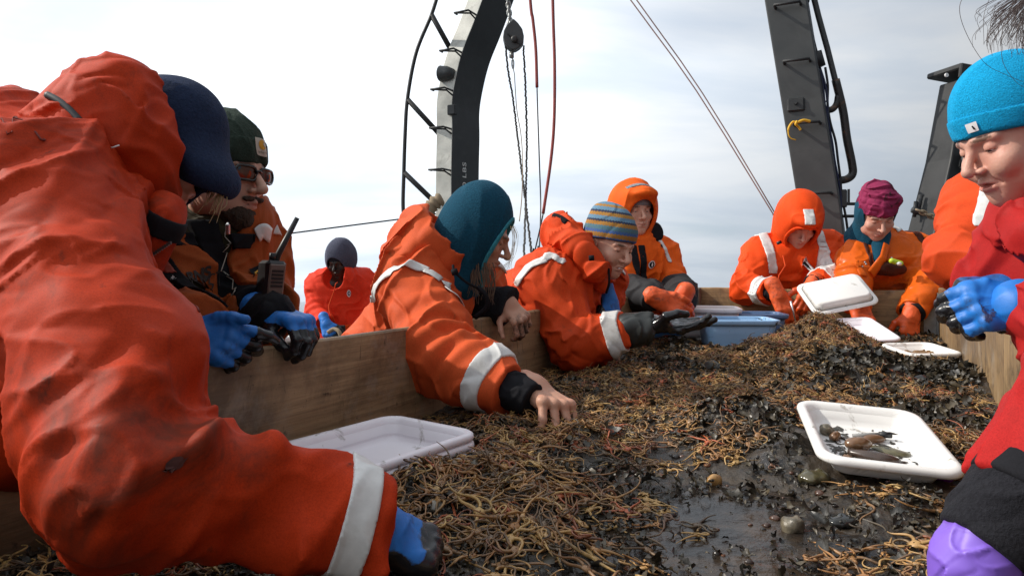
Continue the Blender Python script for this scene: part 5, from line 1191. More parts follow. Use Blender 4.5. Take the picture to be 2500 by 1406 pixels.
# ---------------------------------------------------------------- person: foreground man in the dirty orange suit
def man_front():
    sk = dict(hip=A(-1.04, 1.12, 1.02), shR=P(125, 480, .98), shL=A(-.86, 1.32, 1.30), elR=P(315, 1155, .70), wrR=P(908, 1284, .775), elL=A(-.86, 1.42, 1.10), wrL=A(-.70, 1.36, 1.06))
    root = person('man in a stained orange suit with a navy fleece hood, reaching down in the foreground', sk['hip'])
    F = Fr(P(356, 404, 1.18), (.62, -.22, -.74), (.74, -.02, .66), .94); h = .0045
    s = body_sdf(sk, F, nose=1.15, jaw=1.05); mesh_sdf('body', s, M['skin_cold'], root, .0032, pad=.01, attrs=face_attrs(F)); eyes(root, F)
    sk['extra'] = [(P(-60, 500, 1.16), A(.20, .24, .19), None, .08), (P(190, 640, 1.05), A(.09, .14, .14), None, .08), (P(70, 890, .92), A(.15, .13, .15), None, .08), (P(335, 890, .80), A(.072, .07, .075), None, .06)]
    js = jacket_sdf(sk, t=.155, sh=.108, ua=.100, el=.080, wr=.053, arms='R', seed=3, fold=.0055)
    # the big creases at the bent elbow
    e0 = P(520, 985, .70); s2 = js
    s2.ell(P(525, 1062, .70), (.040, .04, .036), None, .035); s2.ell(P(625, 1110, .715), (.036, .035, .028), None, .03)
    s2.cap(P(375, 1000, .640), P(440, 980, .675), .008, .016, .05, 's'); s2.cap(P(440, 980, .675), P(510, 962, .74), .016, .022, .035, 's')
    s2.cap(P(566, 1135, .650), P(590, 1070, .680), .006, .012, .03, 's'); s2.cap(P(590, 1070, .68), P(608, 1012, .74), .012, .016, .025, 's')
    s2.cap(P(450, 1255, .63), P(640, 1160, .655), .010, .012, .06, 's'); s2.cap(P(600, 1340, .68), P(760, 1190, .69), .008, .008, .05, 's')
    js.disp(folds(9.5, .0050, 41, (.15, .75, .1), (1.3, 1, .22))); js.disp(folds(24, .0016, 44, (.4, .7, .3), (1, 1, .4)))
    mesh_sdf('jacket', js, M['orange_dirty'], root, .0048)
    cuff_bits(root, sk, js, 'R', .90, .034, None, .003, off=.0035)
    sm_ = simple('dark_seam', (.16, .015, .006), .8)
    for pts in ([(2, 470, .95), (40, 448, .95), (85, 428, .95), (112, 424, .95)], [(345, 650, .9), (400, 720, .85), (440, 790, .8)], [(0, 262, .98), (40, 268, .97), (90, 285, .96)]): ribbon('seam', pts, .003, sm_, root, js, .001, 6, 1)
    patch('scuff', P(465, 1152, .60), A(1, 0, -.5), A(.3, 0, 1), .026, .018, simple('grey_scuff', (.085, .028, .024), .8, var=.4, nscale=90), root, js, .0008, 7, .7)
    # far sleeve
    s3 = S(); s3.chain([sk['shL'], sk['elL'], sk['wrL']], [.11, .085, .06], .04); s3.disp(folds(9, .007, 8)); mesh_sdf('sleeve', s3, M['orange_dirty'], root, .009)
    glove(root, A(-.68, 1.35, 1.06), (.7, -.4, -.4), (.2, -.2, 1), 1, M['glove_blue'], .005, FIST)
    W = P(912, 1285, .775); d = nrm(A(.62, .28, -.40)); glove(root, W, d, nrm(A(.42, -.30, .85)), -1, M['glove_blue'], .0026, ((1.15, 1.3, .8), (1.2, 1.35, .8), (1.2, 1.35, .8), (1.1, 1.3, .8)), wrist=.045, fat=1.25, s=.84, dip=(.010, .055, .6), thumb=((.4, .8, -.5), (.1, .9, -.5), (0, .9, -.5)))
    # navy fleece hood worn under the orange one
    hs = hood_sdf(F, 1.02, .010, (.075, .10, .115), (0, .128, -.035), True, .012, 4, .003, 1.16, .88); mesh_sdf('fleece_hood', hs, M['navy_fleece'], root, .0038, pad=.015)
    # orange hood pushed back, its rim in front of the fleece
    G = Fr(P(325, 360, 1.165), (.80, -.12, -.55), (.5, 0, .85), 1.0); o = S()
    for Yc, ry in ((1.085, .075), (1.235, .085)):
        o.ell(P(282, 345, Yc), A(.094, ry, .128), None, .03); o.ell(P(325, 440, Yc), A(.062, ry, .092), None, .05); o.ell(P(312, 350, Yc), A(.064, ry, .100), None, .04); o.cap(P(215, 380, Yc), P(130, 480, Yc), .085, .11, .06)
    o.disp(folds(11, .007, 12, (.3, 1.0, .2), (1, 1, .4))); o.disp(folds(26, .003, 15, (.9, .2, .2), (1, 1, .4)))
    hd = S(); hd.lo, hd.hi = o.lo, o.hi; hd.fn(o, 0); hd.fn(lambda p: hs.outer(p) - f32(.012), .012, 's'); ho = mesh_sdf('hood', hd, M['orange_dirty'], root, .0045, pad=.04)
    # collar flap with dark hook tape, zip teeth and chin guard
    c = P(395, 575, 1.02); fl = S(); Rf = cols(P(470, 640, 1.02) - P(340, 640, 1.05), A(.1, -1, .2), A(0, .2, 1)); 
    ax = nrm(P(415, 520, 1.0) - P(345, 605, 1.0)); ay = nrm(A(.2, -1, .15)); 
    fl = S(); fl.cap(P(350, 640, 1.01), P(405, 560, 1.01), .030, .022, 0); fl.cap(P(350, 560, 1.03), P(400, 520, 1.03), .03, .03, .03); fl.disp(folds(26, .003, 6)); co = mesh_sdf('collar', fl, M['orange_dirty'], root, .003)
    mesh_sdf('collar_tape', shell(fl, both(slab(P(362, 535, 1.01), nrm(A(.45, 0, .9)), .030)), .0025, .003), M['black_cloth'], co, .0028, fl.lo, fl.hi)
    mb = MB()
    for k in range(14): p = P(345 + k * 5.4, 640 - k * 3.6, .985); mb.box(p, (.0016, .002, .0022))
    mb.build('zip_teeth', M['steel_grey'], co)
    mb = MB(); mb.tube(bez([P(115, 232, 1.0), P(140, 245, .995), P(168, 266, .99), P(196, 296, .985)], 6), .0055, 7); mb.build('zip_edge', M['steel_black'], root, True)
    rng = random.Random(3); cv = []
    for k in range(22): x = rng.uniform(515, 560); y = rng.uniform(425, 470); cv.append([P(x, y, 1.16), P(x - rng.uniform(0, 12), y + rng.uniform(15, 35), 1.15), P(x - rng.uniform(5, 35), y + rng.uniform(40, 80), 1.14)])
    strands('hair', cv, .0012, M['hair_blond'], root)
    legs(root, sk['hip'], sk['shR'] - sk['shL'], [A(-1.16, 1.25, 0), A(-1.1, 1.0, 0)])
    mb = MB(); mb.tube(bez([P(250, 358, .99), P(262, 362, .985), P(276, 360, .98), P(291, 355, .985)], 5), .0012, 5); mb.build('loose_thread', M['label_white'], root, True)
man_front()
# ---------------------------------------------------------------- person: bearded man with sunglasses
def man_beard():
    sk = dict(hip=P(488, 930, 1.50), shR=P(405, 640, 1.40), shL=P(592, 605, 1.56), elR=P(400, 800, 1.28), wrR=P(470, 815, 1.16), elL=P(606, 740, 1.52), wrL=P(640, 770, 1.36), neck=P(560, 540, 1.47))
    root = person('bearded man in sunglasses and a dark green beanie, orange vest over an olive jacket', sk['hip'])
    F = Fr(P(538, 424, 1.44), (.95, -.30, -.07), (.05, 0, 1), .92)
    mesh_sdf('body', body_sdf(sk, F, jaw=1.05, nose=1.1), M['skin'], root, .003, pad=.01, attrs=face_attrs(F)); eyes(root, F)
    b = beanie_sdf(F, .006, 1.18, 1.02); b.disp(folds(20, .003, 3)); bo = mesh_sdf('beanie', b, M['green_knit'], root, .0035)
    mesh_sdf('beanie_band', beanie_band(F, b, .05, .006, .005), M['green_knit'], bo, .0035, b.lo, b.hi)
    c = F(-.006, .09, .062); lb = patch('woven_label', c, F.d(-1, .0, 0) * 1, F.d(0, .1, 1), .032, .034, M['label_tan'], bo, b, .0065, 8)
    patch('label_emblem', F(-.007, .09, .066), F.d(-1, 0, 0), F.d(0, .1, 1), .019, .019, M['label_gold'], lb, b, .0075, 8, 1.0); patch('label_emblem', F(-.013, .09, .066), F.d(-1, 0, 0), F.d(0, .1, 1), .009, .009, M['label_tan'], lb, b, .0082, 6, 1.0)
    text('label_lettering', 'carhartt', .0062, M['ink'], lb, F(-.006, .09, .051), F.d(-1, 0, 0), F.d(0, .1, 1), b, .0078)
    # beard and moustache
    bd = S(); k = F.s; e = lambda c, r, kk=.02: bd.ell(F(*c), A(*r) * k, F.R, kk)
    e((0, .050, -.088), (.047, .046, .034)); e((0, .070, -.104), (.030, .027, .026)); 
    for sx in (-1, 1): e((sx * .052, .018, -.062), (.018, .034, .030)); e((sx * .016, .093, -.054), (.016, .008, .0055), .008)
    bd.ell(F(0, .103, -.0668), A(.017, .016, .008) * k, F.R, .006, 's'); bd.disp(folds(120, .0018, 7, (0, 0, 0), (1, 1, .4)))
    mesh_sdf('beard', bd, M['beard'], root, .0028)
    rng = random.Random(5); cv = []
    for i in range(70):
        a = rng.uniform(-.2, 1.0); p = F((-1 if rng.random() < .8 else 1) * .077, -.06 + .05 * a, .0 + rng.uniform(-.02, .02)); cv.append([p, p + A(-.01, rng.uniform(-.01, .01), -.03), p + A(rng.uniform(-.03, .01), rng.uniform(-.015, .015), -.075)])
    strands('hair', cv, .0016, M['hair_blond'], root)
    # sunglasses
    sg = MB()
    for sx in (-1, 1):
        ring = [F(sx * (.034 + .027 * math.cos(t) * (1 + .1 * math.cos(2 * t))), .101 - .010 * abs(math.cos(t)) * (1 if math.cos(t) > 0 else 0), .000 + .0175 * max(-.86, min(.86, 1.25 * math.sin(t)))) for t in np.linspace(0, 2 * math.pi, 21)]
        sg.tube(ring, .0030, 6, False); sg.tube([F(sx * .060, .092, .008), F(sx * .076, .05, .008), F(sx * .079, -.01, .002)], .0032, 6)
    sg.tube([F(-.01, .103, .006), F(0, .105, .008), F(.01, .103, .006)], .0028, 6); g = sg.build('sunglasses', M['frame_black'], root, True)
    for sx in (-1, 1):
        V = [F(sx * .034, .102, 0)]; n = 20
        for t in np.linspace(0, 2 * math.pi, n, endpoint=False): V.append(F(sx * (.034 + .0265 * math.cos(t)), .100 - .008 * max(0, math.cos(t)), .0172 * max(-.86, min(.86, 1.25 * math.sin(t)))))
        mk('lens', V, [(0, i + 1, (i + 1) % n + 1) for i in range(n)], M['lens'], g, True)
    js = jacket_sdf(sk, t=.112, sh=.075, ua=.072, el=.062, wr=.050, seed=5, fold=.005); mesh_sdf('jacket', js, M['olive'], root, .006)
    # stand-up collar with zip
    cl = S(); cl.cap(P(548, 568, 1.47), P(558, 525, 1.46), .082, .078, 0); cl.cap(P(605, 530, 1.50), P(632, 490, 1.50), .026, .020, .03); inn = S(); inn.cap(P(548, 580, 1.47), P(560, 480, 1.46), .066, .068, 0); cl.disp(folds(18, .005, 4)); cl.fn(inn, .008, 's'); cl.plane(P(580, 522, 1.46), (.25, -.35, .9), .01)
    co = mesh_sdf('collar', cl, M['olive'], root, .004)
    # work vest: shell over the torso, open down the middle
    fwd = nrm(A(.50, -.86, 0)); lat = nrm(sk['shR'] - sk['shL']); mid = P(552, 660, 1.36)
    def vest(p):
        d = js(p); q = p - mid.astype(f32); x = q @ lat.astype(f32); z = q[:, 2]
        gapw = f32(.020) + np.clip(z - f32(.02), 0, 1) * f32(.55)
        lim = np.maximum(z - f32(.155), np.abs(x) - f32(.205)); arm = np.maximum(f32(.088) - np.sqrt(((p - sk['elL'].astype(f32)) ** 2).sum(1)), f32(.10) - np.sqrt(((p - sk['elR'].astype(f32)) ** 2).sum(1)))
        return np.maximum(np.maximum(np.maximum(d - f32(.016), -(d + f32(.004))), lim), np.maximum(gapw - np.abs(x), arm))
    vs = S(); vs.lo, vs.hi = js.lo, js.hi; vs.fn(vest); vs.disp(folds(14, .004, 6)); vo = mesh_sdf('vest', vs, M['vest_orange'], root, .0045)
    def on_front(x, z, off=.018): # a point on the front of the torso
        q = mid + lat * x + A(0, 0, z) + fwd * .02; return project(q[None], js, off)[0]
    zb = shell(js, both(slab(mid, lat, .042), half(mid + A(0, 0, .10), (0, 0, 1)), half(mid - fwd * .05, -fwd)), .010, .004); mesh_sdf('zip_band', zb, M['black_cloth'], vo, .004, js.lo, js.hi)
    mb = MB(); mb.tube([on_front(-.012 + .004 * (-1) ** k, -.19 + k * .006, .0125) for k in range(46)], .0011, 4); mb.build('mesh_lacing', M['label_tan'], vo, True)
    rt = -lat; off = .0185
    for s_, z, sz, b in (('STEARNS', .015, .030, .0012), ('WORK VEST', -.022, .027, 0), ('ONLY', -.056, .024, 0), ('fasten all ties', -.082, .011, 0)):
        text('vest_lettering', s_, sz, M['ink'], vo, on_front(.083, z), rt, A(0, 0, 1), vs, .0025, b, .95, None)
    for z, w, x0, x1 in ((.060, .026, .03, .17), (.058, .030, -.17, -.03)):
        sl_ = both(slab(mid + A(0, 0, z), A(0, 0, 1), w), (lambda p, x0=x0, x1=x1: np.maximum(f32(x0) - (p - mid.astype(f32)) @ lat.astype(f32), (p - mid.astype(f32)) @ lat.astype(f32) - f32(x1))), half(mid - fwd * .03, -fwd)); mesh_sdf('strap', shell(js, sl_, .021, -.01), M['black_cloth'], vo, .004, js.lo, js.hi)
    vb = both(slab(mid + lat * .112, lat, .034), half(mid + A(0, 0, .075), (0, 0, 1)), half(mid - A(0, 0, .06), (0, 0, -1)), half(mid - fwd * .03, -fwd)); st = mesh_sdf('strap', shell(js, vb, .022, -.01), M['black_cloth'], vo, .004, js.lo, js.hi)
    tb = both(slab(mid + lat * .112, lat, .017), half(mid + A(0, 0, .06), (0, 0, 1)), half(mid - A(0, 0, .005), (0, 0, -1)), half(mid - fwd * .03, -fwd)); mesh_sdf('strap_tape', shell(js, tb, .0245, -.012), simple('red_tape', (.35, .05, .025), .6), st or vo, .0035, js.lo, js.hi)
    pc = on_front(.112, -.027, .024); patch('strap_emblem', pc, rt, A(0, 0, 1), .013, .015, M['label_white'], vo, js, .0235, 7, .3); patch('strap_emblem', pc, rt, A(0, 0, 1), .010, .012, M['black_cloth'], vo, js, .0243, 7, .3)
    mb = MB(); c0 = on_front(.112, -.027, .026); mb.box(c0, (.0035, .0006, .001), cols(rt, fwd, A(0, 0, 1))); mb.box(c0, (.001, .0007, .0035), cols(rt, fwd, A(0, 0, 1))); mb.build('strap_emblem', M['label_white'], vo)
    pt = patch('round_patch', on_front(-.083, -.02), rt, A(0, 0, 1), .042, .048, M['black_cloth'], vo, vs, .003, 9)
    for pw, ph, pm, po in ((.036, .036, 'label_gold', .004), (.027, .027, 'black_cloth', .005), (.013, .017, 'label_gold', .006)): patch('patch_ring', on_front(-.083, -.02), rt, A(0, 0, 1), pw, ph, M[pm], pt, vs, po, 9, 1.0)
    # shoulder pad with reflective tape
    shp = S(); shp.cap(P(580, 585, 1.50), P(622, 590, 1.54), .068, .058, 0); shp.ell(P(622, 572, 1.52), A(.042, .075, .042), None, .03); shp.disp(folds(20, .004, 3)); so_ = mesh_sdf('shoulder_flap', shp, M['vest_orange'], root, .004)
    mesh_sdf('reflective_stripe', shell(shp, slab(P(640, 545, 1.5), nrm(A(.25, 0, 1)), .034), .006, .003), M['reflect'], so_, .0035, shp.lo, shp.hi)
    jv = lambda p: np.minimum(vs(p), shp(p)); ribbon('reflective_stripe', [(624, 574, 1.42), (646, 564, 1.43), (668, 576, 1.46)], .032, M['reflect'], so_, jv)
    mb = MB(); mb.box(P(556, 560, 1.345), (.004, .003, .010), None, .001); mb.tube([P(556, 552, 1.347), P(556, 545, 1.352)], .0022, 5); mb.build('zip_pull', M['metal'], co)
    # gloves on the rim
    glove(root, P(446, 820, 1.135), nrm(A(.80, -.05, -.12)), nrm(A(.2, -.95, .45)), -1, M['glove_blue'], .0028, ((.35, .5, .35), (.75, 1.0, .6), (.95, 1.2, .8), (1.0, 1.3, .8)), thumb=((.3, .8, .45), (.1, .9, .2), (0, .95, .1)), dip=(-.016, .115, .7), s=.86)
    glove(root, P(664, 764, 1.31), nrm(A(.80, -.45, -.18)), nrm(A(.35, -.1, .9)), 1, M['glove_blue'], .0028, ((.75, .9, .6), (.8, 1.0, .6), (.85, 1.0, .6), (.9, 1.05, .6)), thumb=((.3, .75, -.6), (-.1, .9, -.5), (-.3, .9, -.4)), dip=(-.010, .115, .7), s=.86)
    k = S(); k.cap(P(640, 777, 1.36), P(666, 768, 1.30), .050, .042, 0); k.disp(folds(30, .003, 2)); mesh_sdf('cuff', k, M['black_cloth'], root, .004)
    legs(root, sk['hip'], lat, [A(-.75, 1.5, 0), A(-.58, 1.72, 0)], M['black_cloth'])
    # hand-held radio clipped to the vest
    rc = P(658, 715, 1.33); ax = nrm(A(.12, -.05, 1)); fx = nrm(A(.62, -.75, 0)); Rr = cols(fx, np.cross(ax, fx), ax)
    rd = thing('radio', 'black two-way radio with a long thick aerial, clipped to the orange vest', 'radio', rc)
    mb = MB(); mb.box(rc, (.026, .019, .062), Rr, .006); mb.build('radio_body', M['black_plastic'], rd)
    mb = MB(); mb.box(rc + Rr @ A(.0275, 0, 0), (.003, .015, .055), Rr, .002); fr_ = mb.build('front_panel', M['radio_grey'], rd)
    mb = MB()
    for k in range(5): mb.box(rc + Rr @ A(.031, 0, .042 - k * .007), (.001, .011, .0022), Rr)
    mb.build('speaker_grille', M['black_plastic'], fr_)
    mb = MB(); mb.tube([P(663, 670, 1.33), P(666, 655, 1.33), P(680, 620, 1.33), P(726, 532, 1.33)], [.0085, .0085, .0062, .0045], 10); mb.build('aerial', M['black_plastic'], rd, True)
    mb = MB(); mb.lathe([(.006, 0), (.006, .014)], rc + Rr @ A(.012, -.006, .062), ax, 12); mb.build('knob', M['black_plastic'], rd, True)
    mb = MB(); mb.box(rc + Rr @ A(-.028, 0, .01), (.004, .012, .035), Rr, .002); mb.build('belt_clip', M['steel_black'], rd)
man_beard()
# ---------------------------------------------------------------- person: background man by the rail
def man_rail():
    sk = dict(hip=P(845, 850, 4.5), shR=P(785, 700, 4.40), shL=P(890, 690, 4.52), elR=P(778, 768, 4.32), wrR=P(792, 792, 4.2), elL=P(918, 770, 4.45), wrL=P(880, 810, 4.3), neck=P(835, 680, 4.4))
    root = person('man in a red-orange coat and slate hood standing by the far rail', sk['hip'])
    F = Fr(P(831, 638, 4.4), (-.22, -.9, -.32), (0, -.1, 1), .86); mesh_sdf('body', body_sdf(sk, F, nose=1.2), M['skin_dark'], root, .0055, attrs=face_attrs(F)); eyes(root, F)
    hs = hood_sdf(F, 1.04, .010, (.072, .10, .105), (0, .115, -.045), False, .0, 3, .002, 1.14); hs2 = hs; mesh_sdf('hood', hs, M['grey_fleece'], root, .005)
    hb = beanie_sdf(F, .010, .95, 1.06); mesh_sdf('beanie', hb, M['black_fleece'], root, .005)
    js = jacket_sdf(sk, t=.135, sh=.095, ua=.085, el=.075, wr=.055, seed=6, fold=.008, collar=.10); js.fn((lambda w: w)(S().ell(F(0, .12, -.06), A(.07, .08, .10), F.R, 0)), .01, 's'); jo = mesh_sdf('coat', js, M['orange_coat'], root, .007)
    mesh_sdf('coat_belt', shell(js, slab(P(840, 800, 4.4), (0, 0, 1), .05), .006, .003), M['orange_bright'], jo, .007, js.lo, js.hi)
    for px in (828, 862): mb = MB(); c = project(P(px, 797, 4.2)[None], js, .008)[0]; mb.box(c, (.022, .012, .024), None, .004); mb.build('buckle', M['black_plastic'], jo)
    badge(jo, P(858, 722, 4.28), A(1, 0.2, 0), A(0, 0, 1), js, .021)
    mb = MB(); q = [project(P(818 + k * .3, 690 + k * 14, 4.2)[None], js, .003)[0] for k in range(11)]; mb.tube(q, .003, 5); mb.build('zip', M['orange_red'], jo, True)
    glove(root, P(795, 788, 4.17), nrm(A(.35, -.4, -.7)), nrm(A(-.2, -.9, .4)), -1, M['glove_blue'], .0045, FIST, s=.9, dip=(-.006, .10, .4))
    glove(root, sk['wrL'], nrm(A(-.2, -.5, -.8)), nrm(A(.2, -.9, .4)), 1, M['glove_blue'], .006, RELAX)
    legs(root, sk['hip'], sk['shR'] - sk['shL'], [sk['hip'] * A(1, 1, 0) + A(-.12, 0, 0), sk['hip'] * A(1, 1, 0) + A(.12, .05, 0)], M['orange_bright'])
    o = MB().tube(bez([P(800, 812, 4.12), P(815, 803, 4.12), P(828, 810, 4.1), P(834, 830, 4.1)], 5), .012, 7).build('rope', M['rope_tan'], None, True); tag(o, 'tan rope end held by the man at the far rail', 'rope')
man_rail()
# ---------------------------------------------------------------- person: woman in the teal hood
def woman_teal():
    sk = dict(hip=P(975, 868, 2.14), shR=P(1020, 705, 1.86), shL=P(1150, 690, 2.16), elR=P(1065, 862, 1.66), wrR=P(1238, 948, 1.54), elL=P(1130, 780, 2.14), wrL=P(1195, 752, 2.02), neck=P(1120, 640, 1.98))
    root = person('woman in a teal fleece hood and worn orange suit, bare hand in the catch', sk['hip'])
    F = Fr(P(1168, 572, 1.93), (.90, -.10, -.38), (.35, 0, .93), .86); h = .004
    s = body_sdf(sk, F, nose=1.1); W = P(1300, 946, 1.565)
    hd, HF = hand_sdf(W, nrm(A(.50, -.78, -.22)), nrm(A(.25, -.12, .95)), -1, ((.95, .4, .2), (.85, .45, .25), (.9, .45, .2), (.9, .4, .2)), .22, ((.55, .6, -.5), (.25, .85, -.4), (.1, .9, -.3)), s=1.1, fat=.90, wrist=.03)
    s.cap(sk['wrR'], W, .03, .027, .02); s.add(hd, .02)
    W2 = P(1236, 742, 1.95); h2, H2 = hand_sdf(W2, nrm(A(.45, -.45, -.45)), nrm(A(.3, -.75, .6)), 1, ((.8, 1.0, .5), (.9, 1.1, .5), (1.0, 1.1, .5), (1.0, 1.1, .5)), .05, s=.80, fat=.95, wrist=.03); s.cap(sk['wrL'], W2, .028, .026, .02); s.add(h2, .02)
    md = lambda p: np.clip((F_mud(p)), 0, 1)
    F_mud = lambda p: np.clip(1.15 - np.linalg.norm(p - HF(-.0, .15, -.10).astype(f32), axis=1) / .11, 0, 1) + np.clip(.9 - np.linalg.norm(p - H2(0, .11, -.03).astype(f32), axis=1) / .08, 0, 1)
    mesh_sdf('body', s, M['skin_mud'], root, .0028, pad=.01, attrs=face_attrs(F, md)); eyes(root, F)
    sk['extra'] = [(P(1040, 620, 2.0), A(.13, .16, .085), None, .06)]
    js = jacket_sdf(sk, t=.140, sh=.092, ua=.095, el=.085, wr=.056, seed=8, fold=.0085); js.disp(joint_folds(P(1110, 850, 1.62), nrm(sk['wrR'] - sk['shR']), .09, .05, .006, 3))
    jo = mesh_sdf('jacket', js, M['orange_soft'], root, h)
    cuff_bits(root, sk, js, 'R', .80, .042, M['black_cloth'], .0032, .072, .047, .005); kk = S(); kk.cap(sk['wrL'] - A(.03, 0, 0), P(1240, 744, 1.95), .062, .052, 0); kk.plane(P(1246, 742, 1.95), (.7, -.3, -.3), .006); kk.disp(folds(30, .003, 4)); mesh_sdf('cuff', kk, M['black_fleece'], root, .004, pad=.01)
    # yoke tape over the back and the strap down the front
    braces(jo, js, sk, 'L', .004, .046)
    # orange hood lying on the shoulders
    o = S(); o.ell(P(1055, 590, 1.97), A(.105, .145, .085), cols(A(.75, 0, -.6), A(0, 1, 0), A(.6, 0, .75)), 0); o.ell(P(1020, 625, 1.98), A(.10, .15, .055), None, .05); o.cap(P(1085, 625, 1.88), P(1135, 690, 1.88), .045, .02, .08); o.disp(folds(13, .011, 5, (.4, .8, .1), (1, 1, .45))); ii = S(); ii.ell(P(1120, 570, 1.95), A(.10, .12, .12), None, 0)
    o.fn(ii, .015, 's'); mesh_sdf('hood', o, M['orange_soft'], root, h)
    jh = lambda p: np.minimum(js(p), o(p)); ribbon('reflective_stripe', [(903, 742, 1.85), (925, 705, 1.83), (955, 668, 1.80), (990, 642, 1.76), (1035, 630, 1.74), (1078, 632, 1.74)], .024, M['reflect'], jo, jh)
    ribbon('reflective_stripe', [(1103, 655, 1.74), (1118, 690, 1.74), (1124, 725, 1.75), (1116, 762, 1.76)], .030, M['reflect'], jo, jh)
    mb = MB(); mb.tube(bez([P(1106, 648, 1.78), P(1108, 660, 1.77), P(1118, 672, 1.77), P(1140, 690, 1.78), P(1165, 702, 1.79)], 5), .0035, 6); mb.lathe([(.008, -.008), (.008, .008)], P(1110, 664, 1.765), (1, 0, .3), 10); mb.build('drawcord', M['black_cloth'], root, True)
    mb = MB(); mb.tube(bez([P(1165, 700, 1.80), P(1185, 720, 1.80), P(1188, 750, 1.81), P(1160, 775, 1.83)], 5), .007, 6); mb.build('zip_edge', M['black_cloth'], root, True)
    # fleece hood with a pale trim and a seam over the crown
    hs = hood_sdf(F, 1.03, .010, (.088, .085, .130), (0, .118, -.036), True, 0, 6, .003, 1.14, .86); ho = mesh_sdf('fleece_hood', hs, M['teal_fleece'], root, .0036, pad=.015); hood_trim(ho, hs, M['teal_trim'], .003, .010, .004)
    mesh_sdf('hood_seam', shell(hs.outer, both(slab(F(-.060, 0, 0), F.d(1, 0, 0), .006), half(F(0, .04, .02), F.d(0, .1, -1)), half(F(0, .10, .0), F.d(0, 1, 0))), .003, .003), M['teal_trim'], ho, .0028, hs.lo, hs.hi)
    rng = random.Random(2); cv = []
    for k in range(45): x = rng.uniform(1150, 1205); y = 640 + rng.uniform(0, 25); cv.append([P(x, y, 1.86), P(x + rng.uniform(-5, 12), y + 35, 1.855), P(x + rng.uniform(-12, 15), y + rng.uniform(50, 85), 1.85)])
    for k in range(14): x = rng.uniform(1245, 1262); cv.append([P(x, 552, 1.88), P(x + rng.uniform(0, 10), 580, 1.87), P(x + rng.uniform(-14, 5), 630, 1.86), P(x - rng.uniform(5, 45), 650 + rng.uniform(0, 45), 1.85)])
    strands('hair', cv[:45], .0014, M['hair_brown'], root); strands('hair', cv[45:], .0005, M['hair_blond'], root)
    legs(root, sk['hip'], sk['shR'] - sk['shL'], [A(-.62, 2.30, 0), A(-.66, 2.0, 0)])
woman_teal()
# ---------------------------------------------------------------- person: woman in the striped knit hat
def stripe_knit():
    m, t, b = newmat('striped_knit'); tcn = t.nodes.new('ShaderNodeAttribute'); tcn.attribute_name = 'hatz'; ta = t.nodes.new('ShaderNodeAttribute'); ta.attribute_name = 'hata'
    w = math_('ADD', tcn.outputs['Fac'], math_('MULTIPLY', math_('PINGPONG', math_('MULTIPLY', ta.outputs['Fac'], 14.0, nt=t), 1.0, nt=t), 0.022, nt=t), nt=t)
    rp = t.nodes.new('ShaderNodeValToRGB'); rp.color_ramp.interpolation = 'CONSTANT'; e = rp.color_ramp.elements
    navy, blue, gold, teal, sky_ = (.02, .03, .07), (.06, .14, .36), (.42, .20, .03), (.08, .19, .24), (.13, .26, .38)
    st = [(0, blue), (.16, gold), (.26, blue), (.33, teal), (.43, gold), (.52, navy), (.57, sky_), (.66, gold), (.74, navy), (.79, sky_), (.88, gold), (.94, sky_)]
    e[0].position, e[0].color = st[0][0], (*st[0][1], 1); e[1].position, e[1].color = st[1][0], (*st[1][1], 1)
    for p, c in st[2:]: k = e.new(p); k.color = (*c, 1)
    t.links.new(w, rp.inputs[0]); n = noise(t, 320, 3, .7); c = mix(mr(n, .35, .7, 0, .5, nt=t), rp.outputs[0], (.03, .03, .04), nt=t); t.links.new(c, b.inputs['Base Color']); b.inputs['Roughness'].default_value = .95
    bump(t, b, n, .5, .002); return m
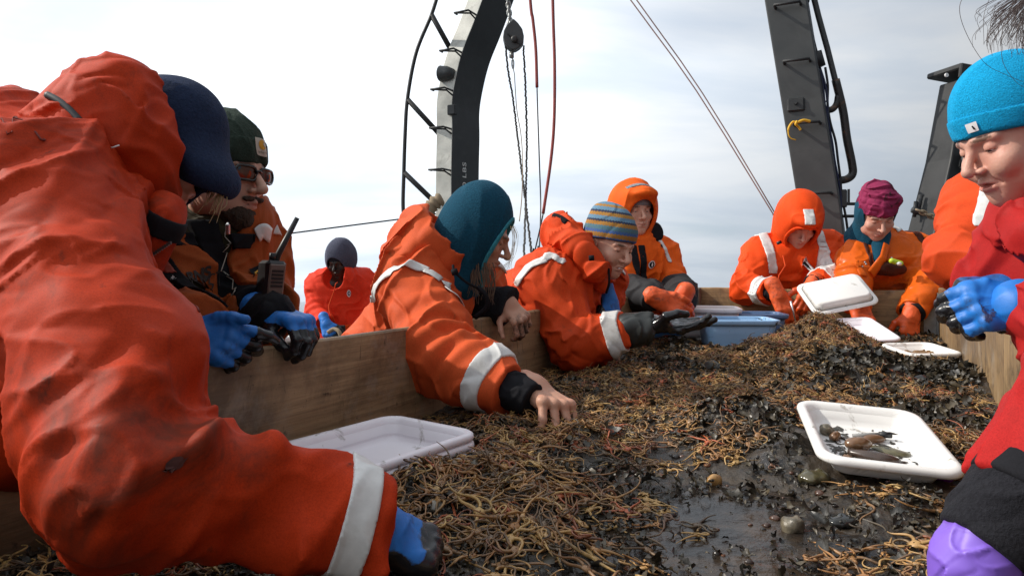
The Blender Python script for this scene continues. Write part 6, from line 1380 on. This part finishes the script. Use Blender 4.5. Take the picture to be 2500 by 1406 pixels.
def woman_stripe():
    sk = dict(hip=P(1262, 800, 2.55), shR=P(1342, 690, 2.32), shL=P(1470, 690, 2.62), elR=P(1402, 842, 2.22), wrR=P(1528, 806, 2.16), elL=P(1450, 770, 2.62), wrL=P(1482, 745, 2.50), neck=P(1425, 630, 2.45))
    root = person('woman in a blue and gold striped knit hat, holding out a muddy black glove', sk['hip'])
    F = Fr(P(1488, 596, 2.38), (.56, -.74, -.34), (.10, 0, 1), .88)
    mesh_sdf('body', body_sdf(sk, F, nose=1.05, smile=1), M['skin'], root, .0030, attrs=face_attrs(F)); eyes(root, F); teeth(root, F)
    b = beanie_sdf(F, -.002, 1.16, 1.06); b.ell(F(.01, -.05, .105), A(.045, .05, .030), F.R, .04); b.plane(F(0, .08, .032), F.d(0, .22, -1), .006); b.disp(folds(16, .003, 2))
    z0 = lambda p: np.clip((F.loc(p)[:, 2] + .22 * -F.loc(p)[:, 1] * 1.0 + .0) / .165, 0, 1); an = lambda p: np.arctan2(F.loc(p)[:, 0], F.loc(p)[:, 1])
    mesh_sdf('knit_hat', b, stripe_knit(), root, .0036, attrs={'hatz': z0, 'hata': an})
    js = jacket_sdf(sk, t=.145, sh=.095, ua=.094, el=.085, wr=.060, seed=11, fold=.0085); jo = mesh_sdf('jacket', js, M['orange_red'], root, .0048)
    cuff_bits(root, sk, js, 'R', .83, .048, None, .0036)
    braces(jo, js, sk, 'L', .0045, .046)
    o = S(); o.ell(P(1372, 570, 2.5), A(.075, .13, .070), cols(A(.8, 0, -.5), A(0, 1, 0), A(.5, 0, .8)), 0); o.ell(P(1400, 595, 2.42), A(.085, .12, .055), None, .04); o.cap(P(1420, 610, 2.3), P(1455, 660, 2.28), .05, .045, .04); o.cap(P(1446, 640, 2.34), P(1470, 700, 2.34), .036, .024, .04); o.disp(folds(16, .010, 5, (.4, .8, .1), (1, 1, .5))); ii = S(); ii.ell(P(1480, 585, 2.4), A(.085, .10, .11), None, 0); o.fn(ii, .012, 's'); ho = mesh_sdf('hood', o, M['orange_red'], root, .0045)
    jh = lambda p: np.minimum(js(p), o(p)); ribbon('reflective_stripe', [(1252, 702, 2.25), (1285, 658, 2.25), (1330, 622, 2.22), (1372, 606, 2.2), (1392, 610, 2.2)], .032, M['reflect'], jo, jh)
    mb = MB(); mb.tube(bez([P(1352, 528, 2.42), P(1368, 533, 2.40), P(1385, 545, 2.38)], 5), .012, 7); mb.build('hood_tape', M['black_cloth'], ho, True)
    mb = MB(); mb.lathe([(.009, -.008), (.009, .008)], P(1444, 630, 2.22), (1, 0, .1), 10); mb.build('drawcord', M['black_cloth'], root, True)
    mb = MB(); mb.tube(bez([P(1486, 655, 2.27), P(1487, 690, 2.27), P(1480, 715, 2.3)], 5), .004, 6); mb.build('zip_edge', M['black_cloth'], root, True)
    # muddy glove, palm turned up
    k = S(); k.cap(P(1535, 806, 2.15), P(1585, 800, 2.14), .053, .051, 0); k.plane(P(1590, 800, 2.14), (1, 0, 0), .01); k.disp(folds(22, .004, 2)); mesh_sdf('cuff', k, M['boot'], root, .004)
    glove(root, P(1578, 797, 2.14), nrm(A(1, -.05, .02)), nrm(A(.05, .25, -1)), -1, M['glove_mud'], .0032, ((.30, .3, .2), (.10, .2, .15), (.02, .15, .1), (-.02, .12, .1)), thumb=((.25, .55, -.8), (.1, .9, -.3), (0, .95, .1)), s=1.08, dip=(.006, .05, .1), fat=1.25)
    glove(root, P(1484, 728, 2.46), nrm(A(.25, -.3, -.8)), nrm(A(.8, -.55, .1)), 1, M['glove_blue'], .0045, RELAX, dip=(-.004, .09, .3))
    legs(root, sk['hip'], sk['shR'] - sk['shL'], [A(-.10, 2.75, 0), A(-.15, 2.45, 0)])
woman_stripe()
# ---------------------------------------------------------------- person: standing, bright hood
def man_hood():
    sk = dict(hip=P(1535, 780, 3.42), shR=P(1500, 628, 3.26), shL=P(1608, 622, 3.36), elR=P(1530, 715, 3.12), wrR=P(1590, 722, 2.98), elL=P(1655, 712, 3.22), wrL=P(1662, 728, 3.05), neck=P(1548, 590, 3.28))
    root = person('person in a bright orange hood with a grey band, standing with orange gloves cupped', sk['hip'])
    F = Fr(P(1548, 516, 3.26), (.28, -.95, -.06), (0, -.05, 1), .93); mesh_sdf('body', body_sdf(sk, F), M['skin'], root, .0045, attrs=face_attrs(F)); eyes(root, F, (.1, .95, -.1))
    hs = hood_sdf(F, 1.13, .011, (.076, .10, .098), (0, .135, -.040), True, .030, 7, .004, 1.0); ho = mesh_sdf('hood', hs, M['orange_hivis'], root, .0048, pad=.015)
    mesh_sdf('hood_tape', shell(hs.outer, both(slab(F(0, .05, .105), F.d(0, -.5, 1), .022), slab(F(0, 0, 0), F.d(1, 0, 0), .14), half(F(0, .02, 0), F.d(0, -1, 0))), .003, .003), M['grey_knit'], ho, .004, hs.lo, hs.hi)
    b = beanie_sdf(F, .006, .95, 1.05); mesh_sdf('beanie', b, M['grey_knit'], root, .005)
    js = jacket_sdf(sk, t=.135, sh=.09, ua=.085, el=.070, wr=.052, seed=14, fold=.007, collar=.09); js.fn(S().ell(F(0, .12, -.05), A(.065, .08, .08), F.R, 0), .01, 's'); jo = mesh_sdf('jacket', js, M['orange_hivis'], root, .0058)
    fwd = nrm(A(.30, -.95, 0)); lt = nrm(A(-.95, -.30, 0))
    for a0, w in ((P(1543, 650, 3.2), .035), (P(1565, 650, 3.2), .03)): mesh_sdf('front_placket', shell(js, both(slab(a0, nrm(A(.95, .30, .10)), w), half(P(1550, 600, 3.3), (0, 0, 1)), half(P(1550, 600, 3.24), -fwd)), .004, .003), M['black_cloth'], jo, .005, js.lo, js.hi)
    c = S(); c.ell(P(1603, 566, 3.24), A(.034, .010, .046), cols(A(.9, .3, .35), A(-.3, 1, 0), A(-.35, 0, .9)), .01); mesh_sdf('collar_flap', c, M['black_cloth'], jo, .004)
    mesh_sdf('reflective_stripe', shell(js, both(slab(P(1616, 605, 3.25), nrm(A(.95, .3, .35)), .018), half(P(1610, 640, 3.3), (0, 0, -1)), half(P(1550, 600, 3.34), -fwd)), .006, .003), M['reflect'], jo, .0045, js.lo, js.hi)
    patch('shoulder_patch', P(1622, 596, 3.22), A(.9, .3, -.3), A(.2, 0, .95), .028, .034, M['black_cloth'], jo, js, .003, 7)
    badge(jo, P(1594, 647, 3.18), A(.95, .3, 0), A(0, 0, 1), js, .020, M['label_white'], M['black_cloth'])
    for a in 'RL':
        k = S(); k.cap(sk['el' + a] * .8 + sk['wr' + a] * .2, sk['wr' + a], .088, .068, 0); k.disp(folds(16, .006, 4)); mesh_sdf('cuff', k, M['charcoal'], root, .0055)
    glove(root, P(1604, 727, 2.93), nrm(A(.75, -.1, -.32)), nrm(A(-.1, -.85, .5)), -1, M['glove_orange'], .0042, ((.4, .6, .4),) * 4, thumb=((.1, .8, .5), (0, .9, .1), (0, .9, -.2)), s=1.08, fat=1.3, wrist=.02)
    glove(root, P(1668, 722, 2.98), nrm(A(-.40, -.1, -.75)), nrm(A(.6, -.6, .3)), 1, M['glove_orange'], .0042, ((.5, .6, .4),) * 4, thumb=((.3, .8, -.3), (.1, .9, -.3), (0, .9, -.3)), s=1.08, fat=1.3, wrist=.02)
    o = S(); c = P(1643, 738, 2.93); o.ell(c, (.016, .012, .014), None, 0); 
    for k in range(7): o.cap(c, c + A(math.cos(k * .9) * .022, -.006, math.sin(k * .9) * .030 - .008), .004, .002, .006)
    tag(mesh_sdf('brittle_star_handful', o, simple('grey_brown_catch', (.12, .09, .05), .4, var=.5, nscale=80), None, .0028), 'handful of grey brown brittle stars in cupped orange gloves', 'brittle stars')
    legs(root, sk['hip'], sk['shR'] - sk['shL'], [A(.48, 3.62, 0), A(.72, 3.75, 0)])
man_hood()
# ---------------------------------------------------------------- person: hooded sorter at the end wall
def sorter_hood():
    sk = dict(hip=P(1945, 760, 4.18), shR=P(1862, 622, 3.98), shL=P(2022, 612, 3.98), elR=P(1822, 705, 3.86), wrR=P(1880, 712, 3.70), elL=P(2040, 690, 3.80), wrL=P(1992, 692, 3.66), neck=P(1945, 595, 3.96))
    root = person('sorter bent at the end wall in a bright orange hooded suit and dark headband', sk['hip'])
    F = Fr(P(1950, 545, 3.86), (-.04, -.78, -.62), (.0, -.55, .83), 1.03); mesh_sdf('body', body_sdf(sk, F), M['skin_cold'], root, .0050, attrs=face_attrs(F)); eyes(root, F)
    hs = hood_sdf(F, 1.12, .011, (.082, .11, .100), (0, .120, -.040), True, .018, 9, .004, 1.08); ho = mesh_sdf('hood', hs, M['orange_bright'], root, .0052, pad=.015)
    hood_trim(ho, hs, M['orange_bright'], .0045, .016, .006)
    mesh_sdf('reflective_stripe', shell(hs.outer, both(slab(F(.006, 0, 0), F.d(1, 0, 0), .052), slab(F(0, .09, .10), F.d(0, .62, -.78), .085), half(F(0, .02, .0), F.d(0, -1, -.3))), .006, .003), M['reflect'], ho, .0045, hs.lo, hs.hi)
    b = beanie_sdf(F, .020, .9, 1.06); mesh_sdf('headband', b, M['dark_knit'], root, .005)
    js = jacket_sdf(sk, t=.15, sh=.10, ua=.095, el=.088, wr=.062, seed=17, fold=.008, collar=.09); jo = mesh_sdf('jacket', js, M['orange_bright'], root, .0062)
    fr = half(P(1945, 650, 4.02), (0, 1, 0))
    for px, nx in ((1876, .12), (1999, -.10)): mesh_sdf('reflective_stripe', shell(js, both(slab(P(px, 620, 3.9), nrm(A(1, 0, nx)), .052), half(P(px, 668 if px < 1900 else 660, 3.8), (0, 0, -1)), fr), .006, .003), M['reflect'], jo, .005, js.lo, js.hi)
    mb = MB(); q = [project(P(1920 - k * .5, 610 + k * 10, 3.7)[None], js, .004)[0] for k in range(9)]; mb.tube(q, .004, 5); mb.build('zip_edge', M['orange_red'], jo, True)
    badge(jo, P(1977, 636, 3.78), A(1, 0, 0), A(0, -.2, 1), js, .023, M['label_white'], M['black_cloth'])
    for px, py in ((1902, 572), (1978, 588)): mb = MB(); c = project(P(px, py, 3.75)[None], js, .010)[0]; mb.lathe([(.009, -.012), (.009, .012)], c, (1, 0, .4), 8); mb.build('cord_lock', M['black_plastic'], jo, True)
    for a in 'RL': cuff_bits(root, sk, js, a, .72, .055, M['black_cloth'], .0048, .05, .054)
    glove(root, P(1898, 716, 3.63), nrm(A(.30, -.30, -.75)), nrm(A(-.1, -.85, .5)), -1, M['glove_orange'], .0046, ((.35, .5, .3),) * 4, thumb=((.5, .7, -.4), (.3, .8, -.4), (.1, .9, -.3)), s=1.08, fat=1.3)
    glove(root, P(1982, 700, 3.62), nrm(A(-.40, -.4, -.55)), nrm(A(.1, -.8, .6)), 1, M['glove_orange'], .0046, ((.6, .8, .5),) * 4, s=1.08, fat=1.3)
    mb = MB(); mb.tube([P(1930, 735, 3.50), P(1937, 760, 3.49), P(1942, 785, 3.48)], [.006, .005, .003], 8); tag(mb.build('forceps', M['metal'], None, True), 'bright metal forceps held over the tallest heap', 'forceps')
    legs(root, sk['hip'], sk['shR'] - sk['shL'], [sk['hip'] * A(1, 1, 0) + A(-.14, .08, 0), sk['hip'] * A(1, 1, 0) + A(.14, 0, 0)])
sorter_hood()
# ---------------------------------------------------------------- person: maroon head scarf, oilskin
def sorter_buff():
    sk = dict(hip=P(2180, 770, 3.98), shR=P(2092, 632, 3.72), shL=P(2238, 618, 3.76), elR=P(2078, 712, 3.56), wrR=P(2092, 738, 3.44), elL=P(2268, 692, 3.58), wrL=P(2228, 762, 3.44), neck=P(2160, 590, 3.74))
    root = person('sorter in orange oilskins with a stained maroon head scarf and teal hood', sk['hip'])
    F = Fr(P(2140, 522, 3.62), (-.10, -.82, -.56), (-.08, -.40, .9), 1.04); mesh_sdf('body', body_sdf(sk, F, nose=1.05), M['skin_cold'], root, .0045, attrs=face_attrs(F)); eyes(root, F)
    b = beanie_sdf(F, -.002, 1.25, 1.04); b.ell(F(-.055, .03, .10), A(.035, .03, .018), F.R, .025); b.ell(F(.02, -.02, .135), A(.06, .06, .03), F.R, .03); b.plane(F(0, .08, .032), F.d(0, .2, -1), .006); b.disp(folds(22, .006, 4, (.3, 0, 0), (.6, 1, 1.6))); mesh_sdf('head_scarf', b, M['buff'], root, .0045)
    hs = hood_sdf(F, .85, .009, (.090, .17, .15), (0, .140, .055), True, .0, 3, .003, 1.0); mesh_sdf('fleece_hood', hs, M['teal_fleece'], root, .005, pad=.01)
    sk['extra'] = [(P(2215, 620, 3.85), A(.16, .13, .12), None, .06)]
    js = jacket_sdf(sk, t=.145, sh=.092, ua=.095, el=.088, wr=.066, seed=20, fold=.0075, collar=.08); jo = mesh_sdf('oilskin_jacket', js, M['oilskin'], root, .0058)
    # open collar flaps with snaps, dark jacket at the neck
    nk = S(); nk.cap(P(2150, 575, 3.66), P(2145, 632, 3.60), .050, .03, 0); mesh_sdf('neck_warmer', nk, M['teal_fleece'], root, .005)
    for px, py in ((2125, 602), (2136, 625), (2194, 608), (2120, 640)): mb = MB(); q = project(P(px, py, 3.5)[None], js, .002)[0]; mb.lathe([(.006, 0), (.005, .003)], q, (0, -1, .2), 8); mb.build('snap', M['metal'], jo, True)
    mesh_sdf('reflective_stripe', shell(js, both(slab(P(2210, 555, 3.66), nrm(A(1, .1, .5)), .05), half(P(2200, 570, 3.6), (.3, 0, -1)), half(P(2200, 600, 3.85), (0, 1, 0))), .004, .003), M['reflect'], jo, .005, js.lo, js.hi)
    jc = lambda p: np.minimum(np.minimum(js(p), hs.outer(p)), nk(p))
    ribbon('collar_flap', [(2106, 602, 3.48), (2114, 628, 3.47), (2128, 656, 3.45)], .046, M['oilskin'], jo, jc, .010); ribbon('collar_flap', [(2208, 588, 3.5), (2196, 615, 3.48), (2178, 646, 3.45)], .055, M['oilskin'], jo, jc, .010)
    v = S(); v.ell(P(2165, 657, 3.585), A(.10, .030, .034), None, 0); v.disp(folds(20, .006, 7)); vo = mesh_sdf('dark_bib', v, M['brown_oilskin'], root, .005)
    mesh_sdf('brace_strap', shell(js, both(slab(P(2250, 600, 3.7), nrm(A(1, 0, .32)), .035), half(P(2250, 660, 3.7), (0, 0, -1)), half(P(2250, 600, 3.8), (0, 1, 0))), .005, .003), M['brown_oilskin'], jo, .005, js.lo, js.hi)
    mesh_sdf('brace_strap', shell(js, both(slab(P(2100, 640, 3.7), nrm(A(1, 0, -.03)), .02), half(P(2100, 660, 3.7), (0, 0, -1)), half(P(2250, 600, 3.8), (0, 1, 0))), .005, .003), M['brown_oilskin'], jo, .005, js.lo, js.hi)
    wc = P(2188, 641, 3.52); w = thing('whistle_light', 'small lime green clip light on the dark bib of the oilskins', 'light', wc)
    s = S(); s.cap(wc + A(-.022, 0, .008), wc + A(.022, 0, -.004), .014, .013, 0); mesh_sdf('light_body', s, M['lime'], w, .003); s = S(); s.ell(wc + A(.008, -.011, -.006), (.014, .010, .010), None, 0); mesh_sdf('light_lens', s, M['plastic'], w, .0025)
    for a, sd, d, do in (('L', 1, A(-.25, -.25, -.85), A(.2, -.9, .2)), ('R', -1, A(.1, -.4, -.7), A(0, -.8, .5))):
        k = S(); dd = nrm(sk['wr' + a] - sk['el' + a]); k.cap(sk['wr' + a] - dd * .02, sk['wr' + a] + dd * .012, .060, .058, 0); k.plane(sk['wr' + a] + dd * .012, dd, .006); mesh_sdf('cuff', k, M['black_cloth'], root, .0045)
        glove(root, sk['wr' + a] + dd * .02, nrm(d), nrm(do), sd, M['glove_orange'], .0045, ((.75, .9, .6), (.8, .95, .6), (.9, 1., .6), (.9, 1., .6)), thumb=((.5, .7, -.6), (.1, .9, -.5), (-.2, .9, -.4)), s=1.10, fat=1.32, wrist=.05)
    legs(root, sk['hip'], sk['shR'] - sk['shL'], [sk['hip'] * A(1, 1, 0) + A(-.12, .06, 0), sk['hip'] * A(1, 1, 0) + A(.14, .06, 0)], M['oilskin'])
sorter_buff()
# ---------------------------------------------------------------- person: half hidden behind the blue hat
def sorter_hidden():
    sk = dict(hip=A(1.90, 2.50, .95), shR=P(2388, 500, 2.36), shL=P(2560, 500, 2.26), elR=P(2345, 630, 2.26), wrR=P(2425, 668, 2.12), elL=A(1.75, 2.02, 1.12), wrL=A(1.55, 1.95, 1.10), neck=P(2470, 440, 2.34))
    root = person('person in a dark orange suit with white chest tape, half hidden behind the blue hat', sk['hip'])
    F = Fr(P(2490, 365, 2.32), (-.6, -.72, -.3), (0, 0, 1), 1.0); mesh_sdf('body', body_sdf(sk, F), M['skin'], root, .006, attrs=face_attrs(F)); eyes(root, F)
    b = beanie_sdf(F); mesh_sdf('beanie', b, M['dark_knit'], root, .006)
    js = jacket_sdf(sk, t=.15, sh=.10, ua=.10, el=.09, wr=.065, seed=23, fold=.008); jo = mesh_sdf('jacket', js, M['orange_red'], root, .0055)
    ribbon('reflective_stripe', [(2402, 425, 2.2), (2400, 470, 2.2), (2398, 510, 2.2), (2396, 550, 2.2)], .040, M['reflect'], jo, js)
    for a, sd in (('R', -1), ('L', 1)): glove(root, sk['wr' + a], nrm(A(-.7, -.2, -.3)), nrm(A(-.2, -.5, .8)), sd, M['glove_orange'], .006, RELAX)
    legs(root, sk['hip'], sk['shR'] - sk['shL'], [A(1.92, 2.7, 0), A(2.0, 2.4, 0)])
sorter_hidden()
# ---------------------------------------------------------------- person: bright blue hat, red parka
def woman_blue():
    sk = dict(hip=A(1.24, 1.30, .97), shR=P(2625, 600, 1.50), shL=P(2680, 640, 1.14), elR=P(2520, 690, 1.44), wrR=P(2440, 700, 1.33), elL=P(2700, 850, 1.06), wrL=P(2545, 750, 1.17), neck=P(2545, 520, 1.32))
    root = person('woman in a bright blue hat and red parka with wet blue gloves', sk['hip'])
    F = Fr(P(2478, 332, 1.27), (-.94, -.05, -.38), (-.36, 0, .93), .95); mesh_sdf('body', body_sdf(sk, F, nose=1.0, jaw=.92, smile=1), M['skin_cold'], root, .0024, pad=.01, attrs=face_attrs(F)); eyes(root, F, (0, .75, -.6))
    b = beanie_sdf(F, .002, 1.32, 1.06); b.disp(folds(9, .003, 3)); bo = mesh_sdf('beanie', b, M['cyan_fleece'], root, .0035)
    mesh_sdf('beanie_hem', beanie_band(F, b, .038, .002, .0022), M['cyan_fleece'], bo, .003, b.lo, b.hi)
    lc = F(-.030, .095, .048); lb = patch('white_label', lc, F.d(-.93, -.35, 0), F.d(0, -.1, 1), .019, .017, M['label_white'], bo, b, .0045, 7); patch('label_emblem', lc + F.d(-.003, 0, -.001), F.d(-.93, -.35, 0), F.d(.3, -.1, 1), .003, .008, M['black_cloth'], lb, b, .0055, 5, .5)
    sk['extra'] = [(P(2575, 670, 1.32), A(.11, .16, .11), None, .06)]
    js = jacket_sdf(sk, t=.155, sh=.105, ua=.10, el=.09, wr=.068, seed=26, fold=.008, collar=.085); js.fn(S().ell(F(0, .10, -.05), A(.075, .10, .09), F.R, 0), .01, 's'); jo = mesh_sdf('parka', js, M['red'], root, .0042)
    c = S(); c.cap(P(2455, 496, 1.25), P(2540, 575, 1.17), .026, .050, 0); c.disp(folds(22, .006, 5)); i = S(); i.ell(F(0, .06, -.08), A(.065, .085, .075), F.R, 0); c.fn(i, .008, 's'); mesh_sdf('collar', c, M['red'], root, .0032)
    o, gs, gF = glove(root, P(2516, 738, 1.18), nrm(A(-1, .12, -.10)), nrm(A(.05, -.85, .52)), 1, M['glove_blue'], .0026, ((.7, 1.0, .6), (.75, 1.1, .7), (.85, 1.2, .7), (.9, 1.2, .7)), thumb=((.25, .85, .3), (.0, .9, -.2), (-.2, .9, -.4)), s=.96, fat=1.22, wrist=.06, dip=(-.024, .112, .9))
    k = S(); k.cap(P(2490, 748, 1.17), P(2555, 748, 1.19), .044, .050, 0); k.disp(folds(25, .002, 4)); mesh_sdf('gauntlet', k, M['glove_blue'], root, .003, attrs={'dip': lambda p: np.full(len(p), -.05)}); 
    x, y = nrm(A(0.05, 0, 1)), nrm(A(1, 0, 0.05)); 
    for s_, px, sz in (('SHOWA', 2395, .017), ('377/M', 2412, .015), ('CE 0120', 2432, .010)):
        t_ = text('glove_lettering', s_, sz, M['ink_navy'], o, P(px, 718, 1.09), -x, -y * -1, gs, .0012) if False else text('glove_lettering', s_, sz, M['ink_navy'], o, P(px + 42, 712, 1.10), A(.04, 0, 1), A(-1, 0, .04), gs, .0012)
    glove(root, P(2470, 705, 1.31), nrm(A(-.9, -.22, -.05)), nrm(A(-.1, -.35, .93)), -1, M['glove_mud'], .003, ((.7, 1.1, .7), (.8, 1.2, .7), (.9, 1.2, .7), (.9, 1.2, .7)), s=.98, fat=1.25, dip=(.0, .03, .2))
    for a, p, q in (('R', sk['wrR'], .068), ('L', sk['wrL'], .066)): pass
    legs(root, sk['hip'], sk['shR'] - sk['shL'], [A(1.3, 1.5, 0), A(1.36, 1.2, 0)], M['black_cloth'])
woman_blue()
# ---------------------------------------------------------------- person: nearest on the right, mostly outside the frame
def woman_near():
    sk = dict(hip=A(1.24, .66, .98), shL=A(.96, .44, 1.30), shR=A(.96, .76, 1.29), elL=A(1.0, .40, 1.08), wrL=A(.86, .30, 1.0), elR=P(2745, 880, .80), wrR=P(2505, 1205, .78), neck=A(.86, .60, 1.38))
    root = person('person with a red sleeve, purple glove and wind-blown dark hair, nearest on the right', sk['hip'])
    F = Fr(A(.84, .64, 1.56), (-.85, .2, -.5), (-.3, 0, 1), 1.0); mesh_sdf('body', body_sdf(sk, F), M['skin'], root, .005, attrs=face_attrs(F)); eyes(root, F)
    js = jacket_sdf(sk, t=.15, sh=.10, ua=.09, el=.072, wr=.052, seed=29, fold=.007); mesh_sdf('parka', js, M['red'], root, .0045)
    d = nrm(sk['wrR'] - sk['elR']); W = sk['wrR']; k = S(); k.cap(W - d * .022, W + d * .080, .056, .052, 0); k.plane(W + d * .080, d, .008); k.plane(W - d * .03, -d, .008); k.disp(folds(20, .003, 6)); co = mesh_sdf('cuff', k, M['black_fleece'], root, .003, pad=.01)
    k2 = S(); k2.cap(W - d * .05, W + d * .0, .057, .0585, 0); k2.plane(W + d * .006, d, .006); k2.plane(W - d * .028, -d, .006); mesh_sdf('cuff_edge', k2, M['black_cloth'], co, .003, pad=.01)
    W2 = W + d * .085; s, HF = hand_sdf(W2, nrm(A(-.22, .02, -.85)), nrm(A(-.35, -.85, .15)), -1, ((.25, .4, .3), (.3, .45, .3), (.35, .45, .3), (.4, .5, .3)), .1, fat=1.15, wrist=.005, s=.86); s.cap(W + d * .05, W2 + d * .02, .036, .038, .03); s.disp(folds(26, .0026, 3, (.3, .5, 0), (1, 1, .5))); s.disp(folds(60, .001, 6)); mesh_sdf('glove', s, M['glove_purple'], root, .0025, pad=.01)
    glove(root, sk['wrL'], nrm(A(-.6, .3, -.4)), nrm(A(-.3, 0, .9)), 1, M['glove_purple'], .006, RELAX)
    rng = random.Random(8); cv = []
    for i in range(420):
        a = rng.uniform(0, 1); p = F(rng.uniform(-.07, .07), rng.uniform(-.06, .06), .09 + rng.uniform(-.05, .02)); e = A(.66 - .08 * rng.random() ** 2 * 1.0, .66 + rng.uniform(-.04, .08), 1.60 - .16 * rng.random())
        cv.append([p, (p + e) / 2 + A(0, rng.uniform(-.02, .02), .05), e, e + A(-.012 * rng.random(), rng.uniform(-.02, .02), -.05 * rng.random())])
    for i in range(190):
        y0 = rng.uniform(.64, .74); t = rng.random(); x1 = 2500 - 115 * t ** 1.6 + rng.uniform(-10, 40); y1 = 15 + 120 * rng.random() * (1 - .4 * t)
        h_ = F(rng.uniform(-.055, .055), rng.uniform(-.02, .075), .105 + rng.uniform(-.02, .01)); cv.append([h_, h_ + A(-.06, 0, .03), P(2700 + rng.uniform(-30, 40), -130 + rng.uniform(-60, 60), y0), P(2570, -75 + .2 * y1, y0), P((2570 + x1) / 2 + rng.uniform(-8, 8), (y1 - 60) / 2 - 5, y0), P(x1, y1, y0), P(x1 + rng.uniform(-12, 6), y1 + rng.uniform(10, 45), y0)])
    y0 = .68
    H0 = F(0, .05, .11); cv.append([H0, P(2560, -40, y0), P(2400, -30, y0), P(2348, 0, y0), P(2350, 60, y0), P(2400, 150, y0), P(2460, 185, y0), P(2510, 205, y0)]); cv.append([H0, P(2560, -40, y0), P(2440, -20, y0), P(2404, 30, y0), P(2402, 110, y0)]); cv.append([H0, P(2560, -60, y0), P(2460, 40, y0), P(2446, 140, y0), P(2480, 200, y0), P(2510, 215, y0)])
    strands('hair', cv, .00042, M['hair_dark'], root)
    cap_ = S(); cap_.ell(F(0, -.022, .042), A(.087, .108, .094), F.R, 0); cap_.cap(F(0, -.09, .03), F(0, -.12, -.10), .05, .03, .03); cap_.plane(F(0, .062, .06), F.d(0, .80, -.60), .01); cap_.disp(folds(40, .004, 3, (0, 0, 0), (1, 1, .2))); mesh_sdf('hair_mass', cap_, M['hair_dark'], root, .005)
    legs(root, sk['hip'], sk['shR'] - sk['shL'], [A(1.34, .78, 0), A(1.38, .5, 0)], M['black_cloth'])
woman_near()
trays()
catch()
